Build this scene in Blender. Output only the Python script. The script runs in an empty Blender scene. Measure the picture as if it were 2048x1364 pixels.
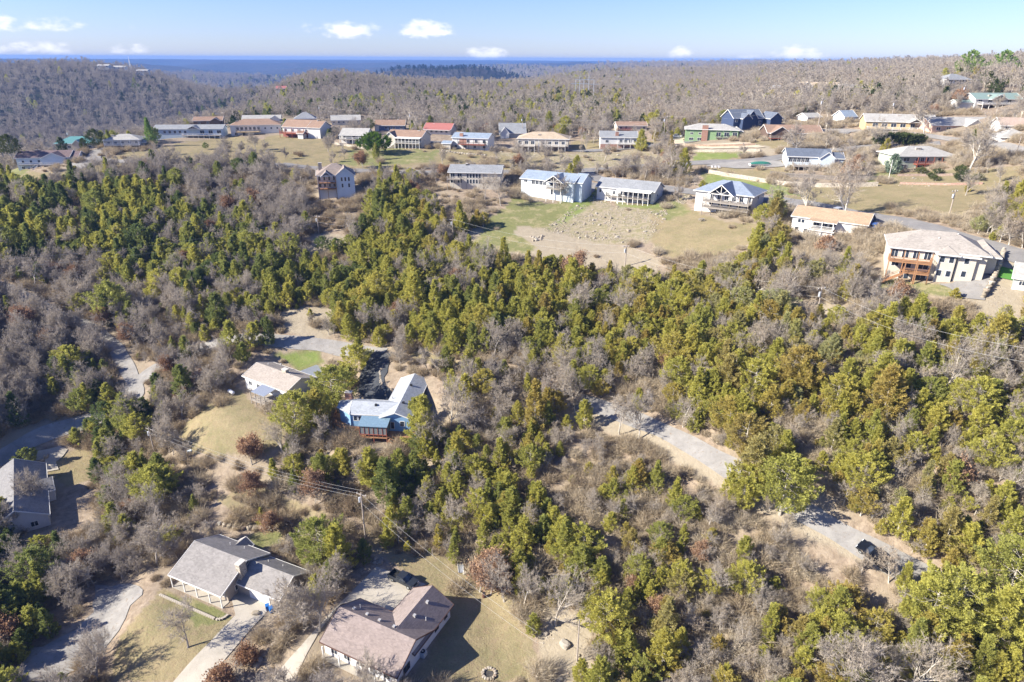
import bpy, math, random
import numpy as np
from mathutils import Vector, Matrix
from mathutils.geometry import delaunay_2d_cdt

# ================================================================ camera, sky, sun, exposure
SC = bpy.context.scene
COL = SC.collection
R = math.radians
cam_d = bpy.data.cameras.new("camera"); cam = bpy.data.objects.new("camera", cam_d); COL.objects.link(cam)
cam.matrix_world = Matrix.Translation((0, 0, 90)) @ Matrix.Rotation(R(90 - 23.15), 4, 'X') @ Matrix.Rotation(R(0.3), 4, 'Z')
cam_d.sensor_width = 36.0; cam_d.lens = 1320.0 / 2048.0 * 36.0
cam_d.clip_start = 1.0; cam_d.clip_end = 60000.0
SC.camera = cam
SUN_EL, SUN_AZ = R(31), R(256)          # azimuth clockwise from +Y: the sun stands to the left, a little behind the camera
sd = bpy.data.lights.new("sun", 'SUN'); sd.energy = 4.1; sd.angle = R(0.5); sd.color = (1.0, 0.93, 0.80)
sun = bpy.data.objects.new("sun", sd); COL.objects.link(sun)
_sv = Vector((math.sin(SUN_AZ) * math.cos(SUN_EL), math.cos(SUN_AZ) * math.cos(SUN_EL), math.sin(SUN_EL)))
sun.rotation_euler = (-_sv).to_track_quat('-Z', 'Y').to_euler(); sun.location = (-200, -50, 300)
SC.view_settings.view_transform = 'Standard'; SC.view_settings.look = 'None'
SC.view_settings.gamma = 1.0; SC.view_settings.use_curve_mapping = False
SC.view_settings.exposure = 1.68
SC.cycles.use_denoising = True
SC.cycles.max_bounces = 5; SC.cycles.diffuse_bounces = 3; SC.cycles.glossy_bounces = 2
SC.cycles.transmission_bounces = 2; SC.cycles.transparent_max_bounces = 8; SC.cycles.volume_bounces = 0
SC.cycles.sample_clamp_indirect = 4.0
# ---------------------------------------------------------------- camera geometry and terrain
F_PX, PITCH, ROLL, CAM_Z = 1320.0, math.radians(23.15), math.radians(0.3), 90.0
def ray(px, py):
    x, y = (px - 1024.0) / F_PX, -(py - 682.0) / F_PX
    cr, sr = math.cos(ROLL), math.sin(ROLL)
    x, y = x * cr - y * sr, x * sr + y * cr
    cp, sp = math.cos(PITCH), math.sin(PITCH)
    return (x, cp + y * sp, -sp + y * cp)
def project(X, Y, Z):
    cp, sp = math.cos(PITCH), math.sin(PITCH)
    dz = Z - CAM_Z
    d = Y * cp - dz * sp
    v = Y * sp + dz * cp
    cr, sr = math.cos(ROLL), math.sin(ROLL)
    d = np.where(np.abs(d) < 1e-3, 1e-3, d)
    x, y = X / d, v / d
    x, y = x * cr + y * sr, -x * sr + y * cr
    return 1024.0 + x * F_PX, 682.0 - y * F_PX, d
def plane(px, py, z):
    r = ray(px, py); t = (z - CAM_Z) / r[2]
    return (r[0] * t, r[1] * t)
# surveyed spots: pixel of the photograph, height
CTRL = [
 (80,1364,-3),(80,1150,-3),(60,980,-3),(80,850,3),(80,700,13),(80,600,20),(60,540,25),(80,400,39),(80,330,46),(60,292,48),
 (250,1364,-2),(250,1150,-1),(270,900,2),(250,740,10),(250,600,19),(250,450,35),(250,340,46),(250,290,48),
 (450,1364,0),(450,1150,1),(450,950,5),(420,850,9),(450,700,17),(450,550,26),(450,430,37),(450,340,46),(450,280,50),
 (560,800,12),(640,820,13),(560,1000,6),(480,880,9.0),(530,920,8.5),(420,900,7.5),(700,1364,1),(800,1200,2),(700,1080,4),(720,1000,7),(760,880,12),(760,780,16),(760,700,18),
 (650,560,27),(650,400,41),(650,340,46),(650,280,51),(680,250,53),
 (311,278,50.5),(370,277,51),(428,276,51),(400,252,53),(486,248,54),(560,246,55),(620,244,55.5),(690,249,54),(200,296,48),(130,300,48),
 (950,1364,2),(960,1200,3),(960,1080,7),(960,950,12),(960,850,16),(960,700,23),(960,600,28),(960,500,34),(960,400,42),(960,345,46),(960,300,50),(960,265,53),
 (1250,1364,4),(1250,1200,8),(1250,1000,14),(1250,850,19),(1250,700,26),(1250,600,30),(1250,500,36),(1250,410,42),(1250,345,47),(1250,300,51),(1250,260,55),
 (1550,1364,7),(1550,1200,11),(1550,1000,19),(1550,850,26),(1550,700,32),(1550,600,37),(1550,500,42),(1450,440,43),(1550,395,47),(1550,345,51),(1550,285,57),(1550,250,61),
 (1850,1364,9),(1850,1200,14),(1850,1000,23),(1850,850,30),(1850,700,37),(1850,570,43),(1850,460,50),(1850,390,52),(1850,345,54),(1850,290,59),(1850,265,63),(1985,210,72),(1920,170,79),
 (2040,1364,10),(2040,1000,25),(2040,700,39),(2040,590,44),(2040,520,48),(2040,400,54),(2040,300,62),
 (600,215,56),(600,175,65),(600,158,68),(760,200,55),(780,165,58),(950,215,55),(950,175,57),(1200,215,57),(1200,170,59),(1200,150,61),
 (1400,210,60),(1400,165,64),(1600,190,68),(1600,145,75),(1450,140,66),
]
# more spots given as (bearing in degrees from the view axis, distance, height)
CTRLP = [
 (-60,80,-5),(-60,150,10),(-60,300,44),(-60,700,-10),(-60,1500,60),(-42,70,-5),(-36,420,30),(-36,600,-25),(-36,820,-15),(-37,1100,25),(-36,1500,70),(-36,2000,50),
 (-31,430,34),(-31,620,-20),(-31,850,-10),(-31,1150,30),(-31,1500,72),(-31,1350,65),(-27,560,30),(-26,640,-5),(-26,850,5),(-26,1200,42),(-26.5,1450,69),
 (-22,560,42),(-22,700,20),(-22,1000,0),(-22,1500,-20),(-24,1500,20),(-17,560,57),(-17,750,66),(-17,1000,70),(-17,1500,30),
 (-12,900,56),(-12,1500,10),(-8,1100,46),(-6,1200,42),(-6,1700,5),(-2,1200,44),(0,1600,32),(6,1700,50),(12,1800,64),(18,1400,66),(24,900,74),(24,1400,76),
 (29,450,75),(29,600,78),(29,900,80),(29,1400,79),(34,500,80),(34,700,85),(34,1200,84),(38,300,67),(38,500,82),(38,700,90),(38,1200,89),
 (60,80,12),(60,150,44),(60,300,60),(60,700,95),(60,1500,95),(0,30,0),(-50,30,-4),(50,30,6),(180,60,0),(180,400,0),(120,300,30),(-120,300,-5),(90,200,40),(-90,200,0),(180,1500,10),(110,1500,60),(-110,1500,20),
]
def warp(X, Y):
    th = np.arctan2(X, Y); lr = np.log(np.maximum(np.hypot(X, Y), 8.0))
    return th * 1.6, lr * 1.3
_cp = []
for (a, b, z) in CTRL:
    x, y = plane(a, b, z); _cp.append((x, y, z))
for (b, d, z) in CTRLP:
    b = math.radians(b); _cp.append((math.sin(b) * d, math.cos(b) * d, z))
_cp = np.array(_cp)
_cu, _cv = warp(_cp[:, 0], _cp[:, 1])
_C2 = 0.06 ** 2
_D = np.sqrt((_cu[:, None] - _cu[None]) ** 2 + (_cv[:, None] - _cv[None]) ** 2 + _C2)
_n = len(_cp)
_A = np.zeros((_n + 1, _n + 1)); _A[:_n, :_n] = _D - np.eye(_n) * 0.035; _A[_n, :_n] = 1; _A[:_n, _n] = 1
_W = np.linalg.solve(_A, np.append(_cp[:, 2], 0))
def _h2(ix, iy, s):
    v = np.sin(ix * 127.1 + iy * 311.7 + s * 74.7) * 43758.5453
    return v - np.floor(v)
def vnoise(x, y, s=0):
    ix, iy = np.floor(x), np.floor(y); fx, fy = x - ix, y - iy
    fx, fy = fx * fx * (3 - 2 * fx), fy * fy * (3 - 2 * fy)
    a, b, c, d = _h2(ix, iy, s), _h2(ix + 1, iy, s), _h2(ix, iy + 1, s), _h2(ix + 1, iy + 1, s)
    return (a + (b - a) * fx) * (1 - fy) + (c + (d - c) * fx) * fy
def fbm(x, y, s=0, o=4):
    t, a, n = 0.0, 0.5, 0.0
    for k in range(o):
        t = t + a * vnoise(x * 2 ** k, y * 2 ** k, s + k); n += a; a *= 0.5
    return t / n
def sst(a, b, x):
    t = np.clip((x - a) / (b - a), 0, 1); return t * t * (3 - 2 * t)
LAKE_Z = -120.0
HILLS = [(-15.5,4700,12,800,380),(-9.5,5600,30,1000,420),(-28,5600,34,1100,420),(4.5,5400,40,900,380),(-1,6300,48,1300,420),(-14,6900,52,1500,420),(-33,6900,50,1500,450),(11,6400,56,1500,400),(-6,4000,2,500,300),(-21.3,7600,30,650,1500),(-4.3,2600,72,230,300),(-7.6,2700,44,260,320),(14,4200,50,900,900),(8,3600,42,700,700),(20,3200,60,900,800),(27,4200,70,1500,1200),
         (2,4300,22,800,600),(-32,3200,30,900,900),(-38,5000,40,1400,1400)]
def base_h(X, Y):
    X = np.asarray(X, float); Y = np.asarray(Y, float); sh = X.shape; X, Y = X.ravel(), Y.ravel()
    out = np.empty_like(X)
    for i in range(0, len(X), 20000):
        x, y = X[i:i + 20000], Y[i:i + 20000]
        u, v = warp(x, y)
        d = np.sqrt((u[:, None] - _cu[None]) ** 2 + (v[:, None] - _cv[None]) ** 2 + _C2)
        near = d @ _W[:_n] + _W[_n]
        r = np.hypot(x, y); th = np.degrees(np.arctan2(x, y))
        far = -62 + 95 * (fbm(x / 1400 + 7, y / 1400 + 3, 5, 4) - 0.5)
        lake = np.exp(-(((th + 21.6) / 2.7) ** 2 + ((r - 6300) / 800) ** 2) * 1.0) * 110 + np.exp(-(((th + 9.5) / 4) ** 2 + ((r - 5600) / 500) ** 2)) * 60
        far = far - lake
        for (b, dd, zz, wa, wr) in HILLS:
            b = math.radians(b); cx, cy = math.sin(b) * dd, math.cos(b) * dd
            tx, ty = math.cos(b), -math.sin(b)
            ux = (x - cx) * tx + (y - cy) * ty; uy = (x - cx) * math.sin(b) + (y - cy) * math.cos(b)
            g = np.exp(-((ux / wa) ** 2 + (uy / wr) ** 2))
            far = far + (zz - far) * g
        plat = 56 + 26 * (fbm(x / 2600 + 1, y / 2600 + 9, 11, 4) - 0.5)
        gul = 70 * (fbm(x / 520 + 2, y / 520 + 5, 15, 3) - 0.5)
        e = sst(7600, 9300, r + 1300 * (fbm(x / 1500, y / 1500, 21, 3) - 0.5) * 2)
        far = far + gul * np.where(far < 45, 1.0, .35)
        far = far * (1 - e) + plat * e
        k = sst(1500, 2100, r)
        h = near * (1 - k) + far * k
        amp = np.clip(r / 150, 0.4, 8)
        h = h + amp * 0.55 * (fbm(x / 22, y / 22, 31, 3) - 0.5) * np.where(r < 1500, 1, 0.5) + np.clip((r - 300) / 60, 0, 16) * (fbm(x / 160, y / 160, 41, 3) - 0.5)
        out[i:i + 20000] = h
    return out.reshape(sh)
PADS = []      # (x, y, inner radius, outer radius, z)
def H(X, Y):
    X = np.asarray(X, float); Y = np.asarray(Y, float)
    h = base_h(X, Y)
    for (cx, cy, r0, r1, z) in PADS:
        k = 1 - sst(r0, r1, np.hypot(X - cx, Y - cy))
        h = h * (1 - k) + z * k
    return h
def ground(px, py):
    """the world point that a pixel of the survey photograph shows on the terrain"""
    r = ray(px, py)
    hr = math.hypot(r[0], r[1])
    t = 30 * np.exp(np.arange(0, 1500) * 0.0035) / hr
    g = H(r[0] * t, r[1] * t) - (CAM_Z + r[2] * t)
    idx = np.nonzero(g > 0)[0]
    i = int(idx[0]) if len(idx) else len(t) - 1
    a, b = t[max(i - 1, 0)], t[i]
    tt = np.linspace(a, b, 24)
    g = H(r[0] * tt, r[1] * tt) - (CAM_Z + r[2] * tt)
    idx = np.nonzero(g > 0)[0]
    j = int(idx[0]) if len(idx) else 23
    t = tt[j]
    return (r[0] * t, r[1] * t, float(H(np.array([r[0] * t]), np.array([r[1] * t]))[0]))
def build_world():
    w = bpy.data.worlds.new("World"); SC.world = w; w.use_nodes = True
    nt = w.node_tree; nt.nodes.clear(); N = nt.nodes.new; L = nt.links.new
    out = N('ShaderNodeOutputWorld'); bg = N('ShaderNodeBackground'); bg.inputs['Strength'].default_value = 0.048
    sky = N('ShaderNodeTexSky'); sky.sky_type = 'NISHITA'; sky.sun_disc = False
    sky.sun_elevation = SUN_EL; sky.sun_rotation = SUN_AZ; sky.altitude = 400; sky.air_density = 1.0; sky.dust_density = 0.25; sky.ozone_density = 2.5
    tc = N('ShaderNodeTexCoord'); sep = N('ShaderNodeSeparateXYZ'); L(tc.outputs['Generated'], sep.inputs[0])
    def m(op, a, b=None, c=None):
        n = N('ShaderNodeMath'); n.operation = op
        for i, v in enumerate((a, b, c)):
            if v is None: continue
            if isinstance(v, (int, float)): n.inputs[i].default_value = v
            else: L(v, n.inputs[i])
        return n.outputs[0]
    az = m('ARCTAN2', sep.outputs['X'], sep.outputs['Y']); el = m('ARCSINE', sep.outputs['Z'])
    nz = N('ShaderNodeTexNoise'); nz.inputs['Scale'].default_value = 62; nz.inputs['Detail'].default_value = 7; nz.inputs['Roughness'].default_value = 0.55
    mp = N('ShaderNodeMapping'); mp.inputs['Scale'].default_value = (1, 1, 1.9); L(tc.outputs['Generated'], mp.inputs[0]); L(mp.outputs[0], nz.inputs[0])
    acc = None
    for (px, py, wx, wy, st) in [(700,64,52,19,1.0),(722,56,30,14,.7),(852,64,56,19,1.0),(845,50,26,13,.8),(618,58,26,17,.42),(100,52,66,18,.5),(5,50,26,20,.75),(78,100,64,15,.62),(262,100,50,13,.55),(2,100,22,14,.5),
                                 (972,110,44,14,1.0),(250,52,30,15,.3),(1360,108,28,13,.9),(1592,108,40,15,1.0),(1622,114,34,10,.9),(1500,116,30,8,.5),(880,78,60,9,.35),(420,98,140,8,.16),(560,30,160,8,.12),(1180,60,190,10,.08)]:
        r = Vector(ray(px, py)).normalized(); a0, e0 = math.atan2(r.x, r.y), math.asin(r.z)
        da = m('MULTIPLY', m('SUBTRACT', az, a0), 1380.0 / wx); de = m('MULTIPLY', m('SUBTRACT', el, e0), 1380.0 / wy)
        low = m('MULTIPLY', m('MINIMUM', de, 0.0), 0.7); de = m('ADD', de, low)
        g = m('MULTIPLY', m('EXPONENT', m('MULTIPLY', m('ADD', m('MULTIPLY', da, da), m('MULTIPLY', de, de)), -1.0)), st)
        acc = g if acc is None else m('MAXIMUM', acc, g)
    v = m('ADD', acc, m('MULTIPLY', m('SUBTRACT', nz.outputs['Fac'], 0.5), 1.7))
    v = m('MULTIPLY', v, m('MINIMUM', m('MULTIPLY', acc, 3.0), 1.0))
    mr = N('ShaderNodeMapRange'); mr.interpolation_type = 'SMOOTHSTEP'; mr.inputs[1].default_value = 0.22; mr.inputs[2].default_value = 1.0; L(v, mr.inputs[0])
    mr.inputs[4].default_value = 0.9
    mix = N('ShaderNodeMix'); mix.data_type = 'RGBA'; tint = N('ShaderNodeMix'); tint.data_type = 'RGBA'; tint.blend_type = 'MULTIPLY'; tint.inputs[0].default_value = 1.0; L(sky.outputs[0], tint.inputs[6]); tint.inputs[7].default_value = (0.74, 0.83, 1.30, 1)
    L(mr.outputs[0], mix.inputs[0]); L(tint.outputs[2], mix.inputs[6]); mix.inputs[7].default_value = (7.8, 7.8, 8.0, 1)
    L(mix.outputs[2], bg.inputs[0]); L(bg.outputs[0], out.inputs[0])
build_world()
# ================================================================ materials
MATS = {}
def _nt(name):
    m = bpy.data.materials.new(name); m.use_nodes = True; nt = m.node_tree
    b = nt.nodes['Principled BSDF']; return m, nt, b
def ramp(nt, stops, fac):
    r = nt.nodes.new('ShaderNodeValToRGB'); e = r.color_ramp.elements
    while len(e) < len(stops): e.new(0.5)
    for i, (p, c) in enumerate(stops): e[i].position = p; e[i].color = (*c, 1)
    nt.links.new(fac, r.inputs[0]); return r.outputs[0]
def noise(nt, vec, scale, detail=3, rough=0.6, dist=0.0):
    n = nt.nodes.new('ShaderNodeTexNoise'); n.inputs['Scale'].default_value = scale; n.inputs['Detail'].default_value = detail
    n.inputs['Roughness'].default_value = rough; n.inputs['Distortion'].default_value = dist
    if vec is not None: nt.links.new(vec, n.inputs['Vector'])
    return n.outputs['Fac']
def mixc(nt, fac, a, b, mode='MIX'):
    n = nt.nodes.new('ShaderNodeMix'); n.data_type = 'RGBA'; n.blend_type = mode
    for s, v in ((0, fac), (6, a), (7, b)):
        if isinstance(v, (int, float)): n.inputs[s].default_value = v
        elif isinstance(v, tuple): n.inputs[s].default_value = (*v, 1) if len(v) == 3 else v
        else: nt.links.new(v, n.inputs[s])
    return n.outputs[2]
def math_(nt, op, a, b=0.0, clamp=False):
    n = nt.nodes.new('ShaderNodeMath'); n.operation = op; n.use_clamp = clamp
    for i, v in enumerate((a, b)):
        if isinstance(v, (int, float)): n.inputs[i].default_value = v
        else: nt.links.new(v, n.inputs[i])
    return n.outputs[0]
def bump(nt, b, h, dist=0.02, strength=1.0):
    n = nt.nodes.new('ShaderNodeBump'); n.inputs['Distance'].default_value = dist; n.inputs['Strength'].default_value = strength
    nt.links.new(h, n.inputs['Height']); nt.links.new(n.outputs[0], b.inputs['Normal'])
def plain(name, col, rough=0.7, metal=0.0, vary=0.15, scale=3.0, spec=0.3):
    if name in MATS: return MATS[name]
    m, nt, b = _nt(name); tc = nt.nodes.new('ShaderNodeTexCoord')
    f = noise(nt, tc.outputs['Object'], scale, 4)
    lo = tuple(c * (1 - vary) for c in col); hi = tuple(min(1, c * (1 + vary)) for c in col)
    nt.links.new(ramp(nt, [(0.3, lo), (0.7, hi)], f), b.inputs['Base Color'])
    b.inputs['Roughness'].default_value = rough; b.inputs['Metallic'].default_value = metal; b.inputs['Specular IOR Level'].default_value = spec
    MATS[name] = m; return m
def shingle(name, col):
    if name in MATS: return MATS[name]
    m, nt, b = _nt(name); tc = nt.nodes.new('ShaderNodeTexCoord'); o = tc.outputs['Object']
    f1 = noise(nt, o, 9.0, 2, 0.7); f2 = noise(nt, o, 0.45, 4, 0.65, 0.6)
    mp = nt.nodes.new('ShaderNodeMapping'); mp.inputs['Scale'].default_value = (2.2, 2.2, 9.0); nt.links.new(o, mp.inputs[0])
    vo = nt.nodes.new('ShaderNodeTexVoronoi'); vo.inputs['Scale'].default_value = 1.0; nt.links.new(mp.outputs[0], vo.inputs['Vector'])
    bw = nt.nodes.new('ShaderNodeRGBToBW'); nt.links.new(vo.outputs['Color'], bw.inputs[0])
    c = mixc(nt, bw.outputs[0], tuple(x * 0.78 for x in col), tuple(x * 1.22 for x in col))
    c = mixc(nt, math_(nt, 'MULTIPLY', f1, 0.45), c, tuple(x * 0.6 for x in col))
    sep = nt.nodes.new('ShaderNodeSeparateXYZ'); nt.links.new(o, sep.inputs[0])
    c = mixc(nt, ramp(nt, [(0.45, (0, 0, 0)), (0.75, (.35, .35, .35))], f2), c, tuple(min(1, x * 1.35 + 0.02) for x in col))
    nt.links.new(c, b.inputs['Base Color']); b.inputs['Roughness'].default_value = 0.95; b.inputs['Specular IOR Level'].default_value = 0.15
    w = math_(nt, 'FRACT', math_(nt, 'MULTIPLY', sep.outputs['Z'], 11.0)); bump(nt, b, math_(nt, 'ADD', w, math_(nt, 'MULTIPLY', f1, 0.8)), 0.02, 0.7)
    MATS[name] = m; return m
def siding(name, col, vert=False):
    if name in MATS: return MATS[name]
    m, nt, b = _nt(name); tc = nt.nodes.new('ShaderNodeTexCoord'); o = tc.outputs['Object']
    sep = nt.nodes.new('ShaderNodeSeparateXYZ'); nt.links.new(o, sep.inputs[0])
    ax = math_(nt, 'ADD', sep.outputs['X'], sep.outputs['Y']) if vert else sep.outputs['Z']
    w = math_(nt, 'FRACT', math_(nt, 'MULTIPLY', ax, 2.2 if vert else 5.0))
    f = noise(nt, o, 0.7, 5, 0.7); f2 = noise(nt, o, 14, 2)
    c = mixc(nt, ramp(nt, [(0.35, (0, 0, 0)), (0.75, (.6, .6, .6))], f), col, tuple(x * 0.8 for x in col))
    c = mixc(nt, ramp(nt, [(0.0, (.5, .5, .5)), (0.12, (0, 0, 0))], w), c, tuple(x * 0.55 for x in col))
    c = mixc(nt, math_(nt, 'MULTIPLY', f2, 0.15), c, tuple(x * 0.6 for x in col))
    nt.links.new(c, b.inputs['Base Color']); b.inputs['Roughness'].default_value = 0.75; bump(nt, b, w, 0.015, 0.8)
    MATS[name] = m; return m
def rubble(name, c1, c2, scale=2.5, mortar=(.16, .14, .12)):
    if name in MATS: return MATS[name]
    m, nt, b = _nt(name); tc = nt.nodes.new('ShaderNodeTexCoord'); o = tc.outputs['Object']
    vo = nt.nodes.new('ShaderNodeTexVoronoi'); vo.inputs['Scale'].default_value = scale; nt.links.new(o, vo.inputs['Vector'])
    vd = nt.nodes.new('ShaderNodeTexVoronoi'); vd.feature = 'DISTANCE_TO_EDGE'; vd.inputs['Scale'].default_value = scale; nt.links.new(o, vd.inputs['Vector'])
    bw = nt.nodes.new('ShaderNodeRGBToBW'); nt.links.new(vo.outputs['Color'], bw.inputs[0])
    c = mixc(nt, bw.outputs[0], c1, c2); c = mixc(nt, math_(nt, 'MULTIPLY', noise(nt, o, 12, 4), 0.4), c, tuple(x * 0.5 for x in c1))
    c = mixc(nt, ramp(nt, [(0.0, (1, 1, 1)), (0.09, (0, 0, 0))], vd.outputs['Distance']), c, mortar)
    nt.links.new(c, b.inputs['Base Color']); b.inputs['Roughness'].default_value = 0.9; bump(nt, b, vd.outputs['Distance'], 0.06)
    MATS[name] = m; return m
def glassy(name='window_glass', col=(.015, .02, .03)):
    if name in MATS: return MATS[name]
    m, nt, b = _nt(name); tc = nt.nodes.new('ShaderNodeTexCoord')
    f = noise(nt, tc.outputs['Object'], 0.8, 2)
    nt.links.new(ramp(nt, [(0.35, col), (0.65, tuple(c * 3.0 for c in col))], f), b.inputs['Base Color'])
    b.inputs['Roughness'].default_value = 0.12; b.inputs['Specular IOR Level'].default_value = 0.6
    MATS[name] = m; return m
def roadmat(name, c1, c2, leaf=0.35):
    if name in MATS: return MATS[name]
    m, nt, b = _nt(name); g = nt.nodes.new('ShaderNodeNewGeometry'); o = g.outputs['Position']
    f = noise(nt, o, 0.35, 5, 0.7, 0.5); f2 = noise(nt, o, 5, 4, 0.8); f3 = noise(nt, o, 1.3, 5, 0.75, 0.4)
    c = ramp(nt, [(0.3, c1), (0.7, c2)], f); c = mixc(nt, math_(nt, 'MULTIPLY', f2, 0.5), c, tuple(x * 0.65 for x in c1))
    c = mixc(nt, ramp(nt, [(0.58, (0, 0, 0)), (0.66, (leaf, leaf, leaf))], f3), c, (.16, .105, .06))
    nt.links.new(c, b.inputs['Base Color']); b.inputs['Roughness'].default_value = 0.95; b.inputs['Specular IOR Level'].default_value = 0.2
    bump(nt, b, f2, 0.03); MATS[name] = m; return m
WHITE = siding('white_siding', (.63, .62, .60)); CREAM = siding('cream_siding', (.55, .50, .42)); TRIM = plain('white_trim', (.68, .67, .65), 0.6, vary=.06)
GLASS = glassy(); WOODG = plain('weathered_wood', (.30, .27, .24), 0.9, vary=.3, scale=8); WOODO = plain('cedar_stained_wood', (.33, .175, .09), 0.8, vary=.25, scale=8)
WOODR = plain('red_stained_wood', (.26, .08, .05), 0.8, vary=.25, scale=8); WOODY = plain('new_yellow_lumber', (.55, .40, .20), 0.8, vary=.2, scale=8)
BRICK = rubble('red_brick', (.30, .12, .08), (.40, .19, .13), 5.0, (.3, .26, .22)); STONE = rubble('pale_limestone', (.38, .33, .26), (.62, .56, .47), 2.2)
DARKM = plain('dark_metal', (.05, .05, .055), 0.5, 0.6); METAL = plain('galvanised_metal', (.55, .58, .60), 0.4, 0.7, .12); CONC = roadmat('concrete', (.36, .33, .28), (.50, .455, .39), 0.15)
ASPH = roadmat('worn_asphalt', (.17, .165, .165), (.27, .26, .25), 0.2); GRAV = roadmat('gravel', (.215, .205, .195), (.345, .33, .31), 0.6); NEWASPH = roadmat('dark_asphalt', (.045, .05, .06), (.085, .09, .10), 0.1)
RUBBER = plain('tyre_rubber', (.02, .02, .02), 0.9)

# ================================================================ mesh builder and object helpers
class MB:
    def __init__(s): s.v = []; s.f = []
    def poly(s, pts, faces):
        n = len(s.v); s.v += [tuple(p) for p in pts]; s.f += [tuple(n + i for i in f) for f in faces]; return s
    def box(s, x0, x1, y0, y1, z0, z1):
        return s.poly([(x0, y0, z0), (x1, y0, z0), (x1, y1, z0), (x0, y1, z0), (x0, y0, z1), (x1, y0, z1), (x1, y1, z1), (x0, y1, z1)],
                      [(3, 2, 1, 0), (4, 5, 6, 7), (0, 1, 5, 4), (1, 2, 6, 5), (2, 3, 7, 6), (3, 0, 4, 7)])
    def slab(s, pts, t):
        """a flat or sloping polygon given depth downwards"""
        n = len(pts); return s.poly(list(pts) + [(p[0], p[1], p[2] - t) for p in pts],
                                    [tuple(range(n)), tuple(range(2 * n - 1, n - 1, -1))] + [(i, i + n, (i + 1) % n + n, (i + 1) % n) for i in range(n)])
    def prism(s, prof, a0, a1, axis='x'):
        """a profile of (side, height) pairs drawn out along x or y"""
        n = len(prof)
        P = [((a, p[0], p[1]) if axis == 'x' else (p[0], a, p[1])) for a in (a0, a1) for p in prof]
        f = [tuple(range(n - 1, -1, -1)), tuple(range(n, 2 * n))] + [(i, (i + 1) % n, (i + 1) % n + n, i + n) for i in range(n)]
        if axis == 'y': f = [tuple(reversed(q)) for q in f]
        return s.poly(P, f)
    def tube(s, p, q, r0, r1=None, n=6, caps=True):
        r1 = r0 if r1 is None else r1; p, q = Vector(p), Vector(q); d = (q - p).normalized()
        a = d.orthogonal().normalized(); b = d.cross(a)
        P = [p + (a * math.cos(2 * math.pi * i / n) + b * math.sin(2 * math.pi * i / n)) * r0 for i in range(n)]
        P += [q + (a * math.cos(2 * math.pi * i / n) + b * math.sin(2 * math.pi * i / n)) * r1 for i in range(n)]
        f = [(i, (i + 1) % n, (i + 1) % n + n, i + n) for i in range(n)]
        if caps: f += [tuple(range(n - 1, -1, -1)), tuple(range(n, 2 * n))]
        return s.poly(P, f)
    def beam(s, p, q, w, h):
        p, q = Vector(p), Vector(q); d = (q - p).normalized(); up = Vector((0, 0, 1)) if abs(d.z) < 0.95 else Vector((0, 1, 0))
        a = d.cross(up).normalized() * w / 2; b = a.cross(d).normalized() * h / 2
        P = [e + x for e in (p, q) for x in (-a - b, a - b, a + b, -a + b)]
        return s.poly(P, [(0, 1, 2, 3), (7, 6, 5, 4), (0, 4, 5, 1), (1, 5, 6, 2), (2, 6, 7, 3), (3, 7, 4, 0)])
    def mesh(s, name, mat, smooth=False):
        me = bpy.data.meshes.new(name); me.from_pydata(s.v, [], s.f)
        if mat: me.materials.append(mat)
        if smooth: me.shade_smooth()
        return me
    def build(s, name, mat, parent=None, smooth=False):
        o = bpy.data.objects.new(name, s.mesh(name, mat, smooth)); COL.objects.link(o); o.parent = parent; return o
def link(name, me, parent=None, loc=(0, 0, 0), rz=0.0):
    o = bpy.data.objects.new(name, me); COL.objects.link(o); o.parent = parent; o.location = loc; o.rotation_euler = (0, 0, rz); return o
def thing(name, label, cat, loc=(0, 0, 0), rz=0.0, group=None):
    o = bpy.data.objects.new(name, None); COL.objects.link(o); o.location = loc; o.rotation_euler = (0, 0, rz)
    o.empty_display_size = 0.5; return tag(o, label, cat, group)
def tag(o, label=None, cat=None, group=None, kind=None):
    for k, v in (('label', label), ('category', cat), ('group', group), ('kind', kind)):
        if v: o[k] = v
    return o
def copy_tree(o, parent=None):
    c = o.copy(); COL.objects.link(c); c.parent = parent
    for ch in [x for x in o.children]: copy_tree(ch, c)
    return c
def inpoly(px, py, poly):
    res = np.zeros(np.shape(px), bool); n = len(poly)
    for i in range(n):
        x0, y0 = poly[i]; x1, y1 = poly[(i + 1) % n]
        if y0 == y1: continue
        c = ((y0 > py) != (y1 > py)) & (px < (x1 - x0) * (py - y0) / (y1 - y0) + x0)
        res ^= c
    return res
# ================================================================ level ground under the near houses and their yards
for (px, py, r0, r1, z) in [(775,1230,13,24,3.0),(800,1165,9,20,3.0),(460,1160,12,22,None),(560,800,7,26,None),(755,860,9,16,None),(55,1000,16,26,-2.5)]:
    x, y, zz = ground(px, py); PADS.append((x, y, r0, r1, zz if z is None else z))

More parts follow.
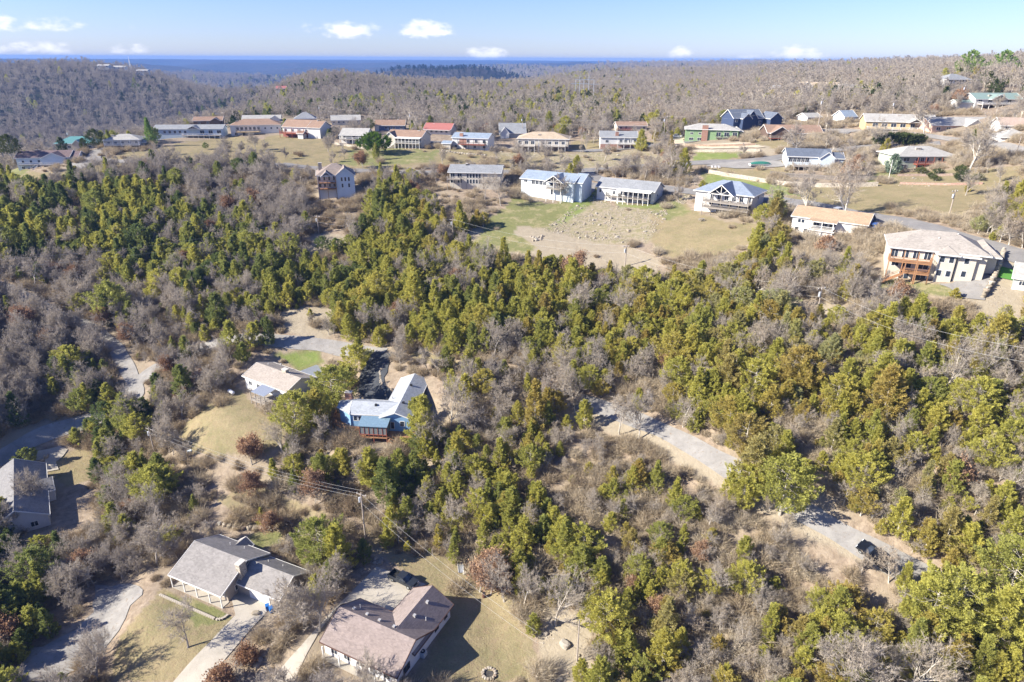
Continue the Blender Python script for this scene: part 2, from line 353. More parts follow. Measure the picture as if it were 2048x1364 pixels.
# ground cover, outlined on the survey picture: lawn, dry meadow, bare earth, rock
COVER = [
 ('dry', [(0,325),(30,315),(45,345),(160,343),(240,306),(290,300),(420,278),(560,273),(640,273),(670,290),(700,290),(850,298),(980,300),(1000,310),(960,332),(720,340),(600,329),(400,324),(280,335),(180,352),(0,364)]),
 ('lawn', [(700,300),(780,298),(880,300),(860,320),(760,335),(680,330)]), ('lawn', [(0,335),(30,325),(60,345),(20,360),(0,362)]),
 ('rock', [(985,302),(1200,305),(1290,300),(1350,325),(1180,342),(1000,340)]), ('dry', [(1000,312),(1100,318),(1090,338),(990,336)]),
 ('lawn', [(940,500),(975,440),(1035,393),(1060,405),(1150,402),(1185,372),(1198,378),(1178,412),(1100,456),(1040,452),(1020,500)]),
 ('earth', [(880,500),(960,455),(1030,452),(1100,455),(1250,490),(1330,520),(1300,570),(1180,540),(1050,520),(960,505)]), ('earth', [(610,470),(700,470),(700,495),(640,520),(600,520)]),
 ('lawn', [(930,490),(1030,470),(1080,490),(1060,505),(960,505)]),
 ('rock', [(1085,460),(1190,385),(1200,400),(1230,412),(1330,420),(1350,440),(1290,485),(1200,485)]), ('rock', [(1345,400),(1375,382),(1385,395),(1365,410)]),
 ('dry', [(1300,415),(1370,395),(1385,420),(1480,450),(1520,450),(1500,490),(1420,515),(1330,515),(1300,480)]), ('lawn', [(1240,408),(1360,400),(1380,425),(1330,440),(1290,418)]),
 ('lawn', [(1405,343),(1440,350),(1580,374),(1610,395),(1500,385),(1405,372)]), ('dry', [(1560,376),(1760,366),(1800,372),(1960,380),(1995,400),(1910,440),(1860,425),(1720,430),(1640,412),(1570,398)]),
 ('dry', [(1410,335),(1560,335),(1590,350),(1500,360),(1430,345)]), ('dry', [(1780,345),(1915,345),(2000,350),(2010,395),(1930,385),(1780,372)]), ('lawn', [(1720,350),(1780,345),(1790,365),(1730,365)]),
 ('lawn', [(1390,303),(1495,306),(1480,318),(1380,326)]), ('earth', [(1340,284),(1500,284),(1560,296),(1540,316),(1400,302)]), ('dry', [(1490,280),(1540,275),(1600,290),(1560,300)]),
 ('dry', [(1150,285),(1200,280),(1200,303),(1120,303)]), ('dry', [(1280,285),(1370,280),(1370,300),(1290,300)]),
 ('dry', [(1850,340),(2048,330),(2048,420),(1960,400)]),
 ('dry', [(340,880),(420,800),(480,776),(500,800),(570,850),(560,900),(440,915),(380,905)]), ('lawn', [(545,710),(640,696),(655,728),(610,748)]),
 ('dry', [(240,1270),(330,1180),(440,1222),(480,1245),(350,1364),(220,1364)]), ('lawn', [(340,1190),(440,1220),(470,1240),(400,1260)]),
 ('meadow', [(430,990),(520,970),(700,1050),(760,1060),(820,1060),(905,1125),(1050,1185),(1065,1290),(1090,1364),(820,1364),(900,1210),(850,1165),(770,1112),(690,1105),(600,1110),(480,1040)]),
 ('dry', [(770,1110),(880,1110),(960,1165),(1040,1210),(1050,1300),(1060,1364),(830,1364),(905,1225),(900,1200),(850,1165)]),
 ('earth', [(1060,1200),(1180,1230),(1180,1364),(1090,1364)]), ('lawn', [(500,1070),(570,1060),(560,1090),(520,1100)]),
 ('litter', [(560,1210),(600,1200),(690,1125),(745,1128),(660,1210),(540,1364),(430,1364)]),
 ('dry', [(100,925),(160,893),(195,900),(180,960),(140,972),(100,950)]),
 ('lawn', [(1715,565),(1765,556),(1900,574),(1930,600),(1860,592),(1730,580)]), ('earth', [(1890,576),(1960,535),(2000,520),(2048,522),(2048,690),(1975,640)]),
 ('earth', [(1110,800),(1200,800),(1340,870),(1560,990),(1700,1080),(1840,1150),(1800,1160),(1600,1060),(1300,900),(1120,830)]),
 ('litter', [(1130,880),(1300,900),(1340,1000),(1280,1030),(1180,980)]), ('earth', [(1560,600),(1700,610),(1720,640),(1600,640)]),
 ('earth', [(560,615),(650,610),(700,640),(640,680),(560,660)]), ('dry', [(820,700),(1010,735),(1000,760),(840,730)]),
]
def cover_fields(px, py, X, Y):
    jx = (fbm(X / 7, Y / 7, 51, 3) - 0.5) * 24; jy = (fbm(X / 7, Y / 7, 61, 3) - 0.5) * 14
    f = {k: np.zeros(np.shape(px)) for k in ('lawn', 'dry', 'meadow', 'earth', 'rock', 'litter')}
    for k, poly in COVER: f[k] = np.maximum(f[k], inpoly(px + jx, py + jy, poly).astype(float))
    return f
def build_ground():
    rr = [6.0]
    while rr[-1] < 13500:
        r = rr[-1]; rr.append(r * (1.0075 if r < 420 else 1.010 if r < 1500 else 1.012))
    rr = np.array(rr)
    th = np.radians(np.concatenate([np.arange(-180, -48, 4.0), np.arange(-48, 48, 0.25), np.arange(48, 180, 4.0)]))
    nr, nt_ = len(rr), len(th)
    X = (rr[:, None] * np.sin(th)[None]); Y = (rr[:, None] * np.cos(th)[None]); Z = H(X, Y)
    lakeZ = Z
    vs = np.stack([X.ravel(), Y.ravel(), Z.ravel()], 1)
    i, j = np.meshgrid(np.arange(nr - 1), np.arange(nt_), indexing='ij'); j2 = (j + 1) % nt_
    f = np.stack([(i * nt_ + j).ravel(), (i * nt_ + j2).ravel(), ((i + 1) * nt_ + j2).ravel(), ((i + 1) * nt_ + j).ravel()], 1)[:, ::-1]
    vs = np.vstack([vs, [[0, 0, float(H(np.array([0.]), np.array([1.]))[0])]]]); c = len(vs) - 1
    me = bpy.data.meshes.new('ground')
    fl = f.tolist() + [[c, (k + 1) % nt_, k] for k in range(nt_)]
    me.from_pydata(vs.tolist(), [], fl); me.shade_smooth()
    px, py, d = project(vs[:, 0], vs[:, 1], vs[:, 2]); F = cover_fields(px, py, vs[:, 0], vs[:, 1])
    ok = (d > 5) & (np.hypot(vs[:, 0], vs[:, 1]) < 700)
    g = F['lawn']; dr = F['dry']; ea = F['earth']
    a = me.color_attributes.new('cover', 'FLOAT_COLOR', 'POINT')
    a.data.foreach_set('color', np.stack([g * ok, np.maximum(dr, F['meadow'] * .8) * ok, ea * ok, F['rock'] * ok], 1).ravel())
    lu = np.zeros(len(vs))
    for poly in ([(1120,440),(1150,402),(1180,372),(1198,374),(1192,392),(1165,425),(1100,458)], [(1412,350),(1440,350),(1580,376),(1600,392),(1500,384),(1412,366)], [(1395,306),(1490,306),(1475,316),(1385,322)], [(1230,405),(1300,412),(1330,405),(1340,415),(1240,416)], [(560,712),(630,702),(640,722),(600,738)]): lu = np.maximum(lu, inpoly(px + (fbm(vs[:, 0] / 5, vs[:, 1] / 5, 51, 3) - .5) * 10, py + (fbm(vs[:, 0] / 5, vs[:, 1] / 5, 66, 3) - .5) * 6, poly).astype(float))
    la = me.attributes.new('lush', 'FLOAT', 'POINT'); la.data.foreach_set('value', (lu * ok).astype(np.float32))
    m, nt, b = _nt('ground_cover'); geo = nt.nodes.new('ShaderNodeNewGeometry'); o = geo.outputs['Position']
    n1 = noise(nt, o, 0.05, 6, 0.65); n2 = noise(nt, o, 0.6, 6, 0.72, 0.4); n3 = noise(nt, o, 3.0, 4, 0.8); n4 = noise(nt, o, 0.012, 5, 0.6)
    base = mixc(nt, ramp(nt, [(0.35, (0, 0, 0)), (0.65, (1, 1, 1))], n2), (.19, .145, .105), (.36, .29, .22))
    base = mixc(nt, ramp(nt, [(0.45, (0, 0, 0)), (0.62, (1, 1, 1))], n1), base, mixc(nt, n3, (.20, .17, .12), (.34, .28, .21)))
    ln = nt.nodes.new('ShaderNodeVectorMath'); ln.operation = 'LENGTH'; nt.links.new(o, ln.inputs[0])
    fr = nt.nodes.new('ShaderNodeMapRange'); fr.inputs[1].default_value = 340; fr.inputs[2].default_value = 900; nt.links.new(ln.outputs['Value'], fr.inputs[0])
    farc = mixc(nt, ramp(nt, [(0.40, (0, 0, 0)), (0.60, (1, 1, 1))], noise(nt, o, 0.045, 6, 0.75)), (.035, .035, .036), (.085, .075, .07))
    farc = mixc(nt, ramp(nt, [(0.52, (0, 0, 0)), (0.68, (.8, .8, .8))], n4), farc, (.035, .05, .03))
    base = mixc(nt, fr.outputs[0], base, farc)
    at = nt.nodes.new('ShaderNodeAttribute'); at.attribute_name = 'cover'; sp = nt.nodes.new('ShaderNodeSeparateColor'); nt.links.new(at.outputs['Color'], sp.inputs[0])
    earth = mixc(nt, n2, (.23, .19, .135), (.38, .33, .25)); earth = mixc(nt, ramp(nt, [(0.6, (0, 0, 0)), (0.72, (.8, .8, .8))], n3), earth, (.55, .50, .44))
    dry = mixc(nt, n2, (.21, .175, .095), (.32, .265, .16)); dry = mixc(nt, ramp(nt, [(0.42, (0, 0, 0)), (0.66, (.75, .75, .75))], noise(nt, o, 0.16, 5, 0.7)), dry, (.17, .16, .08))
    dry = mixc(nt, ramp(nt, [(0.52, (0, 0, 0)), (0.66, (.75, .75, .75))], n3), dry, (.17, .125, .075)); dry = mixc(nt, ramp(nt, [(0.50, (0, 0, 0)), (0.62, (.6, .6, .6))], noise(nt, o, 0.9, 5, 0.8, 0.6)), dry, (.235, .175, .115))
    lawn = mixc(nt, n2, (.13, .145, .055), (.205, .20, .09)); lawn = mixc(nt, ramp(nt, [(0.5, (0, 0, 0)), (0.62, (.85, .85, .85))], noise(nt, o, 0.22, 5, 0.75)), lawn, (.29, .25, .14))
    rock = mixc(nt, n3, (.24, .195, .125), (.38, .33, .25)); rock = mixc(nt, ramp(nt, [(0.45, (0, 0, 0)), (0.55, (.85, .85, .85))], n2), rock, (.22, .20, .105))
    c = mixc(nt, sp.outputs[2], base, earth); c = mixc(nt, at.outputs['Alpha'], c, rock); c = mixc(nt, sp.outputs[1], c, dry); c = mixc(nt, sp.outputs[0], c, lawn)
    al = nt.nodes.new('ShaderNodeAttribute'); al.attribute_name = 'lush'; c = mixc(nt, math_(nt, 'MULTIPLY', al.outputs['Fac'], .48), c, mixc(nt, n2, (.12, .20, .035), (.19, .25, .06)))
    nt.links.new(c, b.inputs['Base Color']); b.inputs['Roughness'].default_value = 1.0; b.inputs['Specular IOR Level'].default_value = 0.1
    bh = math_(nt, 'ADD', math_(nt, 'MULTIPLY', n3, 0.35), n2)
    bu = nt.nodes.new('ShaderNodeBump'); bu.inputs['Distance'].default_value = 0.35; nt.links.new(bh, bu.inputs['Height']); bu.inputs['Strength'].default_value = 0.8
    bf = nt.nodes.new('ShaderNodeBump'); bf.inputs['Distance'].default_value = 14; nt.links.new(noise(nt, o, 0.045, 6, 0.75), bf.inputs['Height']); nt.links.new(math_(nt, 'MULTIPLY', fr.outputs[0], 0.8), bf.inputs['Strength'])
    nt.links.new(bu.outputs[0], bf.inputs['Normal']); nt.links.new(bf.outputs[0], b.inputs['Normal'])
    me.materials.append(m); o = bpy.data.objects.new('ground', me); COL.objects.link(o); o['kind'] = 'structure'
build_ground()
def build_lake():
    mb = MB(); P = []
    for (b, d) in [(-26, 4700), (-26, 9300), (-5, 9300), (-5, 4700)]:
        b = R(b); P.append((math.sin(b) * d, math.cos(b) * d, LAKE_Z))
    mb.poly(P, [(3, 2, 1, 0)])
    m, nt, b = _nt('lake_water'); b.inputs['Base Color'].default_value = (.02, .06, .12, 1); b.inputs['Roughness'].default_value = 0.12
    tag(mb.build('lake', m), kind='structure')
build_lake()

# ================================================================ roads, drives and yards, draped over the ground
ROADPTS = []
def zoff(x, y): return 0.05 + 0.0006 * math.hypot(x, y)
def smooth_line(pts, step):
    out = []; n = len(pts)
    for i in range(n - 1):
        p0, p1, p2, p3 = (Vector(pts[max(i - 1, 0)]), Vector(pts[i]), Vector(pts[i + 1]), Vector(pts[min(i + 2, n - 1)]))
        k = max(1, int((p2 - p1).length / step))
        for j in range(k):
            t = j / k
            out.append(0.5 * ((2 * p1) + (p2 - p0) * t + (2 * p0 - 5 * p1 + 4 * p2 - p3) * t * t + (-p0 + 3 * p1 - 3 * p2 + p3) * t ** 3))
    out.append(Vector(pts[-1])); return out
def road(name, pix, w, mat, lift=0.0):
    pts = smooth_line([ground(*p)[:2] for p in pix], 1.6); n = len(pts); V = []; NC = 5
    for i, p in enumerate(pts):
        t = (pts[min(i + 2, n - 1)] - pts[max(i - 2, 0)]).normalized(); s = Vector((t.y, -t.x))
        ww = w * (1 + 0.10 * math.sin(i * 0.35) + 0.05 * math.sin(i * 0.91))
        for k in range(NC):
            q = p + s * ww * (k / (NC - 1) - 0.5); V.append((q.x, q.y))
        ROADPTS.append((p.x, p.y, w / 2 + 0.4))
    A = np.array(V); Z = H(A[:, 0], A[:, 1]) + 0.05 + 0.0006 * np.hypot(A[:, 0], A[:, 1]) + lift
    mb = MB(); mb.v = [(A[i, 0], A[i, 1], Z[i]) for i in range(len(V))]
    mb.f = [(i * NC + k, i * NC + k + 1, (i + 1) * NC + k + 1, (i + 1) * NC + k) for i in range(n - 1) for k in range(NC - 1)]
    return tag(mb.build(name, mat, smooth=True), kind='structure')
def patch(name, pix, mat, lift=0.0, thick=0.0, world=None, step=1.3, clear=True):
    P = world or [ground(*p)[:2] for p in pix]
    if mat in (GRAV, NEWASPH) or mat.name == 'tan_gravel':
        Q = []
        for i in range(len(P)):
            a, b = P[i], P[(i + 1) % len(P)]; k = max(1, int(math.dist(a, b) / 1.6)); Q += [(a[0] + (b[0] - a[0]) * t / k, a[1] + (b[1] - a[1]) * t / k) for t in range(k)]
        P = [(x + (float(vnoise(np.array([x / 1.9]), np.array([y / 1.9]), 3)[0]) - .5) * 1.5, y + (float(vnoise(np.array([x / 1.9]), np.array([y / 1.9]), 8)[0]) - .5) * 1.5) for x, y in Q]
    n = len(P); xs = [p[0] for p in P]; ys = [p[1] for p in P]
    per = []
    for i in range(n):
        a, b = P[i], P[(i + 1) % n]; k = max(1, int(math.dist(a, b) / step))
        per += [(a[0] + (b[0] - a[0]) * t / k, a[1] + (b[1] - a[1]) * t / k) for t in range(k)]
    gx, gy = np.meshgrid(np.arange(min(xs), max(xs), step), np.arange(min(ys), max(ys), step)); gx, gy = gx.ravel() + 0.013, gy.ravel() + 0.017
    ins = inpoly(gx, gy, P); gx, gy = gx[ins], gy[ins]
    m = len(per); co = [Vector(p) for p in per] + [Vector((a, b)) for a, b in zip(gx, gy)]
    vo, _, fo, _, _, _ = delaunay_2d_cdt(co, [(i, (i + 1) % m) for i in range(m)], [tuple(range(m))], 1, 1e-4)
    A = np.array([(v.x, v.y) for v in vo]); Z = H(A[:, 0], A[:, 1]) + 0.05 + 0.0006 * np.hypot(A[:, 0], A[:, 1]) + lift
    mb = MB(); mb.v = [(A[i, 0], A[i, 1], Z[i]) for i in range(len(A))]; mb.f = [tuple(f) for f in fo]
    o = mb.build(name, mat); o['kind'] = 'structure'
    if clear:
        for a, b in zip(gx, gy): ROADPTS.append((a, b, 1.3))
    return o
road('upper_road', [(2100,533),(2048,516),(1980,495),(1900,468),(1830,450),(1760,437),(1700,426),(1640,414),(1590,405),(1540,398),(1470,394),(1400,386),(1340,379),(1290,373),(1240,368),(1205,361),(1178,352)], 6.5, ASPH)
road('ridge_road', [(560,330),(640,338),(720,343),(800,346),(880,346),(960,345),(1040,345),(1120,345),(1178,341),(1240,337),(1320,330),(1400,326),(1480,323),(1540,318),(1580,311),(1640,303),(1700,298),(1790,293),(1880,287)], 6.5, ASPH)
road('lane', [(1178,352),(1172,346),(1178,341)], 6, ASPH, 0.01)
road('hill_lane', [(120,316),(200,320),(300,326),(400,326),(480,327),(560,330)], 4.5, GRAV)
road('crest_road', [(0,329),(60,318),(130,309),(200,300),(240,290)], 5.5, GRAV)
road('village_road', [(540,258),(600,262),(660,268),(700,276),(760,280),(840,284),(900,286),(960,292),(1060,299),(1180,302),(1290,293),(1360,286),(1420,276),(1500,262),(1540,254),(1600,262),(1700,266)], 5.5, ASPH)
road('east_lane', [(1620,262),(1700,262),(1850,272),(1960,285),(2048,305)], 5, GRAV)
road('valley_road', [(-60,560),(0,572),(60,598),(120,632),(180,655),(225,690),(250,730),(272,775),(270,800),(220,830),(150,848),(90,868),(40,895),(-40,940)], 3.7, GRAV)
road('woodland_road', [(250,790),(300,745),(360,712),(420,690),(500,678),(560,682),(640,690),(700,701),(768,708)], 4.2, GRAV)
road('forest_road', [(1150,800),(1190,812),(1250,832),(1320,860),(1380,890),(1440,925),(1520,972),(1600,1020),(1660,1055),(1720,1090),(1790,1128),(1900,1185),(2060,1262)], 3.9, GRAV)
patch('blue_house_drive', [(732,704),(790,706),(776,735),(766,755),(780,800),(730,806),(722,792),(724,750)], NEWASPH, 0.03)
patch('parking_apron', [(753,1134),(852,1169),(815,1190),(785,1222),(740,1215),(719,1200),(681,1210),(640,1262),(589,1364),(560,1420),(500,1420),(560,1340),(600,1295),(640,1250),(671,1216)], CONC)
patch('concrete_driveway', [(486,1170),(550,1200),(531,1228),(467,1300),(405,1375),(370,1430),(280,1430),(347,1364),(420,1285),(471,1231),(463,1197)], CONC)
patch('gravel_drive', [(195,1165),(290,1175),(262,1215),(235,1265),(200,1300),(150,1335),(100,1364),(20,1364),(55,1300),(110,1285),(150,1262),(185,1225)], GRAV)
patch('concrete_walk', [(60,905),(120,893),(136,900),(112,925),(118,940),(92,945),(90,920),(40,925)], CONC, 0.02)
patch('garage_apron', [(1885,571),(1905,566),(1942,536),(1968,508),(1998,510),(1992,540),(1970,600),(1940,600)], GRAV, 0.02)
patch('blue_court', [(1912,545),(1968,505),(2002,512),(1985,552)], NEWASPH, 0.08)
patch('artificial_turf', [(1997,533),(2030,541),(2024,562),(1988,554)], plain('green_turf', (.06, .17, .03), 0.9, vary=.3, scale=20), 0.03)
patch('driveway', [(1180,365),(1196,368),(1190,380),(1178,392)], GRAV)
patch('gravel_yard', [(1440,326),(1560,322),(1570,334),(1480,338),(1410,333)], GRAV, 0.03)
patch('green_house_yard', [(1330,276),(1368,276),(1368,288),(1400,290),(1500,286),(1530,296),(1400,298),(1335,293)], roadmat('tan_gravel', (.45, .37, .27), (.62, .53, .40), .1), 0.02)
ROADA = np.array(ROADPTS)
def build_haze():
    m = bpy.data.materials.new('pale_air'); m.use_nodes = True; nt = m.node_tree; nt.nodes.clear()
    out = nt.nodes.new('ShaderNodeOutputMaterial'); v = nt.nodes.new('ShaderNodeVolumePrincipled')
    v.inputs['Color'].default_value = (.18, .36, .82, 1); v.inputs['Density'].default_value = HAZE_DENSITY; v.inputs['Anisotropy'].default_value = 0.0
    nt.links.new(v.outputs[0], out.inputs['Volume'])
    mb = MB().box(-14000, 14000, -14000, 14000, -200, 107); o = mb.build('haze', m); o['kind'] = 'stuff'
HAZE_DENSITY = 0.000105
build_haze()
# ================================================================ tree kinds
def leafmat(name, stops, trans=0.3, sat_noise=0.02):
    """foliage whose tone drifts from tree to tree and from stand to stand"""
    m, nt, b = _nt(name); oi = nt.nodes.new('ShaderNodeObjectInfo'); tc = nt.nodes.new('ShaderNodeTexCoord')
    ns = noise(nt, oi.outputs['Location'], sat_noise, 2, 0.6); sx = nt.nodes.new('ShaderNodeSeparateXYZ'); nt.links.new(oi.outputs['Location'], sx.inputs[0])
    west_shade = nt.nodes.new('ShaderNodeMapRange'); west_shade.inputs[1].default_value = -90; west_shade.inputs[2].default_value = 30; west_shade.inputs[3].default_value = -.34; west_shade.inputs[4].default_value = .06; nt.links.new(sx.outputs['X'], west_shade.inputs[0]); ns = math_(nt, 'ADD', ns, west_shade.outputs[0])  # darker westward: shade of the slope facing away, put into the colour
    f = math_(nt, 'ADD', math_(nt, 'MULTIPLY', oi.outputs['Random'], 0.55), math_(nt, 'MULTIPLY', math_(nt, 'SUBTRACT', ns, 0.22), 0.8), True)
    c = ramp(nt, stops, f)
    n2 = noise(nt, tc.outputs['Object'], 1.3, 3, 0.7)
    hi = mixc(nt, 1.0, c, (1.32, 1.28, 1.15), 'MULTIPLY'); lo = mixc(nt, 1.0, c, (.78, .79, .80), 'MULTIPLY')
    c = mixc(nt, ramp(nt, [(0.35, (0, 0, 0)), (0.65, (1, 1, 1))], n2), lo, hi)
    nt.nodes.remove(b); d = nt.nodes.new('ShaderNodeBsdfDiffuse'); t = nt.nodes.new('ShaderNodeBsdfTranslucent'); mx = nt.nodes.new('ShaderNodeMixShader')
    mx.inputs[0].default_value = trans; nt.links.new(c, d.inputs[0]); nt.links.new(c, t.inputs[0]); nt.links.new(d.outputs[0], mx.inputs[1]); nt.links.new(t.outputs[0], mx.inputs[2])
    nt.links.new(mx.outputs[0], nt.nodes['Material Output'].inputs[0]); return m
CEDAR_M = leafmat('cedar_foliage', [(0.0, (.17, .215, .085)), (0.16, (.31, .335, .11)), (0.36, (.43, .425, .12)), (0.58, (.50, .475, .13)), (0.74, (.43, .345, .12)), (0.86, (.40, .41, .22)), (1.0, (.55, .50, .12))], 0.5)
DARKCEDAR_M = leafmat('dark_cedar_foliage', [(0.0, (.05, .075, .035)), (0.5, (.09, .11, .04)), (1.0, (.13, .13, .05))], 0.25)
BARK_M = leafmat('grey_bark', [(0.0, (.29, .26, .24)), (0.5, (.41, .38, .35)), (1.0, (.54, .51, .48))], 0.0)
TWIG_M = leafmat('bare_twigs', [(0.0, (.31, .28, .265)), (0.3, (.385, .345, .315)), (0.65, (.43, .385, .34)), (1.0, (.41, .335, .27))], 0.35)
BROWNLEAF_M = leafmat('dry_brown_leaves', [(0.0, (.28, .17, .11)), (0.6, (.36, .235, .16)), (1.0, (.44, .31, .22))], 0.3)
BRUSH_M = leafmat('dry_brush', [(0.0, (.28, .22, .16)), (0.5, (.42, .355, .27)), (1.0, (.50, .45, .38))], 0.3)
GREENLEAF_M = leafmat('broad_green_leaves', [(0.0, (.10, .17, .03)), (1.0, (.13, .20, .04))], 0.35)
PINE_M = leafmat('pine_foliage', [(0.0, (.22, .32, .10)), (1.0, (.26, .36, .11))], 0.4)
def tris_mesh(name, V, mats, midx=None, smooth=False):
    n = len(V) // 3
    me = bpy.data.meshes.new(name); me.vertices.add(len(V)); me.vertices.foreach_set('co', np.asarray(V, np.float32).ravel())
    me.loops.add(len(V)); me.loops.foreach_set('vertex_index', np.arange(len(V), dtype=np.int32))
    me.polygons.add(n); me.polygons.foreach_set('loop_start', np.arange(0, len(V), 3, dtype=np.int32)); me.polygons.foreach_set('loop_total', np.full(n, 3, np.int32))
    for m in mats: me.materials.append(m)
    if midx is not None: me.polygons.foreach_set('material_index', np.asarray(midx, np.int32))
    me.update(); me.validate(); return me
def tuft_tris(rng, C, OUT, n, spread, size, width, flat=0.6):
    """n small leafy sprays round each centre, each a narrow triangle that points outwards and a little up"""
    m = len(C) * n
    c = np.repeat(C, n, 0); o = np.repeat(OUT, n, 0); sp = np.repeat(spread, n, 0)[:, None]
    off = rng.normal(0, 1, (m, 3)); off[:, 2] *= flat
    p = c + off * sp * 0.5
    d = o + rng.normal(0, 0.55, (m, 3)); d[:, 2] += 0.25; d /= np.linalg.norm(d, axis=1)[:, None]
    s = np.cross(d, rng.normal(0, 1, (m, 3))); s /= np.linalg.norm(s, axis=1)[:, None] + 1e-6
    L = size * rng.uniform(0.6, 1.4, (m, 1)); W = width * rng.uniform(0.6, 1.4, (m, 1))
    return np.stack([p - s * W, p + s * W, p + d * L], 1).reshape(-1, 3)
def plume_tris(rng, C, OUT, n, LEN, size, width, up=.95):
    """plumes: upswept cones of foliage sprays, as junipers carry them"""
    AX = OUT.copy(); AX[:, 2] = up + rng.uniform(-.35, .35, len(C)); AX /= np.linalg.norm(AX, axis=1)[:, None]
    m = len(C) * n; c = np.repeat(C, n, 0); ax = np.repeat(AX, n, 0); L = np.repeat(LEN, n)[:, None]
    t = rng.uniform(0, 1, (m, 1)) ** 1.3; v = rng.normal(0, 1, (m, 3)); v -= ax * (v * ax).sum(1)[:, None]; v /= np.linalg.norm(v, axis=1)[:, None] + 1e-6
    p = c + ax * (t - .45) * L + v * (1 - t * .85) * L * .36 * np.sqrt(rng.uniform(.15, 1, (m, 1)))
    d = ax * 1.0 + v * .75 + rng.normal(0, .35, (m, 3)); d /= np.linalg.norm(d, axis=1)[:, None]
    s = np.cross(d, rng.normal(0, 1, (m, 3))); s /= np.linalg.norm(s, axis=1)[:, None] + 1e-6
    LL = size * rng.uniform(.55, 1.4, (m, 1)); W = width * rng.uniform(.6, 1.4, (m, 1))
    return np.stack([p - s * W, p + s * W, p + d * LL], 1).reshape(-1, 3)
def tube_tris(P, Q, r0, r1, n=4):
    d = Q - P; L = np.linalg.norm(d); 
    if L < 1e-5: return np.zeros((0, 3))
    d = d / L; a = np.cross(d, [0.3, 0.9, 0.31]); a /= np.linalg.norm(a); b = np.cross(d, a)
    an = np.arange(n) * 2 * math.pi / n; ring = np.outer(np.cos(an), a) + np.outer(np.sin(an), b)
    A, B = P + ring * r0, Q + ring * r1; A2, B2 = np.roll(A, -1, 0), np.roll(B, -1, 0)
    return np.concatenate([np.stack([A, A2, B2], 1), np.stack([A, B2, B], 1)]).reshape(-1, 3)
def cedar_shape(seed, h, rad, nb=130, n=30, size=0.42, kind=0):
    """crown and trunk of an evergreen: kind 0 plump cone, 1 narrow spire, 2 broad and loose"""
    rng = np.random.default_rng(seed); C = []; OUT = []; SP = []
    ph = rng.uniform(0, 6.28, 4)
    for i in range(nb):
        t = (i + rng.uniform(0, 1)) / nb; t = t ** 0.9 if kind != 2 else t
        if kind == 1: prof = (1 - t) ** 0.85 * min(1, t * 7 + .35)
        elif kind == 2: prof = math.sin(min(1, t * 0.86 + 0.16) * math.pi) ** 0.6
        else: prof = (1 - t) ** 0.6 * min(1, t * 4 + .45)
        a = i * 2.39996 + rng.uniform(-.5, .5)
        lump = 1 + 0.20 * math.sin(2 * a + ph[0] + t * 5) + 0.14 * math.sin(3 * a + ph[1] - t * 9) + rng.uniform(-.20, .20)
        r = rad * prof * lump * (1.0 if rng.random() > 0.22 else rng.uniform(.3, .7))
        z = h * (0.07 + 0.93 * t) if kind != 2 else h * (0.28 + 0.72 * t)
        C.append((math.cos(a) * r, math.sin(a) * r, z)); OUT.append((math.cos(a), math.sin(a), 0.2 + 0.9 * t)); SP.append((0.30 * rad + .62) * (1 - t * .35) * rng.uniform(.65, 1.35))
    C, OUT, SP = np.array(C), np.array(OUT), np.array(SP)
    T = plume_tris(rng, C, OUT, n, SP * 1.0, size * .85, size * 0.24)
    top = plume_tris(rng, np.array([[0, 0, h * .95]]), np.array([[0, 0, 1.]]), 40, np.array([1.1]), size * .8, size * .25)
    trunk = [tube_tris(np.array([0, 0, -1.2]), np.array([0.05, 0, h * .45]), 0.05 * rad + .07, .08, 6), tube_tris(np.array([0.05, 0, h * .45]), np.array([0, 0, h * .96]), .08, .02, 5)]
    for k in range(0, nb, 3):
        z = C[k, 2]; trunk.append(tube_tris(np.array([0, 0, max(.3, z - .5)]), C[k], .035, .012, 3))
    return np.concatenate([T, top]), np.concatenate(trunk)
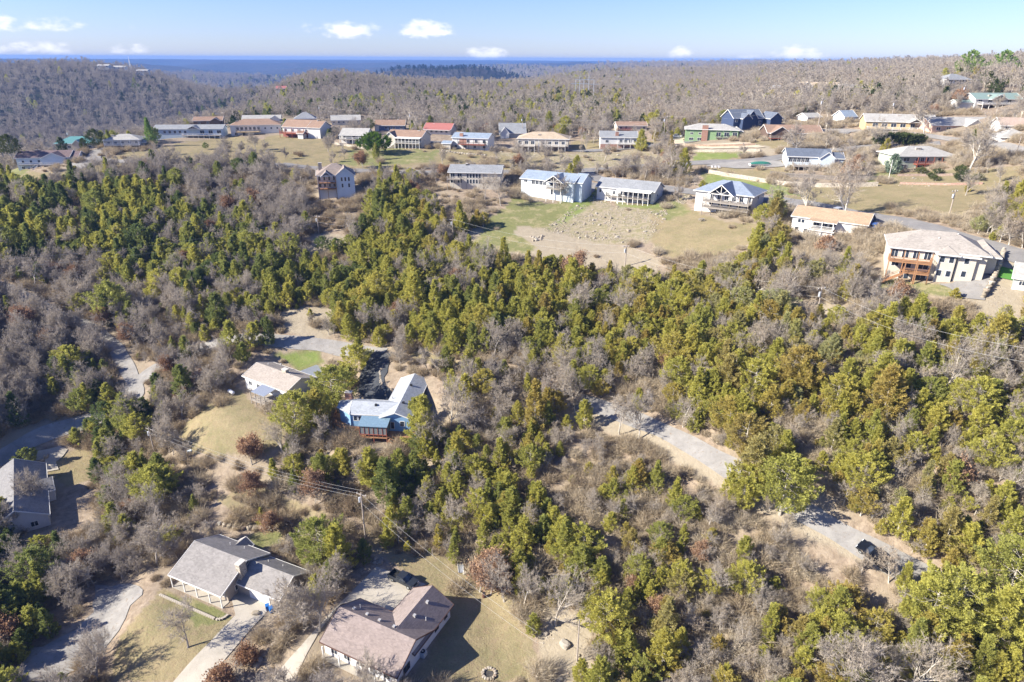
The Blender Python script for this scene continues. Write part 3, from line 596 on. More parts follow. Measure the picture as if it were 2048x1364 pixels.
def bare_shape(seed, h, spread=0.5, twig=1.0, leafy=0.0, levels=3, lean=0.0, tw=0.022):
    rng = np.random.default_rng(seed); WOOD = []; TW = []; TIPS = []
    def rnd_perp(d):
        v = rng.normal(0, 1, 3); v -= d * v.dot(d); return v / (np.linalg.norm(v) + 1e-6)
    def grow(p, d, L, r, lev):
        segs = 4 if lev == 0 else 3; pts = [p]; q = p.copy(); dd = d.copy()
        for s in range(segs):
            dd = dd + rng.normal(0, 0.10 + 0.06 * lev, 3); dd[2] += 0.06 * lev * (1 - 0.4 * (lev > 1)); dd /= np.linalg.norm(dd); q = q + dd * L / segs; pts.append(q)
        for s in range(segs):
            WOOD.append(tube_tris(pts[s], pts[s + 1], r * (1 - 0.75 * s / segs), r * (1 - 0.75 * (s + 1) / segs), 5 if lev == 0 else 3)) if r > .02 else None
            if r <= .02: TW.append(tube_tris(pts[s], pts[s + 1], r, r * .5, 3)[: 9])
        if lev >= levels:
            TIPS.extend([(pts[-1], dd), (pts[-2], dd)]); return
        n = (7, 6, 5, 4)[lev] if lev else int(6 + spread * 4)
        for k in range(n):
            t = rng.uniform(0.30 if lev == 0 else 0.22, 1.0); i = min(segs - 1, int(t * segs)); f = t * segs - i
            b = pts[i] * (1 - f) + pts[i + 1] * f
            ang = rng.uniform(0.45, 0.95) * (0.7 + spread * .6); nd = dd * math.cos(ang) + rnd_perp(dd) * math.sin(ang); nd[2] += 0.15; nd /= np.linalg.norm(nd)
            grow(b, nd, L * rng.uniform(0.42, 0.68) * (1.15 - 0.4 * t if lev == 0 else 1), r * (1 - .7 * t) * rng.uniform(.5, .75), lev + 1)
        grow(pts[-1], dd, L * .5, r * .25, lev + 1)
    grow(np.array([0, 0, -0.8]), np.array([lean, 0, 1.0]) / math.hypot(1, lean), h * 0.62, 0.018 * h + 0.03, 0)
    P = np.array([t[0] for t in TIPS]); D = np.array([t[1] for t in TIPS])
    m = max(2, int(5 * twig)); p = np.repeat(P, m, 0); d = np.repeat(D, m, 0) + rng.normal(0, .55, (len(P) * m, 3)); d[:, 2] += .15; d /= np.linalg.norm(d, axis=1)[:, None]
    p = p - d * rng.uniform(0, .35, (len(p), 1)); s = np.cross(d, rng.normal(0, 1, d.shape)); s /= np.linalg.norm(s, axis=1)[:, None] + 1e-6
    L = rng.uniform(.35, 1.0, (len(p), 1)) * (0.5 + 0.055 * h)
    TW.append(np.stack([p - s * tw, p + s * tw, p + d * L], 1).reshape(-1, 3))
    leaves = None
    if leafy:
        k = int(leafy); leaves = tuft_tris(rng, P, D, k, np.full(len(P), .9), .28, .13, 1.0)
    wood, tw_ = np.concatenate(WOOD), np.concatenate(TW)
    zmax = tw_[:, 2].max(); sc = h / zmax; return wood * sc, tw_ * sc, None if leaves is None else leaves * sc
def brush_shape(seed, h, rad, n=480):
    rng = np.random.default_rng(seed); a = rng.uniform(0, 6.28, n); r0 = rng.uniform(0, rad * .5, n); el = rng.uniform(.5, 1.5, n)
    p = np.stack([np.cos(a) * r0, np.sin(a) * r0, np.zeros(n) - .1], 1); d = np.stack([np.cos(a) * np.cos(el), np.sin(a) * np.cos(el), np.sin(el)], 1); L = rng.uniform(.5, 1, (n, 1)) * h
    q = p + d * L; s = np.cross(d, rng.normal(0, 1, d.shape)); s /= np.linalg.norm(s, axis=1)[:, None]
    A = np.stack([p - s * .022, p + s * .022, q], 1)
    b = p + d * L * rng.uniform(.4, .9, (n, 1)); d2 = d + rng.normal(0, .7, d.shape); d2 /= np.linalg.norm(d2, axis=1)[:, None]
    B = np.stack([b - s * .02, b + s * .02, b + d2 * L * .5], 1); b2 = p + d * L * rng.uniform(.3, .8, (n, 1)); d3 = d + rng.normal(0, .8, d.shape)
    C = np.stack([b2 - s * .03, b2 + s * .03, b2 + d3 * L * .25], 1)
    return np.concatenate([A, B, C]).reshape(-1, 3)
class Kind:
    """a variant of a tree: crown and trunk meshes for the single trees, one joined mesh for the mass of woodland"""
    def __init__(s, crown, trunk, cm, tm, name, h):
        s.crown = tris_mesh(name + '_crown', crown, [cm]); s.trunk = tris_mesh(name + '_trunk', trunk, [tm]); s.h = h
        s.joined = tris_mesh(name + '_tree', np.concatenate([crown, trunk]), [cm, tm], [0] * (len(crown) // 3) + [1] * (len(trunk) // 3))
CEDARS = [Kind(*cedar_shape(100 + i, h, r, int(nb * .85), 92, .30, k), CEDAR_M, BARK_M, 'cedar', h) for i, (h, r, nb, k) in enumerate(
    [(7.6, 2.1, 120, 0), (6.4, 2.0, 110, 0), (8.6, 2.4, 140, 0), (7.4, 1.6, 100, 1), (9.2, 2.0, 125, 1), (6.6, 2.8, 120, 2), (8.0, 3.1, 140, 2), (4.6, 1.6, 75, 0), (3.2, 1.3, 50, 0)])]
def bare_kind(i, h, sp, tw, lv, lean=0.0):
    w, t, _ = bare_shape(200 + i, h, sp, tw * .72, 0, lv, lean); return Kind(t, w, TWIG_M, BARK_M, 'bare', h)
BARES = [bare_kind(i, *a) for i, a in enumerate([(8.5, .5, 1.6, 3), (9.5, .35, 1.5, 3), (7.2, .7, 1.6, 3), (10.5, .6, 1.4, 3), (6.5, .4, 1.7, 3, .1), (8.8, .8, 1.5, 3, -.08), (5.2, .5, 2.2, 2), (11.0, .5, 1.3, 3)])]
def brown_kind(i, h):
    w, t, l = bare_shape(300 + i, h, .5, .5, 8, 3); return Kind(l, np.concatenate([w, t]), BROWNLEAF_M, BARK_M, 'brown_oak', h)
BROWNS = [brown_kind(i, h) for i, h in enumerate((7.0, 8.5, 5.0))]
_d = cedar_shape(401, 8.5, 3.3, 150, 34, .4, 2); DARKS = [Kind(*_d, DARKCEDAR_M, BARK_M, 'dark_evergreen', 8.5)]
_d = cedar_shape(402, 7.6, 2.6, 130, 34, .38, 0); DARKS.append(Kind(*_d, DARKCEDAR_M, BARK_M, 'dark_evergreen', 7.6))
BRUSH = [tris_mesh('brush', brush_shape(500 + i, h, r), [BRUSH_M]) for i, (h, r) in enumerate([(1.8, 1.5), (2.8, 1.6), (1.1, 1.6), (2.2, 2.2)])]
# far trees: coarser twigs on fewer branches
def far_bare(i, h):
    w, t, _ = bare_shape(600 + i, h, .6, 1.0, 0, 2, 0, .10); return tris_mesh('far_bare', np.concatenate([t, w]), [TWIG_M, BARK_M], [0] * (len(t) // 3) + [1] * (len(w) // 3))
FARBARES = [far_bare(i, h) for i, h in enumerate((9.5, 11, 8.5, 12))]
def far_cedar(i, h, r):
    c, t = cedar_shape(650 + i, h, r, 45, 12, .95, 0); return tris_mesh('far_cedar', c, [CEDAR_M if i == 1 else DARKCEDAR_M])
_c, _t = cedar_shape(660, 10, 3.4, 45, 12, .95, 0); FARSHADED = tris_mesh('far_shaded_evergreen', _c, [leafmat('cloud_shaded_foliage', [(0, (.02, .03, .02)), (1, (.035, .045, .025))], .1)])  # cloud shadow on the far round hill, painted as near-black foliage
FARCEDARS = [far_cedar(i, h, r) for i, (h, r) in enumerate([(8, 2.8), (9.5, 3.0), (7, 3.0)])]

# ================================================================ where trees stand: kinds of woodland read off the survey picture
WOODS = """
................................................
................................................
BBBBBBBBBBBBBBBBBBBBBBBBBBBBBBBBBBBBBBBB
BBBBBBBBBBBBBBBBBBBBBBBBBBBBBBBBBBBBBBBB
bbbbbmmbbbmmmmmmmmbbmmbbbbbmbbbbbbbbbbbb
mbb.mm.ss.ss.bs.ss.bb.sb.bm..b.bbsbbbbbb
...bbbbbbbbss.s..sbsbbssbb..bbs..sssbbbs
cccccccbbbbb..bcs...b....bb...s...s..sbb
ccccccccmbbbcccccsm..........cmb..s.mmmm
ccccccccccmbcccccm...........mmmsbsmmmcm
bbbbccccccccccccmccccccdccccmmmbmb....ms
bbbbbbbcmmccccccccccccccccccmmbbmbs..msm
bbbbmbbmcbmbmccbccccccccmmmmmmmdmdmmmmcc
bbmbbbbbmbdddsmb.mmbmcmcmmcmmmmdmdmmmmmc
bbmmm.bbb...s...mbmbbbmmmbmmmcmmmcmmcmcc
bbbmmmbbb...cc.....mmmmmmmmccmmcccccmccc
bbmmmmbbb.b.c.....bmmm.d.mcmmcmcccccccccc
m.bmmmb.sb.cmmmccmmmcm.mdmcccccccccccccc
..bmmm.sss.mccmmccmcmmddcddmcccccccccccc
..bbmmmm.s.sss.mccmcccdddmcmdmmccccccccc
mbbbbbmb.sssss.mcmmccccmdddmd.mmcccccccc
mmbbbbb....ssm..smccccccmdmddmm.cmmccccc
mmbbb......mm.....bmccccmmmddmdm..mcmccc
ccb........bmb.....bbccccmdmmmmdmd.mcmcc
cc.....s...bb......bmcccccmbmmmcmmmcccmc
m..m..ss..ss.........cmccccmbmmmcmmcmmcc
cmmm.ss...bbb.bb.b...smcccbbmmmcccbmmmcc
""".split()
WOODS = [(r + '.' * 40)[:40] for r in WOODS]
MIX = {'c': (.88, .98, .03), 'm': (.60, .97, .025), 'b': (.07, .80, .02), 'B': (.04, .95, .0), 's': (.15, .22, .15), 'd': (.45, .5, .08), '.': (0, 0, 0)}   # share of cedars, density, share of brown oaks
# open views kept clear of crowns: (outline, trees nearer than this distance are left out)
CLEAR = [
 ([(1370,875),(1465,930),(1465,965),(1360,915)], 145),
 ([(1690,1090),(1800,1090),(1812,1165),(1715,1165)], 125),
 ([(280,850),(320,850),(325,910),(285,910)], 200), ([(700,830),(800,850),(800,888),(700,888)], 140), ([(770,1130),(860,1140),(860,1190),(770,1180)], 130),
 ([(478,735),(520,712),(640,750),(650,775),(620,790),(560,830),(495,810),(480,775)], 175), ([(455,772),(480,772),(480,795),(455,795)], 165), ([(560,705),(650,695),(655,730),(625,752),(560,722)], 190),
 ([(665,790),(725,780),(735,705),(775,705),(785,745),(835,740),(865,760),(850,800),(820,850),(820,885),(700,885),(665,830)], 160),
 ([(640,1215),(715,1130),(760,1125),(860,1160),(915,1200),(1000,1200),(1070,1280),(1080,1364),(600,1364),(560,1364)], 130), ([(330,1150),(400,1065),(470,1070),(600,1120),(620,1160),(560,1210),(540,1240),(440,1240),(330,1170)], 118), ([(430,1240),(560,1210),(440,1364),(330,1364)], 95),
 ([(0,910),(30,900),(60,895),(150,885),(180,960),(120,970),(105,1000),(0,1000)], 160), ([(200,650),(232,660),(292,745),(300,780),(250,780),(200,690)], 240), ([(0,568),(55,585),(70,605),(0,600)], 230), ([(20,900),(110,850),(120,865),(60,895)], 190),
 ([(200,1165),(285,1175),(250,1230),(150,1340),(90,1340),(170,1240)], 100), ([(1180,800),(1230,812),(1380,880),(1370,905),(1250,860),(1180,830)], 160), ([(1590,1018),(1640,1035),(1740,1090),(1800,1130),(1760,1145),(1700,1110),(1600,1050)], 120),
 ([(1410,905),(1445,920),(1460,950),(1420,935)], 140), ([(360,715),(420,690),(500,680),(700,695),(750,708),(690,712),(600,698),(500,692),(420,705)], 215), ([(395,860),(480,780),(540,840),(545,880),(470,905),(400,905)], 160), 
 ([(240,1270),(330,1190),(440,1225),(470,1240),(340,1364),(230,1364)], 90), ([(850,1140),(940,1150),(1060,1210),(1070,1364),(820,1364)], 110), ([(440,1000),(600,1000),(700,1030),(700,1075),(520,1040)], 110),
 ([(1750,480),(1965,480),(2048,510),(2048,590),(1950,600),(1750,565)], 165), ([(1570,415),(1745,440),(1745,490),(1660,492),(1570,472)], 200), ([(1375,365),(1530,375),(1520,450),(1375,430)], 235), ([(1185,350),(1345,370),(1320,415),(1185,400)], 270),
 ([(1030,340),(1170,345),(1165,412),(1030,400)], 270), ([(890,325),(1012,330),(1005,385),(890,380)], 275), ([(620,335),(715,350),(712,400),(640,405),(620,380)], 270), ([(990,400),(1200,395),(1390,420),(1500,450),(1480,500),(1300,525),(1200,510),(960,480)], 245),
 ([(610,470),(740,455),(740,490),(610,500)], 215), ([(1560,375),(2000,370),(1990,400),(1900,430),(1570,400)], 240), ([(1560,400),(1640,412),(1800,440),(2048,510),(2048,530),(1800,462),(1560,412)], 220), ([(1760,285),(1920,285),(1930,375),(1760,360)], 285), ([(1400,335),(1600,350),(1600,380),(1400,375)], 280),
 ([(1050,815),(1180,880),(1150,890),(1040,860)], 0), ([(580,1060),(760,1040),(790,1090),(740,1125),(700,1150)], 95),
]
CLUMP = 0
def in_clear(px, py, dist, q):
    for poly, dm in CLEAR:
        q &= ~(inpoly(px, py, poly) & (dist < dm))
    return q
def woods_at(px, py):
    c = np.clip((px / 51.2).astype(int), 0, 39); r = np.clip((py / 50.52).astype(int), 0, 26)
    arr = np.array([list(x) for x in WOODS]); return arr[r, c]
def near_roads(X, Y, pad):
    out = np.zeros(len(X), bool)
    for i in range(0, len(X), 4000):
        d = np.hypot(X[i:i + 4000, None] - ROADA[None, :, 0], Y[i:i + 4000, None] - ROADA[None, :, 1]); out[i:i + 4000] = (d < ROADA[None, :, 2] + pad).any(1)
    return out
# ================================================================ buildings
FOOT = []       # (x, y, radius) kept free of trees
_wm = {}
def window(parent, x, z, w, h, y=0.0, face='f', frame=TRIM, pane=GLASS):
    """a framed window on the front (f), left (l) or right (r) wall; y is the plane of that wall"""
    key = (round(w, 2), round(h, 2), frame.name, pane.name)
    if key not in _wm:
        a = MB(); t = .09
        a.box(-w / 2, w / 2, -.06, 0, 0, t).box(-w / 2, w / 2, -.06, 0, h - t, h).box(-w / 2, -w / 2 + t, -.06, 0, t, h - t).box(w / 2 - t, w / 2, -.06, 0, t, h - t)
        if w > 1.1:
            k = max(1, int(w / .95)); 
            for i in range(1, k + 1):
                if k > 0 and i < k + 0 or k == 1 and i == 1: xx = -w / 2 + w * i / (k if k > 1 else 2); a.box(xx - .035, xx + .035, -.055, -.001, t, h - t)
        p = MB().box(-w / 2 + t, w / 2 - t, -.025, -.005, t, h - t)
        _wm[key] = (a.mesh('window_frame', frame), p.mesh('pane', pane))
    fm, pm = _wm[key]
    if face == 'f': loc, rz = (x, y, z), 0
    elif face == 'l': loc, rz = (y, x, z), -math.pi / 2
    elif face == 'b': loc, rz = (x, y, z), math.pi
    else: loc, rz = (y, x, z), math.pi / 2
    o = link('window', fm, parent, loc, rz); link('pane', pm, o); return o
def roof_block(parent, x0, x1, y0, y1, ze, rise, kind, rmat, fascia=TRIM, oh=.5, t=.16):
    """roof slabs with overhang and a fascia board; kind gx / gy gable with its ridge along x / y, hip, sf / sb shed falling to front / back"""
    X0, X1, Y0, Y1 = x0 - oh, x1 + oh, y0 - oh, y1 + oh; cx, cy = (x0 + x1) / 2, (y0 + y1) / 2; mb = MB(); fa = MB()
    if kind == 'gx':
        dz = rise * oh / (cy - y0); a = ze - dz + t; r = ze + rise + t
        mb.slab([(X0, Y0, a), (X1, Y0, a), (X1, cy, r), (X0, cy, r)], t); mb.slab([(X0, cy, r), (X1, cy, r), (X1, Y1, a), (X0, Y1, a)], t)
        ed = [((X0, Y0, a), (X1, Y0, a)), ((X0, Y1, a), (X1, Y1, a)), ((X0, Y0, a), (X0, cy, r)), ((X0, cy, r), (X0, Y1, a)), ((X1, Y0, a), (X1, cy, r)), ((X1, cy, r), (X1, Y1, a))]
    elif kind == 'gy':
        dz = rise * oh / (cx - x0); a = ze - dz + t; r = ze + rise + t
        mb.slab([(X0, Y0, a), (cx, Y0, r), (cx, Y1, r), (X0, Y1, a)], t); mb.slab([(cx, Y0, r), (X1, Y0, a), (X1, Y1, a), (cx, Y1, r)], t)
        ed = [((X0, Y0, a), (X0, Y1, a)), ((X1, Y0, a), (X1, Y1, a)), ((X0, Y0, a), (cx, Y0, r)), ((cx, Y0, r), (X1, Y0, a)), ((X0, Y1, a), (cx, Y1, r)), ((cx, Y1, r), (X1, Y1, a))]
    elif kind == 'hip':
        a = ze - .12 + t; r = ze + rise + t
        if X1 - X0 >= Y1 - Y0: k = (Y1 - Y0) / 2; p, q = (X0 + k, cy, r), (X1 - k, cy, r)
        else: k = (X1 - X0) / 2; p, q = (cx, Y0 + k, r), (cx, Y1 - k, r)
        c = [(X0, Y0, a), (X1, Y0, a), (X1, Y1, a), (X0, Y1, a)]
        if X1 - X0 >= Y1 - Y0: fs = [[c[0], c[1], q, p], [c[1], c[2], q], [c[2], c[3], p, q], [c[3], c[0], p]]
        else: fs = [[c[0], c[1], p], [c[1], c[2], q, p], [c[2], c[3], q], [c[3], c[0], p, q]]
        for f in fs: mb.slab(f, t)
        ed = [(c[i], c[(i + 1) % 4]) for i in range(4)]
    else:
        a, r = (ze, ze + rise) if kind == 'sf' else (ze + rise, ze); a += t; r += t
        P = [(X0, Y0, a), (X1, Y0, a), (X1, Y1, r), (X0, Y1, r)]; mb.slab(P, t); ed = [(P[i], P[(i + 1) % 4]) for i in range(4)]
    ro = mb.build('roof', rmat, parent)
    for p, q in ed: fa.beam((p[0], p[1], p[2] - t * .5), (q[0], q[1], q[2] - t * .5), .07, t + .08)
    if fascia: fa.build('fascia', fascia, ro)
    return ro
def wall_block(parent, x0, x1, y0, y1, zb, ze, rise, kind, mat, name='wall'):
    if kind == 'gx': pr = [(y0, zb), (y1, zb), (y1, ze), ((y0 + y1) / 2, ze + rise), (y0, ze)]; m = MB().prism(pr, x0, x1, 'x')
    elif kind == 'gy': pr = [(x0, zb), (x1, zb), (x1, ze), ((x0 + x1) / 2, ze + rise), (x0, ze)]; m = MB().prism(pr, y0, y1, 'y')
    elif kind in ('sf', 'sb'):
        a, r = (ze, ze + rise) if kind == 'sf' else (ze + rise, ze); m = MB().prism([(y0, zb), (y1, zb), (y1, r), (y0, a)], x0, x1, 'x')
    else: m = MB().box(x0, x1, y0, y1, zb, ze + .02)
    return m.build(name, mat, parent)
def deck(parent, x0, x1, z, dep, mat, posts=3, roofed=None, zb=-1.5, y=0.0, rail=TRIM, pmat=None, sides=True):
    """a raised timber deck on posts with a balustrade; roofed gives the height of the posts that carry a roof over it"""
    pmat = pmat or rail; MB().box(x0, x1, y - dep, y - .004, z - .25, z).build('deck', mat, parent)
    r = MB(); L = [((x0, y - dep + .05), (x1, y - dep + .05))]
    if sides: L += [((x0 + .05, y - dep + .05), (x0 + .05, y - .05)), ((x1 - .05, y - dep + .05), (x1 - .05, y - .05))]
    for (a, b) in L:
        for zz in (z + .12, z + .98): r.beam((*a, zz), (*b, zz), .09, .08)
        n = max(2, int(math.dist(a, b) / .28))
        for i in range(n + 1): f = i / n; xx, yy = a[0] + (b[0] - a[0]) * f, a[1] + (b[1] - a[1]) * f; r.box(xx - .022, xx + .022, yy - .022, yy + .022, z + .12, z + .95)
    r.build('railing', rail, parent)
    top = roofed if roofed else z + 1.0
    for i in range(posts):
        f = i / max(1, posts - 1); xx = x0 + .1 + (x1 - x0 - .2) * f
        MB().box(xx - .09, xx + .09, y - dep + .02, y - dep + .2, zb, top).build('post', pmat, parent)
def chimney(parent, x, y, w, d, z0, z1, mat):
    c = MB().box(x - w / 2, x + w / 2, y - d / 2, y + d / 2, z0, z1).build('chimney', mat, parent)
    MB().box(x - w / 2 - .08, x + w / 2 + .08, y - d / 2 - .08, y + d / 2 + .08, z1 + .002, z1 + .12).build('chimney_cap', plain('chimney_cap_stone', (.5, .47, .43), .9), c)
def stairs(parent, x, z, dx, y, w, mat, zb=0.0):
    """a flight of steps from height z down to the ground, running along x"""
    n = max(3, int((z - zb) / .2)); m = MB()
    for i in range(n): f = i / n; m.box(x + dx * f, x + dx * (i + 1) / n, y - w, y, z - (z - zb) * (i + 1) / n - .05, z - (z - zb) * (i + 1) / n)
    for yy in (y - w, y): m.beam((x, yy, z - .15), (x + dx, yy, zb - .05), .08, .3); m.beam((x, yy, z + .9), (x + dx, yy, zb + .9), .06, .08)
    m.build('stairs', mat, parent)
VENT = plain('roof_vent_metal', (.45, .44, .43), .5, .3)
def vent(parent, x, y, z, h=.35, r=.14): MB().tube((x, y, z - .1), (x, y, z + h), r, n=8).tube((x, y, z + h + .002), (x, y, z + h + .1), r * 1.5, r * 1.2, n=8).build('roof_vent', VENT, parent)
def house(name, label, cat, P0, P1, hpx, D, roof, wall, rmat, feats=(), base=None, hm=None, group=None, fascia=TRIM, oh=.5, below=4.0, W=None, rot=None, at=None):
    """P0, P1: where the two ends of the front wall meet the ground; hpx: how tall the front wall looks at P0; D: depth in metres"""
    g0 = ground(*P0); z = g0[2] if base is None else base; a = plane(*P0, z); b = plane(*P1, z)
    if at:
        r0, r1 = ray(*P0), ray(*P1); a = (r0[0] / math.hypot(*r0[:2]) * at, r0[1] / math.hypot(*r0[:2]) * at); b = (r1[0] / math.hypot(*r1[:2]) * at, r1[1] / math.hypot(*r1[:2]) * at); z = float(H(np.array([a[0]]), np.array([a[1]]))[0]) + 3
    ang = math.atan2(b[1] - a[1], b[0] - a[0]); WW = math.dist(a, b)
    ang = max(-.62, min(.62, ang))
    rr = math.hypot(*a)
    if rr > 285:
        lim = .24 if rr < 600 else .12
        ang = max(-lim, min(lim, ang)); WW = abs(P1[0] - P0[0]) * rr / F_PX * math.cos(math.radians(20)) / math.cos(ang)
    if rot is not None: ang = R(rot)
    if W: WW = W
    _, _, d = project(np.array([a[0]]), np.array([a[1]]), np.array([z])); d = float(d[0])
    h = hm or hpx * d / F_PX / math.cos(math.atan2(CAM_Z - z, math.hypot(*a)))
    t = thing(name, label, cat, (a[0], a[1], z), ang, group)
    kind, rise = roof
    wall_block(t, 0, WW, 0, D, -below, h, rise, kind, wall); roof_block(t, 0, WW, 0, D, h, rise, kind, rmat, fascia, oh)
    c, s = math.cos(ang), math.sin(ang)
    FOOT.append((a[0] + c * WW / 2 - s * D / 2, a[1] + s * WW / 2 + c * D / 2, max(WW, D) * .5 + 1.5))
    FOOT.append((a[0] + c * WW * .22 - s * D / 2, a[1] + s * WW * .22 + c * D / 2, D * .5 + 2.5)); FOOT.append((a[0] + c * WW * .78 - s * D / 2, a[1] + s * WW * .78 + c * D / 2, D * .5 + 2.5))
    for f in feats:
        k, q = f[0], f[1:]
        if k == 'w': u, zz, w, hh = q[:4]; window(t, u * WW, zz * h, w, hh)
        elif k == 'row':
            u0, u1, n, zz, w, hh = q[:6]
            for i in range(n): window(t, (u0 + (u1 - u0) * (i / max(1, n - 1) if n > 1 else .5)) * WW, zz * h, w, hh)
        elif k == 'lw': window(t, q[0] * D, q[1] * h, q[2], q[3], -.002, 'l')
        elif k == 'rw': window(t, q[0] * D, q[1] * h, q[2], q[3], WW + .002, 'r')
        elif k == 'deck': u0, u1, zz, dep, mat, n, rf = q[:7]; deck(t, u0 * WW, u1 * WW, zz * h, dep, mat, n, rf * h if rf else None, -3, 0, *(q[7:] if len(q) > 7 else ()))
        elif k == 'porch':      # roof carried out over a deck
            u0, u1, dep, mat = q[:4]; roof_block(t, u0 * WW, u1 * WW, -dep, .3, h * .97 - (.25 if kind != 'gy' else 0), .5, 'sf', mat, fascia, .25, .12)
        elif k == 'chim': u, v, w, top, mat = q[:5]; chimney(t, u * WW, v * D, w, .8, 0 if v <= 0 else h * .6, h + top, mat)
        elif k == 'gab':        # a gable that stands forward of the front
            u0, u1, pj, ri, mat = q[:5]; hh = q[5] if len(q) > 5 else h
            wall_block(t, u0 * WW, u1 * WW, -pj, D * .45, -below, hh, ri, 'gy', mat, 'gable_wall'); roof_block(t, u0 * WW, u1 * WW, -pj, D * .5, hh, ri, 'gy', rmat, fascia, .4)
        elif k == 'ogab':       # an open gable roof over a deck
            u0, u1, pj, ri = q[:4]; roof_block(t, u0 * WW, u1 * WW, -pj, D * .5, h, ri, 'gy', rmat, fascia, .4)
            tm = MB(); x0, x1 = u0 * WW, u1 * WW; cx = (x0 + x1) / 2
            tm.beam((x0, -pj, h), (x1, -pj, h), .16, .2).beam((cx, -pj, h), (cx, -pj, h + ri), .14, .14).beam((cx, -pj, h + .1), ((x0 + cx) / 2, -pj, h + ri * .45), .12, .12).beam((cx, -pj, h + .1), ((x1 + cx) / 2, -pj, h + ri * .45), .12, .12)
            tm.build('truss', TRIM if fascia is TRIM else fascia, t)
        elif k == 'gdoor':
            u, w, hh = q[:3]; g = MB(); 
            for i in range(4): g.box(u * WW - w / 2, u * WW + w / 2, -.05, -.004, .05 + i * hh / 4, .02 + (i + 1) * hh / 4)
            g.build('garage_door', TRIM, t)
        elif k == 'door': window(t, q[0] * WW, q[1] * h, q[2] if len(q) > 2 else 1.0, 2.05)
        elif k == 'stairs': stairs(t, q[0] * WW, q[1] * h, q[2], -q[3], 1.1, q[4])
        elif k == 'block':      # a further wing (x0, x1, y0, y1 in metres, height, rise, roof kind)
            x0, x1, y0, y1, hh, ri, kd = q[:7]; wm = q[7] if len(q) > 7 else wall
            wall_block(t, x0, x1, y0, y1, -below, hh, ri, kd, wm, 'wing_wall'); roof_block(t, x0, x1, y0, y1, hh, ri, kd, rmat, fascia, oh)
        elif k == 'band': MB().box(q[0] * WW, q[1] * WW, -.03, -.003, q[2] * h, q[3] * h).build('facing', q[4], t)
        elif k == 'vent': vent(t, q[0] * WW, q[1] * D, h + rise * (1 - abs(q[1] - .5) * 2))
    t['_w'] = WW; t['_h'] = h
    return t
def sh(n, c): return shingle(n, c)
S_BROWN = sh('brown_shingles', (.22, .155, .12)); S_GREY = sh('grey_shingles', (.25, .26, .275)); S_TAN = sh('tan_shingles', (.42, .34, .25)); S_LTGREY = sh('light_grey_shingles', (.36, .35, .33)); S_DARK = sh('dark_shingles', (.10, .10, .105))
S_BLUEG = sh('blue_grey_shingles', (.24, .29, .36)); S_ORANGE = sh('orange_shingles', (.38, .275, .185)); S_TEAL = plain('teal_metal_roof', (.10, .24, .24), .5); S_RED = plain('red_metal_roof', (.33, .13, .11), .45, vary=.08); S_PURP = sh('plum_brown_shingles', (.17, .125, .125))
S_SLATE = sh('slate_blue_shingles', (.12, .14, .18)); S_WARM = sh('warm_brown_shingles', (.28, .19, .14)); S_GREEN = plain('green_metal_roof', (.21, .28, .255), .5); S_PINK = sh('pinkish_shingles', (.40, .31, .26))
V_BLUE = siding('pale_blue_siding', (.42, .52, .62)); V_SKY = siding('powder_blue_siding', (.55, .62, .68)); V_NAVY = siding('navy_siding', (.035, .055, .115)); V_COBALT = siding('cobalt_siding', (.11, .15, .27)); V_GREEN = siding('green_siding', (.23, .35, .18)); V_SAGE = siding('sage_siding', (.42, .46, .36))
V_TAN = siding('yellow_tan_siding', (.56, .42, .22)); V_GREY = siding('grey_siding', (.38, .39, .38)); V_BROWN = siding('dark_brown_siding', (.12, .08, .06), True); V_RED = siding('red_brown_siding', (.28, .09, .07)); V_PINK = siding('peach_siding', (.58, .40, .30)); V_GREYW = siding('grey_white_siding', (.62, .62, .62))
BLK = plain('black_rail', (.03, .03, .03), .6)
h = house
# ---- western end
h('ranch_house', 'pale two storey ranch with plum brown roof and front gable, far left on the hill', 'house', (38,341), (116,339), 24, 11, ('gx', 2.2), V_SKY, S_PURP,
  [('block', 16.5, 24, 0.5, 10, 5.0, 2.0, 'gx', WHITE), ('gab', .52, .95, 2.2, 2.0, V_SKY), ('deck', .5, .98, .48, 4.2, WOODG, 4, None), ('deck', .06, .48, .48, 2.0, WOODG, 3, None), ('row', .12, .42, 3, .58, 1.1, 1.2), ('row', .1, .4, 2, .1, 1.3, 1.2), ('row', .58, .9, 3, .58, 1.3, 1.5), ('chim', .33, .45, 1.2, 2.6, BRICK), ('stairs', .46, .48, -3.5, 4.2, TRIM)])
h('hip_roof_house', 'house with teal hip roof half hidden by dark cedars near the left ridge', 'house', (112,301), (172,300), 13, 11, ('hip', 2.6), CREAM, S_TEAL, [('gab', .5, .72, 1.5, 1.6, CREAM), ('row', .1, .9, 4, .3, 1.4, 1.2)], base=48.5)
h('ranch_house', 'cream house with grey hip roof and long white balcony, left of the tall pine', 'house', (212,300), (269,299), 19, 11, ('hip', 2.0), CREAM, S_LTGREY,
  [('block', 13.5, 17, 2, 10, 3.0, 1.6, 'hip', CREAM), ('deck', .02, 1.0, .48, 2.0, WOODG, 5, .98), ('band', 0, 1, .0, .42, STONE), ('row', .12, .9, 5, .58, 1.2, 1.2), ('row', .1, .6, 3, .05, 1.4, 1.5), ('chim', .2, .3, 1.3, 1.8, STONE)])
h('long_house', 'long pale blue house with grey roof, white fascia and high deck on trestle legs', 'house', (311,276), (428,275), 17, 10, ('gx', 1.6), V_BLUE, S_GREY,
  [('deck', .42, .98, .3, 3.0, WOODG, 8, None), ('ogab', .5, .68, 2.0, 1.5), ('row', .15, .45, 5, .5, 1.3, 1.4), ('row', .7, .95, 3, .42, 2.2, 1.8), ('row', .72, .92, 2, .02, 1.8, 1.2), ], base=51)
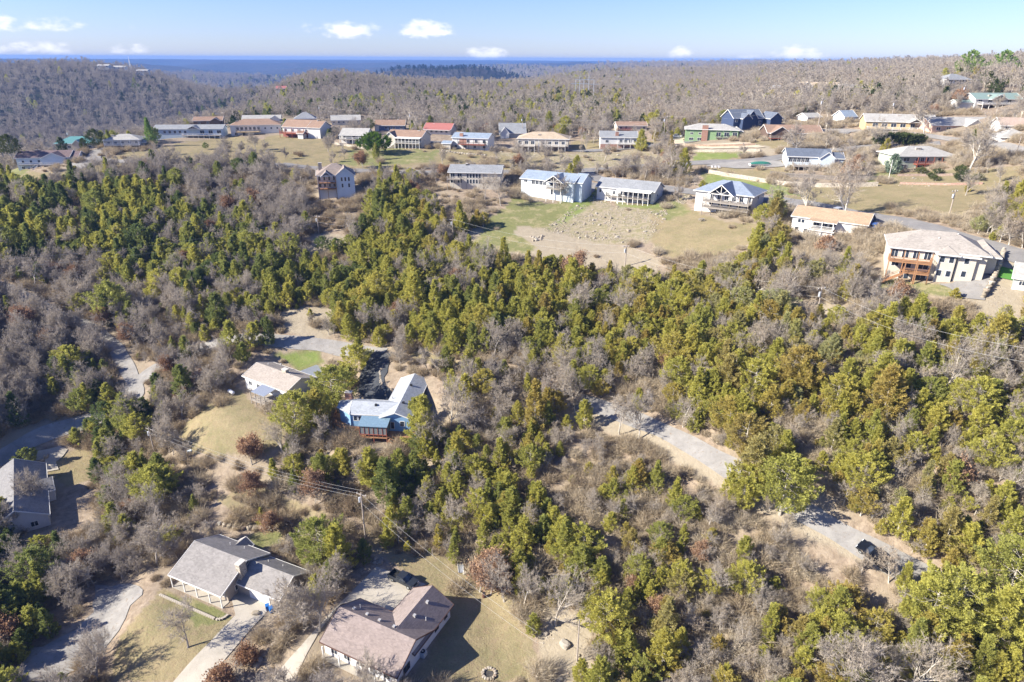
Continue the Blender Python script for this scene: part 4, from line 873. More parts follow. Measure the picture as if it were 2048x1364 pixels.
h('hip_roof_house', 'white house with brown hip roof and new yellow timber deck posts', 'house', (463,272), (552,267), 20, 13, ('hip', 2.6), WHITE, S_WARM,
  [('deck', .12, .58, .42, 4.0, WOODY, 6, .95, WOODG), ('row', .14, .55, 6, .55, 1.4, 1.5), ('row', .68, .92, 3, .6, 1.0, 1.0), ('row', .1, .4, 3, .05, 1.5, 1.5), ('chim', .12, .3, 1.4, 1.8, BRICK)])
h('gabled_house', 'red brown house with two brown roofs, red decks and white upper end wall', 'house', (567,273), (628,275), 19, 12, ('gx', 3.0), WHITE, S_WARM,
  [('block', 15.0, 22, -1, 11, 5.0, 2.6, 'gx', WHITE), ('band', 0, 1, 0, .45, V_RED), ('deck', .02, .85, .42, 4.0, WOODR, 5, .9, WOODR), ('row', .1, .8, 4, .5, 1.6, 1.5), ('block', 11, 14, -4.5, -1, 2.4, 1.0, 'gx', WHITE), ('rw', .3, .7, 1, .8), ('rw', .7, .7, 1, .8)])
h('brown_house', 'small dark brown house with rusty roof in the trees behind the long blue house', 'house', (388,251), (436,249), 9, 9, ('gx', 1.8), V_BROWN, S_WARM, [('row', .2, .8, 3, .3, 1.4, 1.2), ('gab', .62, .95, 1.5, 1.5, V_BROWN)], base=53)
h('house', 'pale grey roofed house with white fascia behind the brown hip roof house', 'house', (486,247), (552,246), 8, 10, ('gx', 1.8), WHITE, S_LTGREY, [('row', .1, .9, 4, .3, 1.3, 1.2), ('gab', .72, .98, 1.5, 1.5, WHITE)], base=54)
h('house', 'grey hip roof house deep in bare trees behind the red brown house', 'house', (590,246), (628,244), 8, 10, ('hip', 3.2), CREAM, S_GREY, [('row', .2, .8, 3, .3, 1.2, 1.2)])
h('house', 'white ranch with pale grey roof above the village road, left of the cobalt blue house', 'house', (664,250), (717,249), 9, 10, ('gx', 2.4), CREAM, S_LTGREY, [('row', .08, .92, 6, .35, 1.2, 1.1)])
h('house', 'cobalt blue ranch with reddish brown roof and white trim beside the utility pole', 'house', (750,262), (809,262), 11, 9, ('gx', 2.4), V_COBALT, S_WARM, [('row', .12, .9, 4, .35, 1.6, 1.2), ('band', .02, .14, 0, .95, WHITE), ('door', .5, 0.02), ('rw', .5, .4, 1.0, 1.0), ('chim', .75, .55, .8, 2.6, TRIM)])
h('house', 'white ranch with bright red metal roof above the village road', 'house', (848,268), (903,271), 10, 10, ('gx', 2.6), WHITE, S_RED, [('row', .1, .85, 5, .35, 1.3, 1.1), ('porch', .05, 1.0, 1.6, S_RED), ('row', .05, .95, 6, .05, .1, 2.2), ('vent', .3, .4)])
h('house', 'pale porch house left of the big round green tree', 'house', (683,286), (735,287), 17, 10, ('gx', 2.4), WHITE, S_LTGREY, [('deck', 0, 1, .5, 2.4, WOODG, 5, .95), ('porch', 0, 1.0, 2.4, S_LTGREY), ('row', .15, .85, 3, .55, 1.7, 1.6), ('row', .4, .9, 3, .04, 1.6, 1.8)])
h('balcony_house', 'cream house with brown roof and long white balconies, right of the round green tree', 'house', (775,295), (846,298), 21, 13, ('gx', 2.6), CREAM, S_WARM,
  [('gab', -.04, .28, 1.5, 2.2, CREAM), ('deck', .28, 1.0, .5, 2.6, WOODG, 8, .95), ('porch', .28, 1.0, 2.6, TRIM), ('row', .36, .95, 6, .56, 1.4, 1.7), ('row', .36, .95, 6, .04, 1.4, 1.8), ('stairs', .28, .5, -4.2, 1.5, TRIM), ('rw', .3, .62, 1, 1), ('rw', .5, .15, .9, .8), ('rw', .8, .15, .9, .8), ('chim', .82, .45, 1.0, 2.6, STONE)])
h('house', 'white house with blue grey roof and brick chimney below the red roofed ranch', 'house', (905,296), (978,301), 20, 12, ('gx', 1.8), WHITE, S_BLUEG,
  [('chim', .24, .12, 1.7, 2.0, BRICK), ('deck', .2, .95, .46, 2.6, WOODR, 6, .95, BLK), ('band', .2, .4, .48, .95, BRICK), ('row', .45, .9, 3, .55, 1.6, 1.5), ('row', .1, .9, 4, .05, 1.4, 1.4), ('block', -4, 0, -3, 2, 2.4, .9, 'gx', CREAM)])
h('dark_house', 'dark grey steep roofed house in shade left of the tan roofed house', 'house', (1000,276), (1052,276), 10, 12, ('gx', 4.2), V_GREY, S_GREY, [('row', .3, .8, 2, .3, 1.5, 1.3), ('gab', .02, .35, 1.5, 2.6, V_GREYW)])
h('hip_roof_house', 'house with wide tan hip roof and shaded balcony behind a bare orchard tree', 'house', (1035,302), (1138,304), 24, 14, ('hip', 2.4), CREAM, S_TAN,
  [('deck', -.02, .35, .46, 3.4, WOODG, 4, .95), ('deck', .42, .95, .46, 2.6, WOODG, 5, .95), ('row', .05, .3, 3, .55, 1.8, 1.6), ('row', .5, .9, 4, .55, 1.6, 1.5), ('row', .05, .9, 5, .04, 1.6, 1.6), ('chim', .42, .25, 1.2, 1.6, BLK), ('band', .0, 1, 0, .42, plain('brown_base', (.16, .12, .10)))])
h('ranch_house', 'white two storey house with grey roof, brick base and white balcony', 'house', (1200,299), (1273,300), 24, 10, ('gx', 2.2), WHITE, S_GREY,
  [('band', 0, 1, 0, .44, BRICK), ('chim', .45, .1, 1.5, 2.4, BRICK), ('deck', .46, 1.0, .48, 2.2, WOODG, 4, .96), ('row', .56, .95, 4, .55, 1.3, 1.6), ('w', .18, .55, 1.5, 1.3), ('w', .18, .08, 1.5, 1.3), ('row', .55, .9, 3, .04, 1.4, 1.7), ('block', 16.7, 19.5, 2, 9, 2.8, 1.2, 'gx', WHITE)])
h('house', 'cream two storey house with brown roof, uppermost behind the white balcony house', 'house', (1234,266), (1294,266), 14, 9, ('gx', 1.6), CREAM, S_WARM, [('row', .12, .9, 3, .55, 1.3, 1.3), ('w', .3, .5, 1.2, 2.0), ('chim', .5, .6, .9, 1.6, BRICK), ('deck', 0, .5, .45, 1.5, WOODR, 3, None, WOODR)])
h('green_house', 'bright green two storey house with grey hip roof and wide brick chimney', 'house', (1369,284), (1466,287), 25, 12, ('hip', 2.0), V_GREEN, S_LTGREY,
  [('chim', .37, -.015, 2.7, 1.9, BRICK), ('row', .12, .28, 2, .15, 2.0, 1.3), ('row', .12, .28, 2, .6, 1.4, 1.0), ('deck', .58, .99, .44, 1.6, WOODG, 4, .95, BLK, V_GREEN), ('row', .63, .94, 3, .5, 2.2, 1.9), ('w', .83, .12, 2.2, 1.2), ('w', .66, .0, 1.9, 2.1), ('block', 21.2, 25.5, 3, 12, 5.2, 1.5, 'hip', V_GREEN), ('vent', .72, .4)], oh=.7)
h('gabled_house', 'navy blue house with dark slate roof and white trimmed gables behind bare trees', 'house', (1466,253), (1535,250), 16, 11, ('gx', 3.4), V_NAVY, S_SLATE,
  [('gab', .22, .5, 2.5, 2.0, V_NAVY), ('gab', .42, .78, .6, 3.2, V_NAVY), ('w', .1, .5, 1.2, 1.8), ('block', 17, 23, -4, 5, 3.8, 2.4, 'gy', V_NAVY), ('row', .6, .9, 2, .2, 1.4, 1.6)], base=61, W=15.5)
h('ranch_house', 'long brown ranch with warm brown roof right of the green house', 'house', (1534,281), (1636,282), 15, 12, ('gx', 2.8), V_BROWN, S_WARM, [('gab', .04, .4, 1.5, 2.6, V_BROWN), ('deck', .02, .45, .4, 3, WOODR, 4, None, WOODG), ('row', .5, .95, 4, .4, 1.8, 1.4), ('row', .1, .35, 2, .45, 1.8, 1.4), ('band', .45, 1, .3, .5, V_RED)])
h('deck_house', 'pale blue house with slate roof and glazed gable behind the stone retaining wall', 'house', (1572,337), (1660,343), 24, 13, ('gx', 2.2), V_SKY, S_SLATE,
  [('gab', .72, 1.05, 2.6, 2.0, V_SKY), ('row', .79, .98, 4, .55, .8, 1.9), ('row', .08, .45, 5, .55, 1.7, 1.7), ('deck', .12, .72, .36, 4.5, WOODG, 6, None, WOODG), ('row', .12, .62, 4, .05, 1.3, 1.3), ('chim', .62, .5, 1.3, 2.0, STONE), ('block', 16.3, 20, 1, 11, 4.2, 1.6, 'gx', V_BLUE), ('lw', .3, .55, 1.2, 1.4)], rot=-13)
h('sage_house', 'sage green two storey house with grey hip roof and dark red balconies', 'house', (1792,341), (1905,341), 28, 13, ('hip', 2.6), V_SAGE, S_LTGREY,
  [('deck', .28, .99, .48, 2.2, WOODR, 6, .96, WOODR), ('w', .14, .62, 2.3, 1.4), ('w', .12, .16, 2.3, 1.4), ('row', .34, .5, 3, .52, 1.5, 1.9), ('w', .75, .6, 2.6, 1.4), ('row', .36, .6, 3, .04, 1.6, 1.9), ('w', .84, .12, 2.0, 1.4), ('chim', .42, .3, 1.9, 2.3, STONE), ('lw', .5, .2, 1, 1.2)], oh=.8)
h('tan_house', 'long yellow tan house with grey roof and gable porch above the evergreen hedge', 'house', (1728,265), (1838,268), 22, 11, ('gx', 2.6), V_TAN, S_LTGREY,
  [('ogab', .6, .97, 3, 2.6), ('deck', .02, .97, .36, 2.6, WOODG, 9, None), ('row', .14, .54, 4, .52, 2.2, 1.5), ('row', .68, .92, 3, .45, 1.8, 2.0), ('stairs', .92, .36, -3.5, 2.6, TRIM), ('chim', .5, .4, 1.4, 2.2, BRICK), ('band', 0, .6, 0, .3, V_BROWN)])
h('house', 'low peach coloured house with grey roof behind the large oak at the right', 'house', (1862,266), (1975,266), 15, 12, ('gx', 2.6), V_PINK, S_LTGREY, [('row', .1, .9, 6, .35, 1.8, 1.3), ('gab', .5, .75, 2, 2.2, WHITE)])
h('house', 'white house with green metal roof and long wooden deck high on the right hill', 'house', (1947,218), (2028,218), 19, 9, ('gx', 2.2), WHITE, S_GREEN, [('ogab', .28, .6, 2, 1.8), ('deck', .05, 1.05, .5, 3.5, WOODG, 8, None), ('row', .1, .95, 5, .58, 1.8, 1.4), ('chim', .34, .2, 1.2, 1.5, STONE), ('block', -7, 0, 1, 7, 2.6, 1, 'gx', WHITE)])
h('hip_roof_house', 'white house with pale hip roof below the green pines at the upper right', 'house', (1892,172), (1936,172), 12, 11, ('hip', 2.6), WHITE, S_GREY, [('row', .15, .85, 4, .55, 2.4, 1.8), ('row', .15, .85, 3, .1, 2.2, 1.6)])
h('house', 'white walled house with beige roof at the right edge of the photo behind shrubs', 'house', (1998,266), (2046,268), 15, 9, ('gx', 2.4), WHITE, S_PINK, [('row', .2, .8, 2, .4, 1.2, 1.2)])
h('house', 'white house with tan double roof on the upper slope among bare trees', 'house', (1600,184), (1664,186), 10, 12, ('gx', 3.0), WHITE, S_TAN, [('gab', .0, .32, 2, 3.2, WHITE), ('row', .38, .95, 5, .4, 1.6, 1.6), ('deck', .35, 1, .3, 2, WOODG, 5, None)])
h('small_house', 'small white gabled house left of the tan double roof house', 'house', (1547,187), (1574,186), 7, 9, ('gy', 3.0), WHITE, S_GREY, [('row', .2, .8, 2, .3, 1.6, 1.6)])
h('house', 'pale grey house veiled by bare trees right of the tan double roof house', 'house', (1688,186), (1725,185), 9, 10, ('gx', 2.4), WHITE, S_LTGREY, [('row', .1, .9, 4, .35, 1.6, 1.4)])
h('small_house', 'low white cottage behind the brown ranch', 'house', (1614,243), (1642,242), 8, 8, ('gx', 1.6), WHITE, S_LTGREY, [('row', .2, .8, 2, .35, 1.2, 1.2)])
h('small_house', 'white shed house with blue grey roof left of the yellow tan house', 'house', (1688,244), (1712,243), 10, 8, ('gx', 2.4), V_SKY, S_BLUEG, [('row', .3, .7, 2, .4, 1.0, 1.2)])
# ---- lower row
h('tower_house', 'tall four level white house with taupe roof, orange balconies and arched gable window', 'house', (639,399), (673,402), 46, 12, ('hip', 3.4), WHITE, sh('taupe_shingles', (.26, .215, .19)),
  [('gab', .5, 1.0, 1.4, 2.6, V_SKY), ('deck', .02, .5, .72, 2.4, WOODO, 3, .98, WOODO), ('deck', .02, .5, .47, 2.4, WOODO, 3, .7, WOODO), ('ogab', .12, .38, 2.4, 1.6), ('row', .06, .45, 4, .77, .9, 1.7), ('row', .06, .45, 4, .5, 1.0, 1.7), ('chim', .1, .6, 1.3, 3.6, STONE)], W=13.4, rot=15)
for x, z in ((8.8, 6.6), (10.1, 6.6), (11.4, 6.6), (8.9, 4.3), (11.3, 4.3)): window([o for o in COL.objects if o.name == 'tower_house'][0], x, z, .8, 1.6, -1.402)
h('shed_roof_house', 'beige house with long low grey roof and two rows of five windows', 'house', (900,378), (1000,380), 33, 14, ('gx', 1.8), CREAM, S_GREY,
  [('deck', -.04, .23, .62, 2.0, WOODG, 3, None, WOODG), ('row', .06, .2, 2, .66, 1.8, 1.8), ('row', .06, .2, 2, .36, 1.8, 1.6), ('row', .36, .6, 5, .66, .95, 1.7), ('row', .36, .6, 5, .34, .95, 1.7), ('band', .33, .345, 0, 1, WOODG), ('band', .665, .68, 0, 1, WOODG), ('chim', .3, .45, .7, 2.2, BLK)], oh=.7)
_p = h('gabled_house', 'white house with blue grey roof, open two level corner porch and bright green lawn', 'house', (1042,389), (1146,400), 32, 12, ('gx', 2.2), V_SKY, S_BLUEG,
  [('ogab', .52, .84, 2.4, 2.2), ('row', .24, .46, 4, .70, 1.4, 1.6), ('w', .09, .78, 1.4, 1.0), ('deck', .54, .82, .62, 2.6, WOODG, 3, 1.0, WOODG, TRIM), ('row', .6, .76, 2, .68, 1.6, 1.9), ('w', .6, .18, 1.0, 2.0), ('row', .25, .4, 2, .5, .5, .4), ('block', 21, 24, 1.5, 11, 6.2, 2.4, 'gx', V_SKY)])
h('cottage', 'low white house with grey roof, brick chimney and screened balcony above the rocky bank', 'house', (1193,398), (1306,410), 25, 11, ('gx', 2.4), WHITE, S_GREY,
  [('deck', .42, .95, .44, 2.6, WOODG, 7, .95, BLK, TRIM), ('porch', .4, .97, 2.6, TRIM), ('row', .46, .92, 7, .5, 1.6, 2.0), ('row', .45, .92, 4, .04, 1.6, 1.8), ('w', .06, .55, .8, 1.2), ('w', .31, .5, .9, 1.3), ('deck', .18, .4, .4, 1.6, WOODG, 3, None, BLK, TRIM), ('chim', .8, .5, 1.2, 2.2, BRICK), ('rw', .4, .5, 1, 1)])
h('hip_roof_house', 'white house with mottled blue hip roof, trussed gable and two weathered decks', 'house', (1388,421), (1488,440), 40, 13, ('hip', 3.0), WHITE, sh('mottled_blue_shingles', (.22, .26, .33)),
  [('ogab', .3, .72, 3.4, 3.0), ('deck', .2, 1.0, .62, 3.4, WOODG, 6, 1.0, WOODG), ('deck', .2, 1.0, .34, 3.4, WOODG, 6, .6, WOODG), ('row', .3, .95, 6, .66, 1.3, 2.0), ('row', .3, .95, 5, .38, 1.5, 2.0), ('row', .45, .95, 5, .02, 2.2, 2.2), ('rw', .5, .7, 1, 1.2)], oh=.8)
h('orange_roof_house', 'white house with long orange tan roof and glazed lower porch', 'house', (1580,468), (1724,490), 36, 11, ('gx', 2.0), WHITE, S_ORANGE,
  [('row', .1, .15, 2, .68, .95, 1.1), ('w', .08, .25, 1.1, 1.1), ('w', .24, .08, 2.4, 1.8), ('block', 5.6, 11.4, -2.6, 0, 2.6, .15, 'sf', WHITE), ('deck', .29, .6, .56, 2.9, WOODG, 3, .98, TRIM), ('porch', .26, .62, 2.4, S_ORANGE), ('row', .34, .56, 3, .56, 1.8, 1.9), ('band', .65, 1, .0, .42, plain('pink_block', (.55, .42, .36))), ('rw', .5, .5, 1.2, 1.2)])
_o = h('big_house', 'large cream house with taupe hip roof and tiers of orange cedar decks beside the road', 'house', (1768,556), (1856,567), 62, 12, ('hip', 3.2), CREAM, sh('taupe_hip_shingles', (.33, .30, .27)),
  [('block', 9.6, 13.0, -1.1, 6, 7.3, 1.3, 'hip', CREAM), ('block', 13.4, 17.0, -.6, 6, 7.1, 1.4, 'hip', CREAM), ('block', 17.5, 21.5, 3.0, 13, 6.8, 2.0, 'hip', CREAM), ('deck', -.01, .44, .66, 2.6, WOODO, 4, .99, WOODO), ('deck', .17, .44, .34, 2.6, WOODO, 3, .64, WOODO), ('stairs', .17, .34, -4.0, 2.4, WOODO), ('row', .05, .4, 4, .7, 1.5, 1.9), ('row', .2, .38, 2, .4, 2.2, 1.9), ('w', .08, .42, 1.6, 1.0), ('row', .2, .38, 2, .03, 2.2, 2.1), ('lw', .5, .7, 1, 1.2), ('vent', .5, .3), ('vent', .7, .45)], oh=.7, W=19.0, rot=-24)
for x, z, y in ((10.4, 5.4, -1.102), (12.2, 5.4, -1.102), (10.4, 2.2, -1.102), (12.2, 2.2, -1.102), (15.2, 5.4, -.602), (15.2, 2.4, -.602)): window(_o, x, z, 1.1, 1.5, y)
def placed(name, label, cat, x, y, z, deg): return thing(name, label, cat, (x, y, z), R(deg))
# ---- brown roofed house in the foreground
def brown_house():
    rm = sh('mauve_brown_shingles', (.255, .21, .195)); ox, oy = plane(638, 1283, 5.7); t = placed('brown_roof_house', 'white L shaped house with mauve brown shingle roof beside the concrete parking apron', 'house', ox, oy, 3.0, -26.4)
    w = siding('lilac_white_siding', (.70, .70, .72)); dk = plain('brown_fascia', (.12, .07, .055), .6)
    wall_block(t, .5, 14.4, .5, 9.7, -1, 2.75, 2.5, 'gx', w); r = roof_block(t, .5, 14.4, .5, 9.7, 2.75, 2.5, 'gx', rm, dk, .5)
    wall_block(t, 7.1, 14.38, 5.1, 15.7, -1, 2.75, 2.1, 'gy', w, 'wing_wall'); r2 = roof_block(t, 7.1, 14.38, 5.1, 15.7, 2.75, 2.1, 'gy', rm, dk, .5)
    for x, y, z in ((2.2, 6.2, 4.8), (4.8, 6.2, 4.8), (7.4, 6.0, 4.9), (10.2, 6.0, 4.9), (11.6, 9.6, 4.55), (11.8, 13.0, 4.5)): MB().box(x - .22, x + .22, y - .22, y + .22, z - .1, z + .32).build('roof_vent', VENT, r)
    for x, y, z in ((2.6, 7.2, 4.4), (13.2, 10.4, 3.6)): MB().tube((x, y, z - .2), (x, y, z + .75), .06).build('vent_pipe', TRIM, r)
    window(t, 3.0, .7, 1.7, 1.4, 14.402, 'r', dk); window(t, 11.5, 1.0, 1.2, 1.1, 14.402, 'r', dk); window(t, 14.3, 1.0, 1.0, 1.0, 14.402, 'r', dk)
    for x in (2.5, 5.0, 7.5, 10, 12.6): window(t, x, .8, 1.3, 1.3, .5)
    for x in (1.0, 4.2, 7.6, 11.0, 14.0): MB().box(x - .1, x + .1, -.55, -.35, -1, 2.55).build('post', TRIM, t)
    MB().box(.5, 14.4, -.7, .49, -.4, .12).build('porch_floor', CONC, t)
    FOOT.extend([(ox + 8, oy - 1, 8), (ox + 13, oy + 4, 9), (ox + 16, oy + 7, 8)])
brown_house()
# ---- grey roofed house with the stone chimney
def grey_house():
    g = ground(440, 1200)[2]; rm = sh('ash_grey_shingles', (.25, .235, .225)); ox, oy = plane(335.6, 1149.9, g + 2.9); t = placed('grey_roof_house', 'house with big ash grey roof, stone chimney and long shaded porch beside the concrete driveway', 'house', ox, oy, g, -24.2)
    w = siding('taupe_siding', (.36, .31, .26))
    wall_block(t, .6, 12.2, 1.8, 11.4, -2, 2.9, 2.5, 'gx', w)
    X0, X1 = 0, 12.8; mb = MB().slab([(X0, 0, 2.9), (X1, 0, 2.9), (X1, 6.6, 5.65), (X0, 6.6, 5.65)], .18).slab([(X0, 6.6, 5.65), (X1, 6.6, 5.65), (X1, 12, 3.0), (X0, 12, 3.0)], .18); r = mb.build('roof', rm, t)
    f = MB()
    for a, b in (((X0, 0, 2.82), (X1, 0, 2.82)), ((X0, 0, 2.82), (X0, 6.6, 5.57)), ((X0, 6.6, 5.57), (X0, 12, 2.92)), ((X1, 0, 2.82), (X1, 6.6, 5.57)), ((X1, 6.6, 5.57), (X1, 12, 2.92)), ((X0, 12, 2.92), (X1, 12, 2.92))): f.beam(a, b, .07, .24)
    f.build('fascia', TRIM, r)
    wall_block(t, 12.3, 22.0, 4.2, 11.2, -2, 2.7, 2.0, 'gx', w, 'wing_wall'); r2 = roof_block(t, 12.9, 22.0, 4.2, 11.2, 2.7, 2.0, 'gx', rm, TRIM, .45)
    roof_block(t, 4.6, 7.6, 9.5, 12.6, 2.7, 1.1, 'gy', rm, TRIM, .3); wall_block(t, 4.8, 7.4, 9.5, 12.6, -2, 2.7, 1.0, 'gy', w, 'dormer_wall')
    chimney(t, 12.75, 5.2, 1.0, 1.5, -1, 6.3, STONE)
    for x in (.3, 3.4, 6.5, 9.6, 12.4): MB().box(x - .08, x + .08, .12, .28, -2, 2.75).build('post', TRIM, t)
    MB().box(.2, 12.4, .1, 1.79, -.5, .1).build('porch_floor', CONC, t)
    for x in (2.4, 5.2, 8.2, 10.8): window(t, x, .8, 1.5, 1.2, 1.8)
    g_ = MB()
    for i in range(4): g_.box(15.0, 19.6, 4.12, 4.196, .05 + i * .55, .57 + i * .55)
    g_.build('garage_door', TRIM, t); window(t, 4.2, .9, 1.3, 1.2, 12.202, 'r')
    for x, y, z in ((8.2, 10.4, 3.7), (15, 9.4, 3.8), (18, 9.8, 3.5), (5.3, 9.8, 4.1)): MB().tube((x, y, z - .2), (x, y, z + .5), .07).build('vent_pipe', TRIM, r)
    c, s = math.cos(R(-24.2)), math.sin(R(-24.2)); FOOT.extend([(ox + 6 * c - 6 * s, oy + 6 * s + 6 * c, 9), (ox + 17 * c - 7 * s, oy + 17 * s + 7 * c, 7)])
    # low block wall round the lawn strip in front of the porch
    q = thing('garden_wall', 'low curved wall of grey blocks edging the lawn strip before the grey house porch', 'wall', (ox, oy, g), R(-24.2)); bm = MB().box(-.22, .22, -.2, .2, -.3, .3).mesh('block', STONE)
    path = [(.2, -1.6 + .05 * i) for i in range(0)] + [(x * .46, -2.2) for x in range(0, 29)] + [(13.2 + math.sin(a) * 1.3, -.9 - math.cos(a) * 1.3) for a in [k * .33 for k in range(1, 6)]]
    for (x, y) in path: link('block', bm, q, (x, y, 0), random.uniform(-.1, .1))
grey_house()
def tan_house():
    g = ground(520, 810)[2]; rm = sh('rosy_tan_shingles', (.34, .30, .265)); ox, oy = plane(483, 751.3, g + 3.8); t = placed('tan_roof_house', 'cream house with rosy tan roof, silver awning and open timber deck on the small lawn', 'house', ox, oy, g, -32.6)
    wall_block(t, .5, 16.2, .5, 9.3, -3, 3.8, 1.7, 'gx', WHITE); r = roof_block(t, .5, 16.2, .5, 9.3, 3.8, 1.7, 'gx', rm, TRIM, .5)
    chimney(t, 10.6, 5.2, 1.5, 1.0, 4.5, 6.3, STONE)
    for x, y in ((3.2, 6), (12.8, 4.8), (6, 7.6)): vent(t, x, y, 5.3)
    MB().slab([(8.2, -3.6, 3.2), (13.0, -3.6, 3.2), (13.0, .0, 3.75), (8.2, .0, 3.75)], .1).build('awning', METAL, t)
    d = MB().box(8.0, 13.4, -3.8, .49, .95, 1.15); d.build('deck', WOODG, t)
    rl = MB()
    for z in (1.4, 2.1): rl.beam((8.0, -3.75, z), (13.4, -3.75, z), .08, .08).beam((8.05, -3.75, z), (8.05, .4, z), .08, .08).beam((13.35, -3.75, z), (13.35, .4, z), .08, .08)
    rl.build('railing', WOODG, t)
    for x in (8.1, 9.8, 11.6, 13.3): MB().box(x - .08, x + .08, -3.8, -3.64, -3, 3.2).build('post', WOODG, t)
    for x, z in ((2.5, 1.6), (5.5, 1.6), (10.2, 1.4), (14.6, 1.6)): window(t, x, z, 1.2, 1.2, .5)
    window(t, 3.5, 1.6, 1.2, 1.0, .498, 'l')
    MB().slab([(9.2, 10.2, 3.3), (16.0, 10.2, 3.3), (16.0, 16.0, 2.9), (9.2, 16.0, 2.9)], .1).build('carport_roof', METAL, t)
    for x in (9.4, 15.8):
        for y in (10.4, 15.8): MB().box(x - .07, x + .07, y - .07, y + .07, -1, 2.85).build('post', METAL, t)
    c, s = math.cos(R(-32.6)), math.sin(R(-32.6)); FOOT.extend([(ox + 8 * c - 5 * s, oy + 8 * s + 5 * c, 10.5), (ox + 10 * c + 2 * s, oy + 10 * s - 2 * c, 4), (ox + 12 * c - 13 * s, oy + 12 * s + 13 * c, 6)])
tan_house()
def blue_house():
    g = ground(740, 880)[2]; rm = sh('pale_blue_grey_shingles', (.34, .365, .40)); ox, oy = plane(762.5, 833, g + 5); t = placed('blue_house', 'blue house with pale grey L shaped roof, orange wraparound deck and screened porch', 'house', ox, oy, g, -5.0)
    w = siding('sky_blue_siding', (.20, .36, .56))
    wall_block(t, .1, 6.3, 0, 18.6, -2, 5, 1.2, 'gy', w); r = roof_block(t, .1, 6.3, 0, 18.6, 5, 1.2, 'gy', rm, TRIM, .5)
    wall_block(t, -7.5, 1.0, 1.2, 7.2, -2, 4.9, 1.2, 'gx', w, 'west_wall'); roof_block(t, -7.2, 2.4, 1.2, 7.2, 4.9, 1.25, 'gx', rm, TRIM, .5)
    # angled end room
    P = [(-7.4, 1.0), (-10.6, 3.4), (-10.9, 6.2), (-7.4, 7.4)]; cz = 6.1; q = (-7.6, 4.2, cz)
    MB().poly([(x, y, -2) for x, y in P] + [(x, y, 4.88) for x, y in P], [(0, 1, 5, 4), (1, 2, 6, 5), (2, 3, 7, 6), (3, 0, 4, 7), (4, 5, 6, 7)]).build('end_wall', w, t)
    E = [(-7.3, .5), (-11.1, 3.2), (-11.5, 6.5), (-7.3, 7.8)]; m = MB()
    for i in range(3): m.slab([(*E[i], 4.95), q, (*E[i + 1], 4.95)][::-1], .16)
    m.build('end_roof', rm, t)
    chimney(t, -9.6, 7.4, 1.5, 1.0, 0, 6.7, BRICK)
    for x, y, z in ((-2.0, 3.2, 5.9), (3.9, 4.5, 6.1), (3.7, 13.0, 6.2)): MB().box(x - .25, x + .25, y - .25, y + .25, z - .2, z + .35).build('roof_vent', DARKM, r)
    vent(t, .6, 7.6, 5.2, .7, .1)
    # screened porch with a shed roof on legs
    MB().slab([(-4.4, -3.3, 4.3), (2.1, -3.3, 4.3), (2.1, .1, 4.95), (-4.4, .1, 4.95)], .12).build('porch_roof', plain('blue_metal_roof', (.20, .30, .38), .4, .3), t)
    sc = MB().box(-4.1, 1.8, -3.02, -2.98, 2.2, 4.2).box(-4.12, -4.08, -2.97, 1.1, 2.2, 4.3).box(1.78, 1.82, -2.97, -.01, 2.2, 4.3); sc.build('screen', plain('insect_screen', (.16, .17, .17), .8), t)
    fr = MB()
    for x in (-4.1, -3.1, -2.1, -1.1, -.1, .9, 1.8): fr.box(x - .05, x + .05, -3.1, -3.03, 1.5, 4.25)
    fr.box(-4.2, 1.9, -3.12, -3.03, 2.1, 2.25).box(-4.2, 1.9, -3.12, -3.03, 4.1, 4.25); fr.build('screen_frame', WOODR, t)
    MB().box(-4.2, 1.9, -3.1, -.01, 1.3, 1.5).build('porch_floor', WOODO, t)
    for x in (-4.1, -1.1, 1.8): MB().box(x - .08, x + .08, -3.08, -2.92, -3, 1.3).build('post', WOODR, t)
    # wraparound deck
    D = [(-4.3, -.2), (-7.6, -1.2), (-12.2, 2.6), (-12.6, 6.4), (-11.0, 6.2), (-10.7, 3.4), (-7.4, .9), (-4.3, 1.1)]
    MB().slab([(x, y, 1.5) for x, y in D], .25).build('deck', WOODO, t); rl = MB()
    for i in range(3):
        a, b = D[i], D[i + 1]
        for z in (1.7, 2.1, 2.5): rl.beam((*a, z), (*b, z), .08, .1)
        n = int(math.dist(a, b) / .9)
        for k in range(n + 1): rl.box(a[0] + (b[0] - a[0]) * k / n - .05, a[0] + (b[0] - a[0]) * k / n + .05, a[1] + (b[1] - a[1]) * k / n - .05, a[1] + (b[1] - a[1]) * k / n + .05, 1.5, 2.55)
    rl.build('railing', WOODO, t)
    for a in D[:4]: MB().box(a[0] - .08, a[0] + .08, a[1] - .08, a[1] + .08, -3, 1.3).build('post', WOODO, t)
    MB().box(1.95, 7.5, -2.4, -.01, 1.25, 1.5).build('east_deck', WOODO, t); stairs(t, 2.2, 1.4, 4.5, -2.6, 1.2, WOODO, -1.5)
    for x in (-6.3, -5.2): window(t, x, 2.9, .95, 1.3, 1.2)
    window(t, 4.6, 2.8, 1.1, 1.3, 0); window(t, 2.4, 2.0, .9, 1.8, 0)
    for y in (5, 9, 13, 16.5): window(t, y, 2.8, 1.2, 1.2, .098, 'l')
    MB().box(-5, 7, -5.5, -2.5, -1.0, -.35).build('patio', CONC, t)
    FOOT.extend([(ox + 4, oy + 4, 6.5), (ox + 5, oy + 12, 6.5), (ox - 4, oy + 3, 6), (ox - 9, oy + 4, 5), (ox, oy - 2, 5)])
